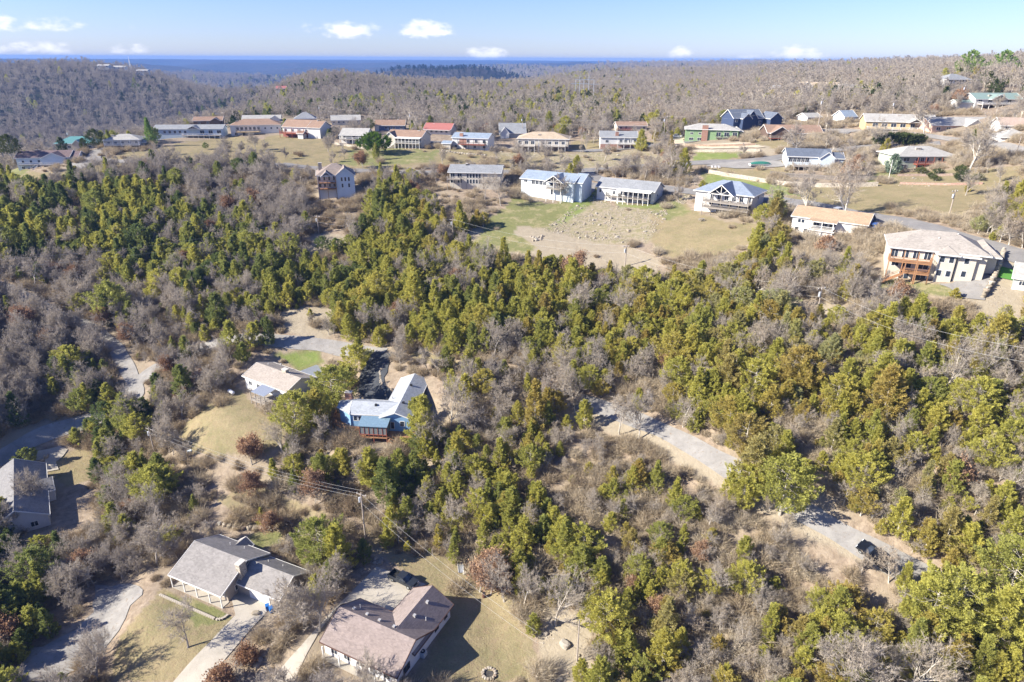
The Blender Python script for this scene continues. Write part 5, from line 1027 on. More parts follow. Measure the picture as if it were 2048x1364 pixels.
    # kerb stones round the drive
blue_house()
def left_house():
    g = ground(60, 1040)[2]; rm = sh('charcoal_shingles', (.21, .205, .21)); ox, oy = plane(99, 1027.8, g + 3); t = placed('west_house', 'house with big charcoal gable roof cut by the left edge of the photo', 'house', ox, oy, g, 124.8 - 90)
    # x runs across the ridge (right to left), y along it
    wall_block(t, -10.6, -.4, .5, 23.0, -3, 3.0, 3.0, 'gy', V_GREYW); r = roof_block(t, -10.6, -.4, .5, 23.0, 3.0, 3.0, 'gy', rm, TRIM, .5)
    wall_block(t, -4.0, 1.0, 10.2, 15.6, -3, 2.8, 1.6, 'gx', V_GREYW, 'gable_wall'); roof_block(t, -4.0, 1.0, 10.2, 15.6, 2.8, 1.7, 'gx', rm, TRIM, .35)
    vent(t, -3.2, 17, 4.7, .4, .08); vent(t, -2.6, 7, 4.6, .4, .08); window(t, -3, .8, 1.4, 1.3, .5); window(t, -7.5, .8, 1.4, 1.3, .5)
    for x, y in ((6, 0), (-2, 10), (-6, 18), (3, 6)): FOOT.append((ox + x - 4, oy + y, 8))
left_house()
house('garage', 'sage grey garage with white foundation cut by the right edge of the photo', 'garage', (2022,578), (2075,592), 24, 9, ('gx', 2.2), siding('sage_grey_siding', (.40, .44, .40)), S_LTGREY, [('row', .3, .8, 2, .4, 1.2, 1.0), ('band', 0, 1, 0, .12, TRIM)])
house('ranch_house', 'low white house with hip roof at the right edge above the garage', 'house', (2000,284), (2046,287), 9, 10, ('hip', 2.4), WHITE, S_LTGREY, [('row', .2, .8, 3, .35, 1.4, 1.2)])
# ---- far hilltops
for (a, b, hp, lb) in [((196,141),(214,141),5,'long pale resort block on the far left hilltop, leftmost of the row'),((226,141),(246,141),6,'pale resort building left of the lattice tower on the far hilltop'),((272,141),(290,141),5,'pale resort building right of the lattice tower on the far hilltop'),                       ((366,190),(376,190),7,'small white condominium block in the saddle, left of its twin'),((390,190),(400,189),9,'taller white condominium block in the saddle, right of its twin'),((550,166),(568,166),7,'white house with red tile roof on the middle hill'),((1222,160),(1255,160),4,'long pale metal shed in the far woods right of centre'),((1460,137),(1480,137),4,'white house on the distant ridge right of centre'),((1108,140),(1118,140),3,'tiny white building on the distant wooded slope'),((1666,142),(1684,142),6,'white roofed house near the skyline below the clouds at the right')]:
    red = 'red tile' in lb; o = house('distant_building', lb, 'building', a, b, hp, 12, ('gx', 2.2), WHITE, S_RED if red else S_LTGREY, [('row', .15, .85, 3, .35, 2.2, 2.0)], below=4, hm=3.0, at=1400 if a[0] < 300 and a[1] == 141 else 1150 if a[0] == 130 else 770 if red else 900 if 'condominium' in lb else None)
# ================================================================ utility poles and wires
POLEW = plain('grey_pole_wood', (.34, .29, .25), .9, vary=.2); INSUL = plain('white_porcelain', (.6, .62, .65), .3); CAN = plain('transformer_can', (.55, .58, .62), .4, .4)
WIREM = plain('aluminium_wire', (.55, .54, .52), .5, .3)
POLES = {}
def pole(key, base, top, label, arm=True, can=True, r=.15, z=None, mat=None):
    g = ground(*base) if z is None else (*plane(*base, z), z)
    _, _, d = project(np.array([g[0]]), np.array([g[1]]), np.array([g[2]])); dep = math.atan2(CAM_Z - g[2], math.hypot(g[0], g[1]))
    h = max(6.5, min(13, math.hypot(base[0] - top[0], base[1] - top[1]) * float(d[0]) / F_PX / math.cos(dep)))
    t = thing('utility_pole', label, 'pole', (g[0], g[1], g[2]), math.atan2(g[0], -g[1]) * .15); MB().tube((0, 0, -1), (0, 0, h), r * 1.15, r * .8, 8).build('pole', mat or POLEW, t)
    if arm:
        a = MB().beam((-1.1, .12, h - .5), (1.1, .12, h - .5), .11, .13); a = a.build('crossarm', POLEW, t)
        for x in (-1.0, 0, 1.0): MB().tube((x, .12, h - .43), (x, .12, h - .2), .07, .04, 6).build('insulator', INSUL, t)
    if can: MB().tube((-.42, 0, h - 2.2), (-.42, 0, h - 1.2), .26, .26, 10).tube((-.42, 0, h - 1.198), (-.42, 0, h - 1.1), .2, .06, 10).build('transformer', CAN, t)
    POLES[key] = (g[0], g[1], g[2] + h); return t
pole('A', (309,905), (294,857), 'leaning grey utility pole with transformer at the left edge of the small lawn'); pole('B', (731,1078), (722,992), 'tall grey utility pole with transformer above the parking apron')
pole('C', (1154,1322), (1158,1250), 'short plain brown pole on the dry slope at the bottom', False, False, .11)
pole('D', (638,468), (636,432), 'utility pole among cedars below the tall white house'); pole('E', (906,476), (905,443), 'utility pole at the left end of the earth clearing', True, True)
pole('F', (1250,533), (1254,496), 'utility pole at the right end of the earth clearing'); pole('G', (1634,628), (1629,590), 'utility pole among brush below the orange roofed house')
pole('H', (1899,427), (1909,382), 'pale utility pole above the road right of the blue hip roofed house'); pole('I', (822,263), (819,227), 'utility pole between the cobalt blue ranch and red roofed ranch', z=53.5)
pole('J', (1045,268), (1044,235), 'utility pole behind the tan hip roof house', z=54); pole('K', (642,243), (640,212), 'utility pole behind the red brown gabled house', z=55.5); pole('L', (450,249), (448,225), 'thin utility pole left of the brown hip roof house', True, False, z=54)
pole('M', (1326,288), (1330,236), 'tall utility pole left of the green house'); pole('N', (1637,248), (1640,200), 'tall utility pole behind the long brown ranch', z=65); pole('O', (1783,235), (1787,203), 'brown utility pole behind the yellow tan house', z=66.5)
pole('P', (1924,200), (1930,176), 'utility pole on the upper slope left of the green roofed house', z=74); pole('Q', (2031,313), (2045,279), 'leaning utility pole at the right edge above the brushy slope', False, False); pole('R', (1775,367), (1782,322), 'slim white lamp pole left of the sage green house', False, False, .08, mat=TRIM)
pole('S', (143,296), (132,264), 'leaning utility pole beside the teal roofed house', z=48.5); pole('T', (1414,402), (1412,370), 'short plain pole left of the blue hip roofed house', False, False, .12)
def wire(a, b, label, off=0.0, sag=1.2, r=.022, dz=0.0):
    p, q = Vector(a), Vector(b); d = (q - p); s = Vector((d.y, -d.x, 0)).normalized() * off; m = MB(); n = 14; P = []
    for i in range(n + 1): f = i / n; P.append(p + d * f + s + Vector((0, 0, -.2 + dz - sag * 4 * f * (1 - f))))
    for i in range(n): m.tube(P[i], P[i + 1], r * .7, r * .7, 4, False)
    tag(m.build('power_line', WIREM), label, 'wire', 'overhead power lines')
def spanw(k1, k2, words, sag=1.2, r=.022, n=3, ends=None):
    a = POLES[k1] if isinstance(k1, str) else k1; b = POLES[k2] if isinstance(k2, str) else k2
    nm = ['leftmost', 'middle', 'rightmost'] if n == 3 else ['upper', 'lower']
    for i in range(n): wire(a, b, nm[i] + ' wire ' + words, (i - (n - 1) / 2) * 1.0 if n == 3 else 0, sag, r, 0 if n == 3 else -i * 2.2)
spanw('A', 'B', 'from the lawn pole to the apron pole', 1.8, .02); spanw('B', (*plane(1075, 1262, 12.0), 12.0), 'from the apron pole down to the dry slope', 1.2, .02, 2)
spanw((*plane(-60, 520, 40), 40.0), 'D', 'from the left edge to the pole below the tall white house', 2.5, .025, 2); spanw('D', 'E', 'across the cedars to the clearing', 1.8, .025, 2); spanw('E', 'F', 'over the earth clearing', 2, .025, 2); spanw('F', 'G', 'from the clearing down to the brush pole', 2, .025, 2)
spanw('G', (*plane(2100, 700, 52), 52.0), 'from the brush pole to the right edge', 2, .025, 2)
for a, b, w in (('S', 'L', 'along the western ridge road'), ('L', 'K', 'behind the brown hip roof house'), ('K', 'I', 'behind the cream balcony house'), ('I', 'J', 'above the red roofed ranch'), ('J', 'M', 'behind the tan hip roof house'), ('M', 'N', 'above the green and navy houses'), ('N', 'O', 'behind the yellow tan house'), ('O', 'P', 'up the right hill')): spanw(a, b, w, 1.6, .022, 2)
# ================================================================ vehicles
def paint(name, c, rough=.3, metal=.3): return plain(name, c, rough, metal, .04, spec=.5)
def settle(t, x, y, ang):
    e = 1.2; hx = float(H(np.array([x + e]), np.array([y]))[0] - H(np.array([x - e]), np.array([y]))[0]) / (2 * e); hy = float(H(np.array([x]), np.array([y + e]))[0] - H(np.array([x]), np.array([y - e]))[0]) / (2 * e)
    n = Vector((-hx, -hy, 1)).normalized(); f = Vector((math.cos(ang), math.sin(ang), 0)); f = (f - n * f.dot(n)).normalized(); s = n.cross(f)
    t.rotation_euler = Matrix((f, s, n)).transposed().to_euler(); t.location = (x, y, float(H(np.array([x]), np.array([y]))[0]) + .16)
def wheels(t, xs, w, r=.38):
    tm = MB().tube((0, -.13, 0), (0, .13, 0), r, r, 14).mesh('tyre', RUBBER); rm = MB().tube((0, -.135, 0), (0, .135, 0), r * .58, r * .58, 10).mesh('rim', METAL)
    for x in xs:
        for s in (-1, 1): o = link('wheel', tm, t, (x, s * (w / 2 - .1), r)); link('rim', rm, o)
def pickup(p, q, col, label, z=None, L=5.7, crew=True):
    a = ground(*p); b = plane(*q, a[2]); ang = math.atan2(b[1] - a[1], b[0] - a[0]); t = thing('pickup_truck', label, 'pickup truck', ((a[0] + b[0]) / 2, (a[1] + b[1]) / 2, a[2] + .08), ang)
    settle(t, (a[0] + b[0]) / 2, (a[1] + b[1]) / 2, ang); w = 1.95; M = paint('paint_' + col[0], col[1]); hl = L / 2; b0 = -hl + 1.85 if crew else -hl + 2.2
    MB().prism([(b0, .45), (hl - .05, .45), (hl, .75), (hl - .08, 1.02), (hl - 1.35, 1.12), (b0, 1.12)], -w / 2, w / 2, 'y').build('body', M, t)
    bd = MB().box(-hl, b0 - .004, -w / 2, w / 2, .5, .62).box(-hl, b0 - .004, -w / 2, -w / 2 + .09, .622, 1.15).box(-hl, b0 - .004, w / 2 - .09, w / 2, .622, 1.15).box(-hl, -hl + .08, -w / 2 + .092, w / 2 - .092, .622, 1.13); bd.build('cargo_bed', M, t)
    MB().box(-hl + .1, b0 - .01, -w / 2 + .1, w / 2 - .1, .624, .66).build('bed_liner', RUBBER, t)
    MB().prism([(b0 + .02, 1.122), (hl - 1.4, 1.122), (hl - 2.15, 1.75), (b0 + .25, 1.78)], -w / 2 + .12, w / 2 - .12, 'y').build('cabin', M, t)
    MB().prism([(hl - 1.44, 1.16), (hl - 1.36, 1.16), (hl - 2.1, 1.73), (hl - 2.17, 1.70)], -w / 2 + .2, w / 2 - .2, 'y').build('windscreen', GLASS, t)
    MB().prism([(b0 + .0, 1.2), (b0 + .04, 1.2), (b0 + .25, 1.7), (b0 + .2, 1.7)], -w / 2 + .25, w / 2 - .25, 'y').build('rear_window', GLASS, t)
    for s in (-1, 1):
        for (x0, x1) in ((b0 + .3, b0 + 1.0), (b0 + 1.1, hl - 1.95)): MB().box(x0, x1, s * (w / 2 - .1) - .015, s * (w / 2 - .1) + .015, 1.2, 1.64).build('side_window', GLASS, t)
        MB().box(hl - .06, hl + .02, s * .75 - .18, s * .75 + .18, .74, .92).build('headlight', plain('lamp_glass', (.8, .8, .8), .2), t)
        MB().box(-hl - .02, -hl + .03, s * .88 - .07, s * .88 + .07, .75, 1.05).build('tail_light', plain('tail_red', (.4, .02, .02), .3), t)
        MB().box(hl - 1.75, hl - 1.6, s * (w / 2 + .12) - .1, s * (w / 2 + .12) + .1, 1.12, 1.3).build('mirror', DARKM, t)
    MB().box(hl, hl + .12, -w / 2, w / 2, .42, .62).build('bumper', METAL, t); MB().box(-hl - .14, -hl - .004, -w / 2, w / 2, .45, .62).build('bumper', METAL, t)
    MB().box(hl - .02, hl + .03, -.5, .5, .68, .92).build('grille', DARKM, t); wheels(t, (-hl + 1.1, hl - .95), w); return t
def car(p, q, col, label, L=4.5, suv=True, name='parked_car', cat='car', hgt=1.6):
    a = ground(*p); b = plane(*q, a[2]); ang = math.atan2(b[1] - a[1], b[0] - a[0]); t = thing(name, label, cat, ((a[0] + b[0]) / 2, (a[1] + b[1]) / 2, a[2] + .08), ang)
    settle(t, (a[0] + b[0]) / 2, (a[1] + b[1]) / 2, ang); w = 1.85; M = paint('paint_' + col[0], col[1]); hl = L / 2
    MB().prism([(-hl, .38), (hl, .38), (hl + .02, .65), (hl - .2, .88), (hl - 1.15, .98), (-hl + .1, 1.0), (-hl - .02, .7)], -w / 2, w / 2, 'y').build('body', M, t)
    rx = -hl + (.25 if suv else .9)
    MB().prism([(-hl + .12, 1.002), (hl - 1.2, .99), (hl - 1.9, hgt), (rx + .1, hgt)], -w / 2 + .13, w / 2 - .13, 'y').build('cabin', M, t)
    MB().prism([(hl - 1.24, 1.03), (hl - 1.16, 1.03), (hl - 1.86, hgt - .05), (hl - 1.93, hgt - .08)], -w / 2 + .2, w / 2 - .2, 'y').build('windscreen', GLASS, t)
    for s in (-1, 1):
        for x0, x1 in ((-hl + .5, -.35), (-.25, hl - 1.75)): MB().box(x0, x1, s * (w / 2 - .115) - .015, s * (w / 2 - .115) + .015, 1.08, hgt - .14).build('side_window', GLASS, t)
        MB().box(hl - .05, hl + .03, s * .68 - .16, s * .68 + .16, .62, .78).build('headlight', plain('lamp_glass', (.8, .8, .8), .2), t)
    wheels(t, (-hl + .85, hl - .85), w, .34); return t
pickup((782,1153), (832,1178), ('charcoal', (.035, .04, .05)), 'dark charcoal crew cab pickup parked at the top of the concrete apron')
pickup((1768,1138), (1726,1110), ('black', (.012, .014, .018)), 'black pickup driving on the gravel road in the lower right woods')
pickup((1342,276), (1362,277), ('white', (.7, .7, .7)), 'white pickup parked left of the green house'); car((186,1150), (194,1132), ('dark_red', (.10, .025, .025)), 'small dark red car with pale bonnet at the top of the shaded gravel drive')
car((1742,459), (1760,462), ('blue', (.04, .12, .35)), 'blue car parked at the right end of the orange roofed house'); car((545,249), (560,249), ('white', (.7, .7, .7)), 'white car parked behind the brown hip roof house'); car((10,324), (28,322), ('red', (.45, .04, .03)), 'red car on the crest road at the far left')
car((1664,425), (1690,431), ('silver', (.45, .46, .47)), 'silver car parked behind the orange roofed house by the road', suv=False)
# covered boat on its trailer
def boat():
    a = ground(1520, 333); t = thing('covered_boat', 'boat on a trailer under a green cover beside the white and blue deck house', 'boat', a, .05); L = 4.2
    V = []; F = []; N = 9
    for i in range(N):
        f = i / (N - 1); x = -L + 2 * L * f; w = 1.3 * math.sin(min(1, (1.02 - f) * 2.2 + .02) * math.pi / 2); V += [(x, -w, 1.15), (x, -w * .75, .5), (x, 0, .3), (x, w * .75, .5), (x, w, 1.15)]
    for i in range(N - 1):
        for k in range(4): F.append((i * 5 + k, (i + 1) * 5 + k, (i + 1) * 5 + k + 1, i * 5 + k + 1))
    F.append((0, 1, 2, 3, 4)); MB().poly(V, F).build('hull', plain('gelcoat', (.7, .7, .68), .3), t)
    V = []; F = []
    for i in range(N):
        f = i / (N - 1); x = -L + 2 * L * f; w = 1.36 * math.sin(min(1, (1.02 - f) * 2.2 + .02) * math.pi / 2); hh = .75 * math.sin(f * math.pi) ** .6; V += [(x, -w, 1.1), (x, -w * .6, 1.2 + hh * .7), (x, 0, 1.25 + hh), (x, w * .6, 1.2 + hh * .7), (x, w, 1.1)]
    for i in range(N - 1):
        for k in range(4): F.append((i * 5 + k, i * 5 + k + 1, (i + 1) * 5 + k + 1, (i + 1) * 5 + k))
    MB().poly(V, F).build('cover', plain('green_tarpaulin', (.03, .16, .12), .7), t); MB().beam((-L, 0, .35), (L + 1.4, 0, .35), .15, .15).build('trailer_frame', DARKM, t)
    for s in (-1, 1): MB().tube((-1, s * 1.0 - .1, .32), (-1, s * 1.0 + .1, .32), .32, .32, 12).build('wheel', RUBBER, t)
boat()
# ================================================================ walls, fences, hedges
def stone_mesh(seed, sx, sy, sz, sub=1):
    rng = random.Random(seed); pts = []
    import bmesh
    bm = bmesh.new(); bmesh.ops.create_icosphere(bm, subdivisions=sub + 1, radius=.5)
    for v in bm.verts:
        k = 1 + rng.uniform(-.16, .16); v.co = Vector((max(-.4, min(.4, v.co.x * k)) * 1.25 * sx, max(-.4, min(.4, v.co.y * k)) * 1.25 * sy, max(-.38, min(.38, v.co.z * k)) * 1.3 * sz))
    me = bpy.data.meshes.new('stone'); bm.to_mesh(me); bm.free(); return me
def rockmat():
    m, nt, b = _nt('weathered_rock'); oi = nt.nodes.new('ShaderNodeObjectInfo'); tc = nt.nodes.new('ShaderNodeTexCoord')
    c = ramp(nt, [(0, (.24, .20, .14)), (.35, (.36, .31, .24)), (.7, (.46, .42, .35)), (1, (.34, .25, .17))], oi.outputs['Random']); f = noise(nt, tc.outputs['Object'], 3, 4, .7)
    nt.links.new(mixc(nt, math_(nt, 'MULTIPLY', f, .6), c, (.16, .14, .12)), b.inputs['Base Color']); b.inputs['Roughness'].default_value = .9; return m
ROCKM = rockmat(); STONES = [stone_mesh(i, *s) for i, s in enumerate([(1, .8, .6), (.9, 1, .7), (1.2, .8, .5), (.8, .7, .8), (1.1, 1.0, .45)])]
for s in STONES: s.materials.append(ROCKM)
def path_pts(pix, step):
    P = [Vector(ground(*p)[:2]) for p in pix]; out = []
    for a, b in zip(P, P[1:]):
        n = max(1, int((b - a).length / step)); out += [a + (b - a) * i / n for i in range(n)]
    return out + [P[-1]]
def stone_wall(label, pix, size, courses, seed=1):
    P = path_pts(pix, size * .92); z = H(np.array([p.x for p in P]), np.array([p.y for p in P])); g = (P[len(P) // 2].x, P[len(P) // 2].y, float(z[len(P) // 2])); t = thing('stone_wall', label, 'wall', g); rng = random.Random(seed)
    for i, p in enumerate(P):
        for c in range(courses):
            o = link('stone', rng.choice(STONES), t, (p.x - g[0] + rng.uniform(-.1, .1), p.y - g[1] + rng.uniform(-.1, .1), float(z[i]) - g[2] + size * (.15 + .55 * c)), rng.uniform(0, 6)); k = size * rng.uniform(.85, 1.2); o.scale = (k, k * .9, k)
    return t
stone_wall('curving retaining wall of big pale stones beside the blue court and cream house', [(2006,508),(1998,530),(1990,552),(1980,574),(1967,594)], .95, 3)
stone_wall('low dry stone wall along the brown leaf strip between the two driveways', [(562,1272),(548,1292),(530,1310),(514,1332)], .9, 1, 3)
stone_wall('row of grey boulders behind the grey roofed house garden', [(440,1048),(480,1056),(520,1056),(560,1060),(600,1062)], 1.1, 1, 4)
stone_wall('broken ledge of pale rocks at the top corner of the parking apron', [(728,1096),(740,1108),(752,1120),(762,1128)], .9, 1, 5)
stone_wall('pale stone edging along the bank above the blue house', [(832,738),(870,748),(905,760),(940,766)], .7, 1, 6)
stone_wall('curving white stone border beside the dark drive of the blue house', [(768,728),(760,745),(762,765),(770,785),(774,798)], .6, 1, 7)
stone_wall('heap of pale rubble on the grass of the earth clearing', [(1062,474),(1072,478),(1084,473),(1080,480),(1066,482)], 1.0, 1, 8)
stone_wall('rubble ridge below the white house with brick chimney', [(885,302),(910,306),(940,309),(970,311)], 1.3, 1, 9)
def long_wall(label, pix, h, th, mat, name='retaining_wall', cat='wall'):
    P = path_pts(pix, 2.0); z = H(np.array([p.x for p in P]), np.array([p.y for p in P])); m = MB(); n = len(P)
    for i, p in enumerate(P):
        d = (P[min(i + 1, n - 1)] - P[max(i - 1, 0)]).normalized(); s = Vector((d.y, -d.x)) * th / 2; zz = float(z[i])
        m.v += [(p.x + s.x, p.y + s.y, zz - 2), (p.x + s.x, p.y + s.y, zz + h), (p.x - s.x, p.y - s.y, zz + h), (p.x - s.x, p.y - s.y, zz - 2)]
    for i in range(n - 1): a, b = i * 4, i * 4 + 4; m.f += [(a, a + 1, b + 1, b), (a + 1, a + 2, b + 2, b + 1), (a + 2, a + 3, b + 3, b + 2)]
    m.f += [(0, 3, 2, 1), (n * 4 - 4, n * 4 - 3, n * 4 - 2, n * 4 - 1)]; return tag(m.build(name, mat), label, cat)
long_wall('long pale stone retaining wall below the boat and the deck house', [(1418,346),(1450,352),(1490,358),(1540,366),(1580,371),(1640,374),(1700,374),(1755,372)], 1.3, .8, STONE)
long_wall('upper terrace wall of red brown stone in front of the green house', [(1370,293),(1420,294),(1470,293),(1510,291)], 1.0, .8, rubble('red_brown_stone', (.30, .19, .13), (.46, .34, .24), 1.6))
long_wall('lower terrace wall of tan stone above the green strip', [(1380,304),(1430,304),(1480,302),(1520,303)], 1.0, .8, STONE); long_wall('low tan terrace wall left of the round green tree', [(655,286),(680,290),(715,296),(735,299)], 1.0, .6, STONE)
long_wall('stepped dark stone terrace in front of the sage green house', [(1795,352),(1840,352),(1880,352),(1925,350)], .7, .7, rubble('dark_terrace_stone', (.22, .15, .12), (.36, .27, .22), 2)); long_wall('lower red stone terrace in front of the sage green house', [(1800,368),(1850,369),(1900,370),(1965,368)], .6, .7, rubble('red_terrace_stone', (.36, .20, .15), (.48, .33, .27), 2))
def fence(label, pix, h, mat, step=2.4, picket=.16, name='wooden_fence'):
    P = path_pts(pix, step); z = H(np.array([p.x for p in P]), np.array([p.y for p in P])); g = (P[0].x, P[0].y, float(z[0])); t = thing(name, label, 'fence', g)
    rng = random.Random(5)
    for i in range(len(P)):
        p = Vector((P[i].x - g[0], P[i].y - g[1], float(z[i]) - g[2])); MB().box(p.x - .07, p.x + .07, p.y - .07, p.y + .07, p.z - .5, p.z + h + .1).build('post', mat, t)
        if i + 1 < len(P):
            q = Vector((P[i + 1].x - g[0], P[i + 1].y - g[1], float(z[i + 1]) - g[2])); m = MB(); n = int((q - p).length / picket)
            for zz in (.35, h - .25): m.beam(p + Vector((0, 0, zz)), q + Vector((0, 0, zz)), .05, .1)
            for k in range(1, n): c = p + (q - p) * k / n; hh = h * rng.uniform(.93, 1.04); m.box(c.x - picket * .4, c.x + picket * .4, c.y - .03, c.y + .03, c.z + .05, c.z + hh)
            m.build('fence_panel', mat, t)
fence('weathered picket fence between the grey roofed and brown roofed houses', [(708,1100),(690,1122),(668,1146),(650,1172),(634,1196)], 1.7, WOODG)
fence('grey board fence on top of the stone retaining wall', [(1540,350),(1590,355),(1650,359),(1710,361),(1762,360)], 1.5, WOODG, 3.2, .3)
def hedge():
    g = ground(1795, 294); w, d, h = 19, 4.5, 5; rng = np.random.default_rng(3); n = 420; a = rng.uniform(-1, 1, n); b = rng.uniform(-1, 1, n); zz = rng.uniform(.1, 1, n)
    C = np.stack([a * w / 2, np.sign(b) * np.abs(b) ** .4 * d / 2, zz ** .6 * h * (1 - .12 * a * a)], 1); O = np.stack([a * .5, b, zz], 1); V = plume_tris(rng, C, O, 26, np.full(n, 1.2), .5, .16)
    t = thing('hedge', 'long thick evergreen hedge below the yellow tan house', 'hedge', (g[0], g[1], g[2]), -.05); link('foliage', tris_mesh('hedge', V, [DARKCEDAR_M]), t)
    st = MB()
    for x in range(-8, 9, 2): st.tube((x, 0, -.5), (x, 0, 3), .12, .06, 5)
    st.build('stem', BARK_M, t)
hedge()
_c, _t = cedar_shape(700, 1.7, 1.15, 55, 30, .25, 2); SHRUB = Kind(_c, _t, DARKCEDAR_M, BARK_M, 'shrub', 1.7)
for i, (px, py, s, w) in enumerate([(1842,347,1.3,'first clipped round shrub below the sage house balcony, counting from the left'),(1876,348,1.1,'flat clipped shrub below the sage house balcony, mid row'),(1920,347,1.6,'largest clipped round shrub at the right end of the sage house'),(1861,356,1.1,'small clipped shrub on the upper terrace of the sage house'),(1871,362,1.0,'small clipped shrub just below another on the sage house terrace'),(1920,362,1.7,'big round shrub among red stones below the sage house'),(1956,361,1.3,'round shrub at the right end of the red stone terrace')]):
    g = ground(px, py); t = thing('round_shrub', w, 'shrub', g, i, 'clipped shrubs before the sage green house'); t.scale = (s, s, s * .85); link('crown', SHRUB.crown, t); link('stem', SHRUB.trunk, t)
# ================================================================ garden and yard things
def fire_ring(label, p, rad, n=15):
    g = ground(*p); t = thing('fire_ring', label, 'fire ring', g); rng = random.Random(n)
    for i in range(n): a = i / n * 6.283; o = link('stone', STONES[i % 5], t, (math.cos(a) * rad, math.sin(a) * rad, .12), a); o.scale = (.5, .45, .6)
    MB().tube((0, 0, -.05), (0, 0, .06), rad * .85, rad * .8, 14).build('ash', plain('ash', (.06, .055, .05), .95, vary=.5), t)
fire_ring('round stone fire ring on the dry grass at the bottom edge', (978,1348), 1.0); fire_ring('round stone planting ring on the slope behind the grey roofed house', (586,1084), 1.15, 17)
def tank():
    g = ground(463, 789); t = thing('propane_tank', 'white propane tank on the grass left of the tan roofed house', 'tank', g, R(-38)); V = []; F = []; n = 12; prof = [(-1.25, 0), (-1.2, .22), (-1.05, .4), (-.8, .48), (.8, .48), (1.05, .4), (1.2, .22), (1.25, 0)]
    for x, r in prof: V += [(x, math.cos(k / n * 6.283) * r, .75 + math.sin(k / n * 6.283) * r) for k in range(n)]
    for i in range(len(prof) - 1): F += [(i * n + k, (i + 1) * n + k, (i + 1) * n + (k + 1) % n, i * n + (k + 1) % n) for k in range(n)]
    MB().poly(V, F).build('tank', plain('tank_white', (.75, .75, .73), .35), t, True); MB().tube((0, 0, 1.2), (0, 0, 1.38), .16, n=8).build('valve_cover', plain('tank_white', (.75, .75, .73)), t)
    for x in (-.7, .7): MB().box(x - .08, x + .08, -.3, .3, -.1, .35).build('foot', CONC, t)
tank()
def bins():
    M = plain('blue_plastic', (.01, .13, .42), .5, vary=.05)
    for k, (dx, dy, w) in enumerate([(0, 0, 'blue wheeled bin at the concrete driveway edge, nearer the garage'), (.85, -.55, 'blue wheeled bin at the concrete driveway edge, farther from the garage')]):
        g = ground(536, 1220); t = thing('wheeled_bin', w, 'bin', (g[0] + dx, g[1] + dy, g[2] + .08), .4 + k * .3, 'blue bins by the driveway')
        MB().prism([(-.28, .06), (.28, .06), (.34, 1.0), (-.34, 1.0)], -.3, .3, 'x').build('body', M, t); MB().slab([(-.33, -.38, 1.06), (.33, -.38, 1.06), (.33, .38, 1.12), (-.33, .38, 1.12)], .05).build('lid', M, t)
        for s in (-1, 1): MB().tube((s * .3, .3, .12), (s * .36, .3, .12), .12, n=10).build('wheel', RUBBER, t)
bins()
def junk():
    g = ground(380, 918); rng = random.Random(2)
    for n, lb, dx, dy, s, c, a in (('discarded_cabinet', 'white metal cabinet dumped beside the junk boards', -.8, 1.8, (.9, .7, 1.1), (.62, .70, .75), .4), ('discarded_cushion', 'red cushion lying in the junk pile', .6, .2, (1.1, .7, .35), (.55, .04, .08), -.5), ('discarded_tarp', 'crumpled dark blue tarpaulin at the right of the junk pile', 2.2, .7, (1.5, .8, .3), (.04, .06, .16), .1)):
        t = thing(n, lb, n.split('_')[1], (g[0] + dx, g[1] + dy, g[2]), a); sx, sy, sz = s
        if n == 'discarded_cabinet':
            MB().box(-sx / 2, sx / 2, -sy / 2, sy / 2, 0, sz).build('body', plain(n, c, .5), t); MB().box(-sx / 2 + .05, sx / 2 - .05, -sy / 2 - .04, -sy / 2 - .002, .06, sz - .06).build('door', plain('cabinet_door', (.5, .58, .62), .5), t)
        else:
            me = stone_mesh(77 + len(n), sx, sy, sz, 1); me.materials.append(plain(n, c, .7)); link('cloth', me, t, (0, 0, sz * .4))
    for i in range(9):
        x, y, a = rng.uniform(-1.6, 2.6), rng.uniform(-1.1, 1.0), rng.uniform(-.5, .9); l = rng.uniform(1.0, 1.8); z = rng.uniform(.05, .4); m = MB().beam((-l, 0, 0), (l, 0, rng.uniform(0, .5)), .16, .05)
        o = m.build('scrap_board', WOODO if i % 3 == 0 else WOODG); o.location = (g[0] + x, g[1] + y, g[2] + z); o.rotation_euler = (0, 0, a); tag(o, ('orange' if i % 3 == 0 else 'grey') + ' scrap board ' + ['at the left end of', 'topmost on', 'at the front of', 'at the back of', 'at the right end of', 'leaning on', 'half buried in', 'crossing', 'at the edge of'][i] + ' the junk pile', 'board', 'scrap boards in the junk pile')
junk()
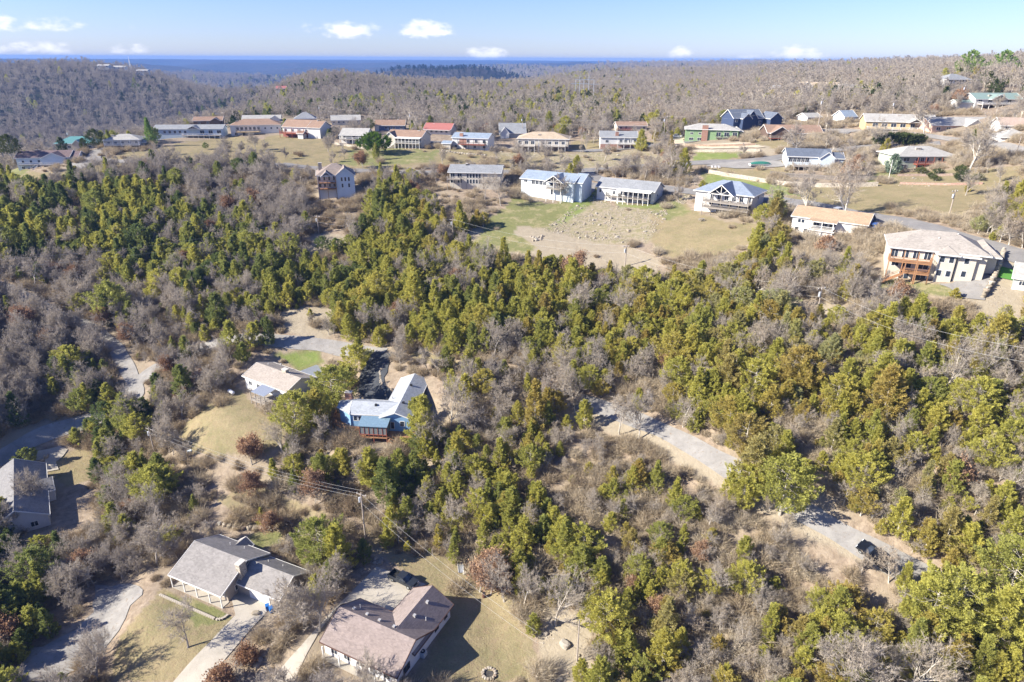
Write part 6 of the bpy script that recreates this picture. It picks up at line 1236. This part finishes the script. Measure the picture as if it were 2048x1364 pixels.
def yard_bits():
    g = ground(846, 1312); t = thing('air_conditioner', 'grey air conditioning unit on the grass against the brown roofed house', 'air conditioner', (g[0], g[1], g[2] + .05), R(-26)); MB().box(-.5, .5, -.5, .5, 0, .95).build('casing', plain('ac_grey', (.42, .45, .46), .5), t)
    MB().tube((0, 0, .955), (0, 0, 1.0), .40, n=14).build('fan_grille', DARKM, t); MB().tube((0, 0, 1.002), (0, 0, 1.03), .13, n=8).build('fan_hub', METAL, t)
    g = ground(921, 1135); t = thing('metal_slide', 'pale metal slide lying on the grass edge below the cedars', 'slide', g, R(8)); MB().slab([(-.45, -1.5, .15), (.45, -1.5, .15), (.45, 1.5, .55), (-.45, 1.5, .55)], .06).build('chute', METAL, t)
    for s in (-1, 1): MB().beam((s * .48, -1.5, .2), (s * .48, 1.5, .6), .06, .18).build('side_rail', TRIM, t)
    MB().box(-.4, .4, 1.6, 2.1, -.1, .8).build('ladder', TRIM, t)
    g = ground(968, 1194); t = thing('burn_barrel', 'rusty burn barrel at the tip of the house shadow', 'barrel', g); MB().tube((0, 0, -.1), (0, 0, .95), .32, n=12).build('drum', plain('rust', (.12, .06, .04), .8), t); MB().tube((0, 0, .955), (0, 0, .965), .27, n=12).build('ash', DARKM, t)
    for i, (px, py) in enumerate([(852,1092),(866,1112),(893,1108),(953,1168),(982,1185),(1004,1196),(1026,1212),(1040,1222)]):
        g = ground(px, py); o = MB().tube((0, 0, -.4), (random.uniform(-.1, .1), 0, 1.5), .09, .08, 6).build('fence_post', WOODG); o.location = g; tag(o, 'weathered round fence post number %s along the wood edge right of the brown roofed house' % ['one', 'two', 'three', 'four', 'five', 'six', 'seven', 'eight'][i], 'post', 'old fence posts along the wood edge')
    g = ground(1403, 442); t = thing('picnic_table', 'grey picnic table on the grass below the blue hip roofed house', 'table', g, .2); MB().box(-.95, .95, -.4, .4, .72, .78).build('table_top', WOODG, t)
    for s in (-1, 1): MB().box(-.95, .95, s * .75 - .14, s * .75 + .14, .42, .47).build('bench', WOODG, t)
    for s in (-1, 1): MB().beam((s * .7, -.7, 0), (s * .7, .3, .72), .08, .1).beam((s * .7, .7, 0), (s * .7, -.3, .72), .08, .1).build('leg', WOODG, t)
    for i, (px, w) in enumerate([(1424, 'leftmost'), (1431, 'middle'), (1438, 'rightmost')]):
        g = ground(px, 337); t = thing('garden_chair', w + ' of three white garden chairs by the ridge road', 'chair', g, .1 * i, 'white garden chairs'); M = TRIM
        MB().slab([(-.35, -.4, .38), (.35, -.4, .38), (.35, .3, .32), (-.35, .3, .32)], .05).build('seat', M, t); MB().slab([(-.35, .3, .35), (.35, .3, .35), (.35, .6, 1.1), (-.35, .6, 1.1)], .05).build('backrest', M, t)
        for s in (-1, 1): MB().box(s * .4 - .05, s * .4 + .05, -.45, .4, .58, .62).build('armrest', M, t); MB().box(s * .38 - .04, s * .38 + .04, -.42, -.34, 0, .57).build('leg', M, t)
    for (px, py, s, w) in ((93, 915, 1.6, 'big pale boulder on the bare patch beside the left house walk'), (85, 921, 1.0, 'smaller pale boulder left of the big one by the walk'), (1130, 1290, 1.7, 'flat pale boulder on the bank left of the short brown pole'), (512, 1228, 1.2, 'tan boulder beside the grey house porch end'), (930, 1148, .8, 'pale rock right of the metal slide'), (1018, 870, 1.2, 'pale rock glimpsed among the brush'), (600, 985, 1.3, 'grey flat rock in the meadow left of the cedars')):
        g = ground(px, py); t = thing('boulder', w, 'boulder', g, px); o = link('rock', STONES[px % 5], t, (0, 0, .2)); o.scale = (s, s, s)
    g = ground(1480, 445); 
yard_bits()
def tower():
    r0 = ray(262, 141); x, y = r0[0] / math.hypot(*r0[:2]) * 1400, r0[1] / math.hypot(*r0[:2]) * 1400; z = float(H(np.array([x]), np.array([y]))[0]) + 6; t = thing('lattice_tower', 'tall pale lattice mast on the far left hilltop', 'tower', (x, y, z)); h = 17; m = MB(); b = 1.5
    L = [(-b, -b), (b, -b), (b, b), (-b, b)]
    for i, (p, q) in enumerate(L): m.beam((p, q, -2), (p * .15, q * .15, h), .3, .3)
    for k in range(7):
        f, g = k / 7, (k + 1) / 7; s0, s1 = 1 - .85 * f, 1 - .85 * g
        for i in range(4): p, q = L[i], L[(i + 1) % 4]; m.beam((p[0] * s0, p[1] * s0, f * h), (q[0] * s1, q[1] * s1, g * h), .25, .25)
    m.build('lattice', TRIM, t); MB().tube((0, 0, h), (0, 0, h + 5), .25, n=6).build('antenna', TRIM, t)
    for i, (px, py) in enumerate([(1150, 200), (1158, 200), (1166, 201), (1176, 200), (1186, 202)]):
        g = ground(px, py); t = thing('substation_mast', ['leftmost', 'second', 'middle', 'fourth', 'rightmost'][i] + ' pale steel mast of the substation in the far woods', 'mast', g, 0, 'substation masts'); hh = 16 + 3 * (i % 2)
        MB().tube((0, 0, -1), (0, 0, hh), .3, .2, 6).build('mast', METAL, t); MB().beam((-4, 0, hh - 3), (4, 0, hh - 3), .3, .4).build('crossbeam', METAL, t)
    g = ground(1168, 206); t = thing('substation_cabin', 'low white control cabin among the substation masts', 'cabin', g); MB().box(-7, 7, -2, 2, -1, 3).build('wall', WHITE, t); MB().box(-7.3, 7.3, -2.3, 2.3, 3.002, 3.3).build('roof', S_LTGREY, t)
tower()
# loose rock on the banks
def loose_rock():
    rng = np.random.default_rng(11); X = []; 
    for poly, n, sc in (([(1085,460),(1190,385),(1200,400),(1230,412),(1330,420),(1350,440),(1290,485),(1200,485)], 6500, .9), ([(1345,400),(1375,382),(1385,395),(1365,410)], 500, 1), ([(985,302),(1200,305),(1290,300),(1350,325),(1180,342),(1000,340)], 900, 1), ([(1380,292),(1520,290),(1530,312),(1400,303)], 500, 1), ([(1700,350),(1960,352),(1965,372),(1790,374)], 300, 1),
                       ([(1060,1230),(1180,1240),(1180,1364),(1090,1364)], 350, .8), ([(720,1095),(770,1100),(765,1130),(735,1125)], 260, .8), ([(1600,470),(1700,490),(1690,520),(1600,500)], 420, 1), ([(1960,560),(2040,560),(2040,680),(1980,640)], 260, .7), ([(1560,990),(1800,1110),(1790,1130),(1560,1010)], 260, .5)):
        xs = [p[0] for p in poly]; ys = [p[1] for p in poly]; W = [plane(*p, ground(*p)[2]) for p in poly]; wx = [w[0] for w in W]; wy = [w[1] for w in W]
        a = rng.uniform(min(wx), max(wx), n * 2); b = rng.uniform(min(wy), max(wy), n * 2); k = inpoly(a, b, W); k &= fbm(a / 4, b / 4, 77, 3) > .38; s = np.minimum(1.2, .16 + rng.pareto(3.4, len(a)) * .20) * sc; X.append(np.stack([a[k], b[k], s[k]], 1)[:n])
    X = np.concatenate(X); k = ~near_roads(X[:, 0], X[:, 1], 0); X = X[k]; n = len(X); Z = H(X[:, 0], X[:, 1])
    scatter('loose_rocks', STONES, X[:, 0], X[:, 1], Z + X[:, 2] * .08, X[:, 2], rng.uniform(0, 6.28, n), rng.integers(0, 5, n), 'pale broken rocks strewn over the banks below the houses')
# ================================================================ scattering the woods
FOOTA = np.array(FOOT)
LM = [  # landmarks that labels refer to: (pixel, words)
 ((780,1240),'the brown roofed L shaped house'),((450,1160),'the grey roofed house with stone chimney'),((560,780),'the tan roofed house'),((750,800),'the blue house'),((50,970),'the charcoal roofed house'),((250,720),'the gravel valley road'),
 ((450,690),'the gravel road above the tan roofed house'),((1280,840),'the gravel road through the woods'),((1680,1070),'the gravel road and dark truck'),((970,1340),'the round stone fire ring'),((1850,530),'the big cream house with orange decks'),((1650,470),'the orange roofed house'),
 ((1440,420),'the blue hip roofed house'),((1250,390),'the low white house above the rocks'),((1090,385),'the white house with blue grey roof'),((950,365),'the beige house with brown windows'),((665,390),'the tall white house'),((1000,500),'the bare earth clearing'),((235,1220),'the shaded gravel drive'),
 ((380,915),'the junk pile'),((725,1080),'the utility pole near the parking apron'),((1840,330),'the sage green house'),((900,755),'the gravel bank road above the blue house'),((1250,440),'the rocky bank'),((60,590),'the far left end of the valley road'),((300,880),'the leaning utility pole by the lawn'),
 ((200,330),'the plum roofed ranch at the far left'),((1430,270),'the green house'),((820,285),'the cream balcony house'),((1160,1290),'the short bare pole on the dry slope'),((1620,350),'the stone retaining wall')]
LMW = [(*plane(p[0], p[1], ground(*p)[2]), w) for p, w in LM]
def where(x, y, nth=0):
    best = sorted((math.hypot(x - a, y - b), a, b, w) for a, b, w in LMW); d, a, b, w = best[nth]
    if d < 4: rel = 'close beside'
    else:
        dx, dy = x - a, y - b
        rel = ('right of' if dx > 0 else 'left of') if abs(dx) > abs(dy) * 1.2 else ('beyond' if dy > 0 else 'in front of')
    return ('far ' if d > 38 else 'well ' if d > 24 else '') + rel + ' ' + w if rel != 'close beside' else rel + ' ' + w
SIZES = lambda s: 'small' if s < .8 else 'tall' if s > 1.15 else 'middling'
GROUPS = {'cedar_tree': 'olive green cedars of the hillside wood', 'bare_tree': 'leafless grey trees of the hillside wood', 'oak_tree': 'oaks holding dry brown leaves'}
_seen = {}
def tree(kind, K, x, y, s, rz, label=None, z=None, grp=True):
    z = float(H(np.array([x]), np.array([y]))[0]) if z is None else z
    if label is None:
        form = {'cedar_tree': ['plump olive cedar', 'rounded olive cedar', 'broad olive cedar', 'narrow pointed cedar', 'spire shaped cedar', 'flat topped loose cedar', 'wide loose crowned cedar', 'young bushy cedar', 'young low cedar'],
                'bare_tree': ['leafless grey tree', 'slender leafless tree', 'wide leafless tree', 'tall leafless tree', 'leaning leafless tree', 'spreading leafless tree', 'low twiggy leafless tree', 'very tall leafless tree'],
                'oak_tree': ['brown leaved oak', 'tall brown leaved oak', 'low brown leaved oak']}[kind][({'cedar_tree': CEDARS, 'bare_tree': BARES, 'oak_tree': BROWNS}[kind]).index(K)]
        for nth in range(5):
            label = ' '.join((SIZES(s) + ' ' + form + ' ' + where(x, y, nth)).split()[:16])
            if label not in _seen: break
        _seen[label] = 1
    t = thing(kind, label, 'tree', (x, y, z), rz, GROUPS.get(kind) if grp else None); t.scale = (s, s, s * 1.0)
    link('trunk', K.trunk, t); link('crown', K.crown, t); return t
SRC = {}
def scatter(name, meshes, X, Y, Z, S, A, I, label, smat=None):
    """one mass of growth: the variants stand on the points of a mesh by geometry nodes"""
    col = bpy.data.collections.new(name + '_variants')
    for i, me in enumerate(meshes): col.objects.link(bpy.data.objects.new('%s_variant_%02d' % (name, i), me))
    me = bpy.data.meshes.new(name); me.vertices.add(len(X)); me.vertices.foreach_set('co', np.stack([X, Y, Z], 1).astype(np.float32).ravel())
    for nm, v, ty in (('rot', A, 'FLOAT'), ('siz', S, 'FLOAT'), ('idx', I, 'INT')):
        a = me.attributes.new(nm, ty, 'POINT'); a.data.foreach_set('value', np.asarray(v, np.float32 if ty == 'FLOAT' else np.int32))
    me.update(); o = bpy.data.objects.new(name, me); COL.objects.link(o); tag(o, label, None, None, 'stuff')
    g = bpy.data.node_groups.new(name + '_scatter', 'GeometryNodeTree')
    g.interface.new_socket('Geometry', in_out='INPUT', socket_type='NodeSocketGeometry'); g.interface.new_socket('Geometry', in_out='OUTPUT', socket_type='NodeSocketGeometry')
    N = g.nodes.new; L = g.links.new; gi, go = N('NodeGroupInput'), N('NodeGroupOutput')
    ip = N('GeometryNodeInstanceOnPoints'); ci = N('GeometryNodeCollectionInfo'); ci.inputs['Collection'].default_value = col
    ci.inputs['Separate Children'].default_value = True; ci.inputs['Reset Children'].default_value = True
    def at(nm, ty):
        n = N('GeometryNodeInputNamedAttribute'); n.data_type = ty; n.inputs['Name'].default_value = nm; return n.outputs['Attribute']
    cx = N('ShaderNodeCombineXYZ'); L(at('rot', 'FLOAT'), cx.inputs['Z'])
    L(gi.outputs[0], ip.inputs['Points']); L(ci.outputs[0], ip.inputs['Instance']); ip.inputs['Pick Instance'].default_value = True
    L(at('idx', 'INT'), ip.inputs['Instance Index']); L(cx.outputs[0], ip.inputs['Rotation'])
    s3 = N('ShaderNodeCombineXYZ'); sz = at('siz', 'FLOAT'); [L(sz, s3.inputs[k]) for k in range(3)]
    L(s3.outputs[0], ip.inputs['Scale']); L(ip.outputs[0], go.inputs[0])
    md = o.modifiers.new('scatter', 'NODES'); md.node_group = g; return o
def plant():
    rng = np.random.default_rng(7); st = 2.15
    gx, gy = np.meshgrid(np.arange(-330, 330, st), np.arange(48, 420, st)); X, Y = gx.ravel(), gy.ravel()
    X = X + rng.uniform(-.48, .48, len(X)) * st; Y = Y + rng.uniform(-.48, .48, len(Y)) * st
    Z = H(X, Y); px, py, d = project(X, Y, Z); k = (d > 30) & (px > -120) & (px < 2168) & (py < 1600) & (np.hypot(X, Y) < 395)
    X, Y, Z, px, py, d = [v[k] for v in (X, Y, Z, px, py, d)]
    pxm, pym, _ = project(X, Y, Z + 4.0); pxt, pyt, _ = project(X, Y, Z + 7.5); dist = np.hypot(X, Y)
    code = woods_at(np.clip(pxm + (rng.uniform(-22, 22, len(X))), 0, 2047), np.clip(pym + rng.uniform(-20, 20, len(X)), 0, 1363))
    mix = np.array([MIX[c] for c in code]); n = fbm(X / 18, Y / 18, 71, 3); n2 = fbm(X / 9, Y / 9, 81, 3)
    area = (st / 2.35) ** 2; far_thin = np.where(dist > 270, .62, 1)
    dens = mix[:, 1] * far_thin * (0.70 + 0.50 * (n2 > .40)) * 0.80
    dens = np.where(code == 'c', dens * 1.15, dens)
    q = rng.random(len(X)) < dens
    gd = q.copy()
    for a, b in ((px, py), (pxm, pym), (pxt, pyt)): q = in_clear(a, b, dist, q)
    lawnq = np.zeros(len(X), bool)
    for kk, poly in COVER:
        if kk in ('lawn', 'dry', 'rock', 'earth'): lawnq |= inpoly(px, py, poly)
    q &= ~(lawnq & (rng.random(len(X)) < np.where(dist > 235, np.where(code == 's', .72, .86), np.where(code == 's', .75, .93))))
    idx = np.nonzero(q)[0]
    ok = ~near_roads(X[idx], Y[idx], .3)
    for i, j in ((FOOTA, 0),):
        dd = np.hypot(X[idx, None] - i[None, :, 0], Y[idx, None] - i[None, :, 1]); ok &= ~(dd < i[None, :, 2] + 1.0).any(1)
    for (fx, fy, fr) in FOOT:
        fd = math.hypot(fx, fy)
        if fd > 215: ok &= ~((np.abs(np.arctan2(X[idx], Y[idx]) - math.atan2(fx, fy)) * fd < fr) & (dist[idx] < fd) & (dist[idx] > fd - 42) & (rng.random(len(idx)) < .88))
    idx = idx[ok]
    X1, Y1, Z1, d1, p1, y1, mx, n1 = X[idx], Y[idx], Z[idx], dist[idx], px[idx], py[idx], mix[idx], n[idx]
    r = rng.random(len(idx)); ced = r < np.clip(mx[:, 0] + (n1 - .5) * 1.1 * (mx[:, 0] > .1), 0.01, .97); bro = (~ced) & (rng.random(len(idx)) < mx[:, 2])
    S = np.clip(rng.normal(.76, .20, len(idx)), .36, 1.3); big = rng.random(len(idx)) < .07; S[big] *= 1.2
    S = S * np.where(d1 < 125, .88, 1.0); S = np.where((~ced) & (d1 < 130) & (X1 > -10), S * .74, S)
    A = rng.uniform(0, 6.28, len(idx)); vis = (p1 > 5) & (p1 < 2043) & (y1 < 1400)
    used = np.zeros(len(idx), bool)
    for kind, sel, KS in (('cedar_tree', ced, CEDARS), ('bare_tree', (~ced) & (~bro), BARES), ('oak_tree', bro, BROWNS)):
        ii = np.nonzero(sel)[0]; w = np.ones(len(KS))
        if kind == 'cedar_tree': w = np.array([1.3, 1.2, 1, .9, .6, .9, .7, 1.4, 1.2])
        I = rng.choice(len(KS), len(idx), p=w / w.sum())
        near = ii[vis[ii]]; near = near[np.argsort(d1[near] / np.maximum(.4, S[near]))][:285]
        for i in near: tree(kind, KS[I[i]], float(X1[i]), float(Y1[i]), float(S[i]), float(A[i]), z=float(Z1[i]))
        used[near] = True; rest = ii[~used[ii]]
        if len(rest): scatter({'cedar_tree': 'cedar_wood', 'bare_tree': 'leafless_wood', 'oak_tree': 'brown_oak_wood'}[kind], [k.joined for k in KS], X1[rest], Y1[rest], Z1[rest] - .1, S[rest], A[rest], I[rest],
                {'cedar_tree': 'dense olive green cedars filling the hillside beyond the nearest trees', 'bare_tree': 'grey leafless trees mixed through the hillside beyond the nearest ones', 'oak_tree': 'scattered brown leaved oaks among the hillside trees'}[kind])
    print('NEAR TREES', ced.sum(), (~ced).sum())
    # undergrowth
    st = 1.6; gx, gy = np.meshgrid(np.arange(-200, 200, st), np.arange(45, 330, st)); X, Y = gx.ravel(), gy.ravel(); X = X + rng.uniform(-.8, .8, len(X)); Y = Y + rng.uniform(-.8, .8, len(Y))
    Z = H(X, Y); px, py, d = project(X, Y, Z); code = woods_at(np.clip(px, 0, 2047), np.clip(py, 0, 1363)); dist = np.hypot(X, Y)
    dn = np.array([{'c': .45, 'm': .95, 'b': .8, 'd': 1.3, 's': .5, 'B': 0, '.': .12}[c] for c in code]) * (0.5 + (fbm(X / 6, Y / 6, 91, 3) > .45) * .7)
    q = (d > 30) & (px > -60) & (px < 2110) & (py < 1440) & (rng.random(len(X)) < dn)
    lq = np.zeros(len(X), bool)
    for kk, poly in COVER:
        if kk in ('lawn', 'dry', 'rock', 'earth'): lq |= inpoly(px, py, poly)
    q &= ~(lq & (rng.random(len(X)) < .98)); idx = np.nonzero(q)[0]; ok = ~near_roads(X[idx], Y[idx], .8)
    dd = np.hypot(X[idx, None] - FOOTA[None, :, 0], Y[idx, None] - FOOTA[None, :, 1]); ok &= ~(dd < FOOTA[None, :, 2] - .8).any(1); idx = idx[ok]
    m = len(idx); print('BRUSH', m)
    scatter('undergrowth', BRUSH, X[idx], Y[idx], Z[idx], rng.uniform(.5, 1.35, m), rng.uniform(0, 6.28, m), rng.integers(0, 4, m), 'tangled dry brown brush and saplings on the woodland floor')
    # the forest beyond the village, out to the far hills
    for name, r0, r1, sp, meshes, sc in (('ridge_forest', 385, 1000, 5.8, None, (.6, 1.15)), ('valley_forest', 1000, 2100, 10.5, None, (.9, 1.5)), ('distant_forest', 2100, 4300, 26, None, (1.9, 3.0))):
        P = []; r = r0
        while r < r1:
            k = int(R(88) * r / sp); a = R(-44) + (np.arange(k) + rng.uniform(-.45, .45, k)) * (R(88) / k); rr = r + rng.uniform(-.5, .5, k) * sp; P.append(np.stack([np.sin(a) * rr, np.cos(a) * rr], 1)); r += sp * (1 if r < 2000 else 1.2)
        P = np.concatenate(P); Z = H(P[:, 0], P[:, 1]); px, py, d = project(P[:, 0], P[:, 1], Z + 10)
        # drop what stands behind a ridge, seen from anywhere near here
        keep = (px > -80) & (px < 2128); P, Z, px, py = P[keep], Z[keep], px[keep], py[keep]
        th = np.arctan2(P[:, 0], P[:, 1]); rr = np.hypot(P[:, 0], P[:, 1]); vis = np.ones(len(P), bool)
        for f in np.linspace(.3, .97, 26):
            hx, hy = P[:, 0] * f, P[:, 1] * f; vis &= (H(hx, hy) - CAM_Z) / (rr * f) < (Z + 26 - CAM_Z) / rr + .004
        P, Z, px, py, rr = P[vis], Z[vis], px[vis], py[vis], rr[vis]
        ok = ~near_roads(P[:, 0], P[:, 1], 2) if r0 < 600 else np.ones(len(P), bool)
        dd = np.hypot(P[:, 0, None] - FOOTA[None, :, 0], P[:, 1, None] - FOOTA[None, :, 1]); ok &= ~(dd < FOOTA[None, :, 2] + 3).any(1)
        # keep the upper houses in view: no trees just in front of them
        for (fx, fy, fr) in FOOT:
            fd = math.hypot(fx, fy)
            if fd > 250:
                ang = np.abs(np.arctan2(P[:, 0], P[:, 1]) - math.atan2(fx, fy)); ok &= ~((ang * fd < fr + 1) & (rr < fd) & (rr > fd - 55) & (rng.random(len(P)) < (.86 if CAM_Z - float(H(np.array([fx]), np.array([fy]))[0]) > 22 else .5)))
        P, Z, rr, px, py = P[ok], Z[ok], rr[ok], px[ok], py[ok]
        n = fbm(P[:, 0] / 70, P[:, 1] / 70, 95, 3); ce = rng.random(len(P)) < np.where(n > .50, .55, .08) * np.where(px < 420, .2, np.where((px > 480) & (px < 1250), 1.1, .5))
        shadedhill = np.hypot(P[:, 0] - math.sin(R(-4.3)) * 2600, P[:, 1] - math.cos(R(-4.3)) * 2600) < 420; ce |= shadedhill  # hill under cloud shadow; its shade is carried by the tree colour
        me = FARBARES + FARCEDARS + [FARSHADED]; I = np.where(ce, rng.integers(4, 7, len(P)), rng.integers(0, 4, len(P))); I = np.where(shadedhill, 7, I)
        S = rng.uniform(*sc, len(P)); S = S * np.where(ce, .85, 1) * np.where(shadedhill, .62, 1); print(name, len(P))
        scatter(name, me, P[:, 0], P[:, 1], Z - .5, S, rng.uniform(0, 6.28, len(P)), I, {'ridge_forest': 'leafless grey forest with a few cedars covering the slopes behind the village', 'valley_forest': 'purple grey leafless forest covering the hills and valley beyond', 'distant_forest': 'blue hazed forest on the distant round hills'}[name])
plant()
# ================================================================ single trees that stand out
def special():
    mag_c, mag_t = cedar_shape(801, 10, 6.4, 210, 46, .75, 2); rng = np.random.default_rng(5)
    MAG = Kind(mag_c, mag_t, GREENLEAF_M, BARK_M, 'round_green', 10)
    pc, pt = cedar_shape(802, 14, 2.8, 110, 40, .6, 1); PINE = Kind(pc, pt, PINE_M, BARK_M, 'pine', 14); pc, pt = cedar_shape(803, 14, 5.2, 90, 40, .8, 2); PINE2 = Kind(pc, pt, PINE_M, BARK_M, 'pine', 14)
    bc, bt = cedar_shape(804, 7, 2.8, 110, 40, .45, 0); SPR = Kind(bc, bt, leafmat('blue_green_needles', [(0, (.15, .21, .16)), (1, (.20, .26, .20))], .2), BARK_M, 'spruce', 8)
    def s(kind, K, px, py, sc, lb, z=None, a=None):
        g = ground(px, py) if z is None else (*plane(px, py, z), z); tree(kind, K, g[0], g[1], sc, (px * 1.7) % 6.28, lb, g[2] - .1, grp=False)
    s('round_green_tree', MAG, 750, 308, .95, 'big round bright green tree between the two balcony houses'); s('pine_tree', PINE, 303, 294, .95, 'tall pale green pine standing left of the long blue house', 50.0)
    
    for px_, w_ in ((1937, 'left'), (2003, 'right')):
        r_ = ray(px_, 140); q_ = math.hypot(r_[0], r_[1]); x_, y_ = r_[0] / q_ * 500, r_[1] / q_ * 500; z_ = float(H(np.array([x_]), np.array([y_]))[0]); tree('pine_tree', PINE2, x_, y_, (95.5 - z_) / 14, 1.0, 'bright green pine on the right skyline, ' + w_ + ' of two', z_, grp=False)
    s('spruce_tree', SPR, 1784, 347, .95, 'blue green spruce at the left corner of the sage green house')
    for a in [(668,822,1.45,6,'tall loose cedar in front of the gap between tan and blue houses, tallest there'),(596,878,1.45,6,'big spreading cedar in front of the tan roofed house deck'),(640,860,1.2,2,'dense cedar between the tan house lawn and the blue house deck'),(713,745,1.15,5,'broad cedar at the top left of the dark drive'),(848,892,1.4,2,'thick cedar hiding the right end of the blue house'),(832,858,1.05,0,'cedar touching the right wall of the blue house'),
              (676,1140,1.15,2,'yellow green cedar beside the picket fence, nearer the pole'),(642,1130,1.3,6,'yellow green cedar behind the grey house garage'),(690,948,.95,1,'cedar below the orange deck of the blue house'),(742,968,1.0,2,'cedar below the screened porch of the blue house'),(800,962,1.0,0,'cedar below the patio of the blue house'),(775,1005,1.2,2,'large cedar down the slope from the blue house'),
              (540,690,.9,4,'narrow cedar beside the gravel road above the tan roofed house'),(1548,446,1.5,1,'dense cedar at the right corner of the blue hip roofed house'),(1281,302,1.25,0,'dark cedar at the right end of the white balcony house'),(1404,378,.95,8,'yellow cedar on the bank left of the blue hip roofed house'),(1365,352,1.2,2,'dark cedar on the bank above the white cottage'),(1345,356,1.0,5,'cedar below the ridge road at the green bank'),
              (150,372,1.1,4,'dark cedar spire at the wood edge below the plum roofed ranch'),(310,350,1.1,4,'lone cedar spire by the hill lane'),(1560,1030,1.45,6,'broad cedar beside the gravel road leaning over it'),(1500,985,1.3,2,'rounded cedar at the road edge in the lower woods'),(1490,1000,1.1,5,'olive cedar in front of the gravel road bend'),
              (1070,860,1.3,4,'pointed cedar at the left end of the gravel road stretch'),(1900,1260,1.35,6,'very broad yellow cedar at the lower right'),(1980,1310,1.4,2,'huge golden cedar in the bottom right corner'),(1850,1270,1.25,6,'broad pale cedar hiding the road end at the lower right'),(2010,1200,1.35,6,'large amber cedar at the right edge')]:
        s('cedar_tree', CEDARS[a[3]], a[0], a[1], a[2], a[4])
    for a in [(25,318,1.2,0,'dark round evergreen behind the plum roofed ranch'),(127,306,.9,1,'dark evergreen hiding the left of the teal roofed house'),(170,305,.85,1,'dark evergreen at the right of the teal roofed house'),(195,300,1.1,0,'blue green evergreen beside the grey hip roof house'),(700,236,1.0,1,'dark conical evergreen behind the pale village ranch'),(755,240,1.1,1,'dark evergreen behind the cobalt blue ranch')]:
        s('dark_evergreen', DARKS[a[3]], a[0], a[1], a[2], a[4], 48.5 if a[0] < 26 or a[0] in (127, 170) else 54.5 if a[1] < 250 else None)
    for a in [(604,1248,1.45,5,'huge twisted bare oak overhanging the grey house garage'),(640,1262,1.15,3,'bare oak between the driveway and the leaf strip'),(374,1298,1.05,1,'slender bare tree alone on the front lawn of the grey roofed house'),(905,862,1.5,5,'big twisted bare tree right of the blue house'),(940,880,1.35,2,'spreading bare tree behind the twisted one'),(880,905,1.2,5,'bare tree below the cedars right of the blue house'),
              (725,668,1.3,2,'wide bare tree above the dark drive'),(905,738,.8,6,'low fan shaped bare tree behind the blue house wing'),(1690,440,1.9,7,'very tall bare sycamore by the road above the orange roofed house'),(1608,428,1.6,3,'tall bare tree on the roadside left of the sycamore'),(1936,342,1.95,7,'tall pale bare sycamore right of the sage green house'),(1848,268,2.0,5,'great spreading bare oak behind the yellow tan house'),
              (1590,306,1.5,5,'bare oak above the boat and ridge road'),(1570,300,1.3,2,'bare tree beside the bare oak above the boat'),(990,322,1.3,2,'bare tree in front of the white house with brick chimney'),(1094,330,1.3,5,'bare orchard tree before the tan hip roof house'),(1120,322,1.2,6,'low bare tree right of the orchard tree'),(1040,326,1.2,1,'bare tree between brick chimney house and tan roof house'),(1208,322,1.3,4,'bare tree left of the white balcony house'),
              (1125,405,1.2,1,'bare tree before the beige house right end'),(1003,412,1.35,1,'slender bare tree right of the beige house'),(968,400,1.1,1,'slim bare tree in front of the beige house'),(690,318,.9,2,'bare shrub like tree below the round green tree'),(720,1430,1.2,5,'bare crown rising from the bottom edge before the brown roofed house'),(650,1440,1.2,3,'bare crown at the bottom edge left of the brown roof'),(560,1400,1.1,5,'bare crown over the apron at the bottom edge'),(800,1435,1.0,2,'bare crown at the bottom edge under the gable'),
              (1112,1250,1.3,3,'bare tree with a white trunk at the edge of the lower cedar wood'),(1045,1215,1.0,1,'bare tree at the dry slope edge'),(1010,1205,1.1,1,'slim bare tree at the dry slope top'),(1240,868,1.15,1,'slender bare tree in front of the gravel road, left one'),(1275,880,1.25,1,'slender bare tree in front of the gravel road, right one'),(1150,812,1.3,5,'wide white bare tree at the road end'),(1690,1370,1.5,5,'pale twisted bare tree at the bottom right'),(1722,1150,.7,4,'small bare tree in front of the black pickup, left one'),(1778,1168,.75,1,'small bare tree in front of the black pickup, right one'),(1810,1395,1.3,3,'pale bare tree near the bottom right corner'),
              (90,1010,1.25,5,'bare tree leaning over the charcoal roof'),(40,1060,1.2,2,'bare tree below the charcoal roofed house'),(390,640,1.3,2,'bare tree in the woods above the valley road'),(315,1130,1.2,3,'bare tree at the left corner of the grey roof'),(480,1364,1.0,6,'low bare tree beside the concrete driveway'),(1760,300,1.3,3,'bare tree by the hedge')]:
        s('bare_tree', BARES[a[3]], a[0], a[1], a[2], a[4])
    for a in [(505,930,1.0,0,'rusty brown oak on the slope below the tan house lawn'),(727,338,1.1,0,'russet bush like oak below the round green tree'),(958,1185,1.1,1,'tall tan leaved oak at the wood edge above the dry slope'),(980,1190,.9,1,'slimmer tan leaved oak beside the tall one'),(440,1385,1.0,2,'orange brown oak scrub beside the driveway bottom'),(500,1330,.8,2,'orange brown scrub along the low stone wall'),(1650,505,1.0,2,'orange leaved scrub below the orange roofed house'),(1800,600,.9,2,'brown leaved scrub below the cream house'),(20,1290,1.2,2,'golden brown scrub at the bottom left')]:
        s('oak_tree', BROWNS[a[3]], a[0], a[1], a[2], a[4])
special()
loose_rock()
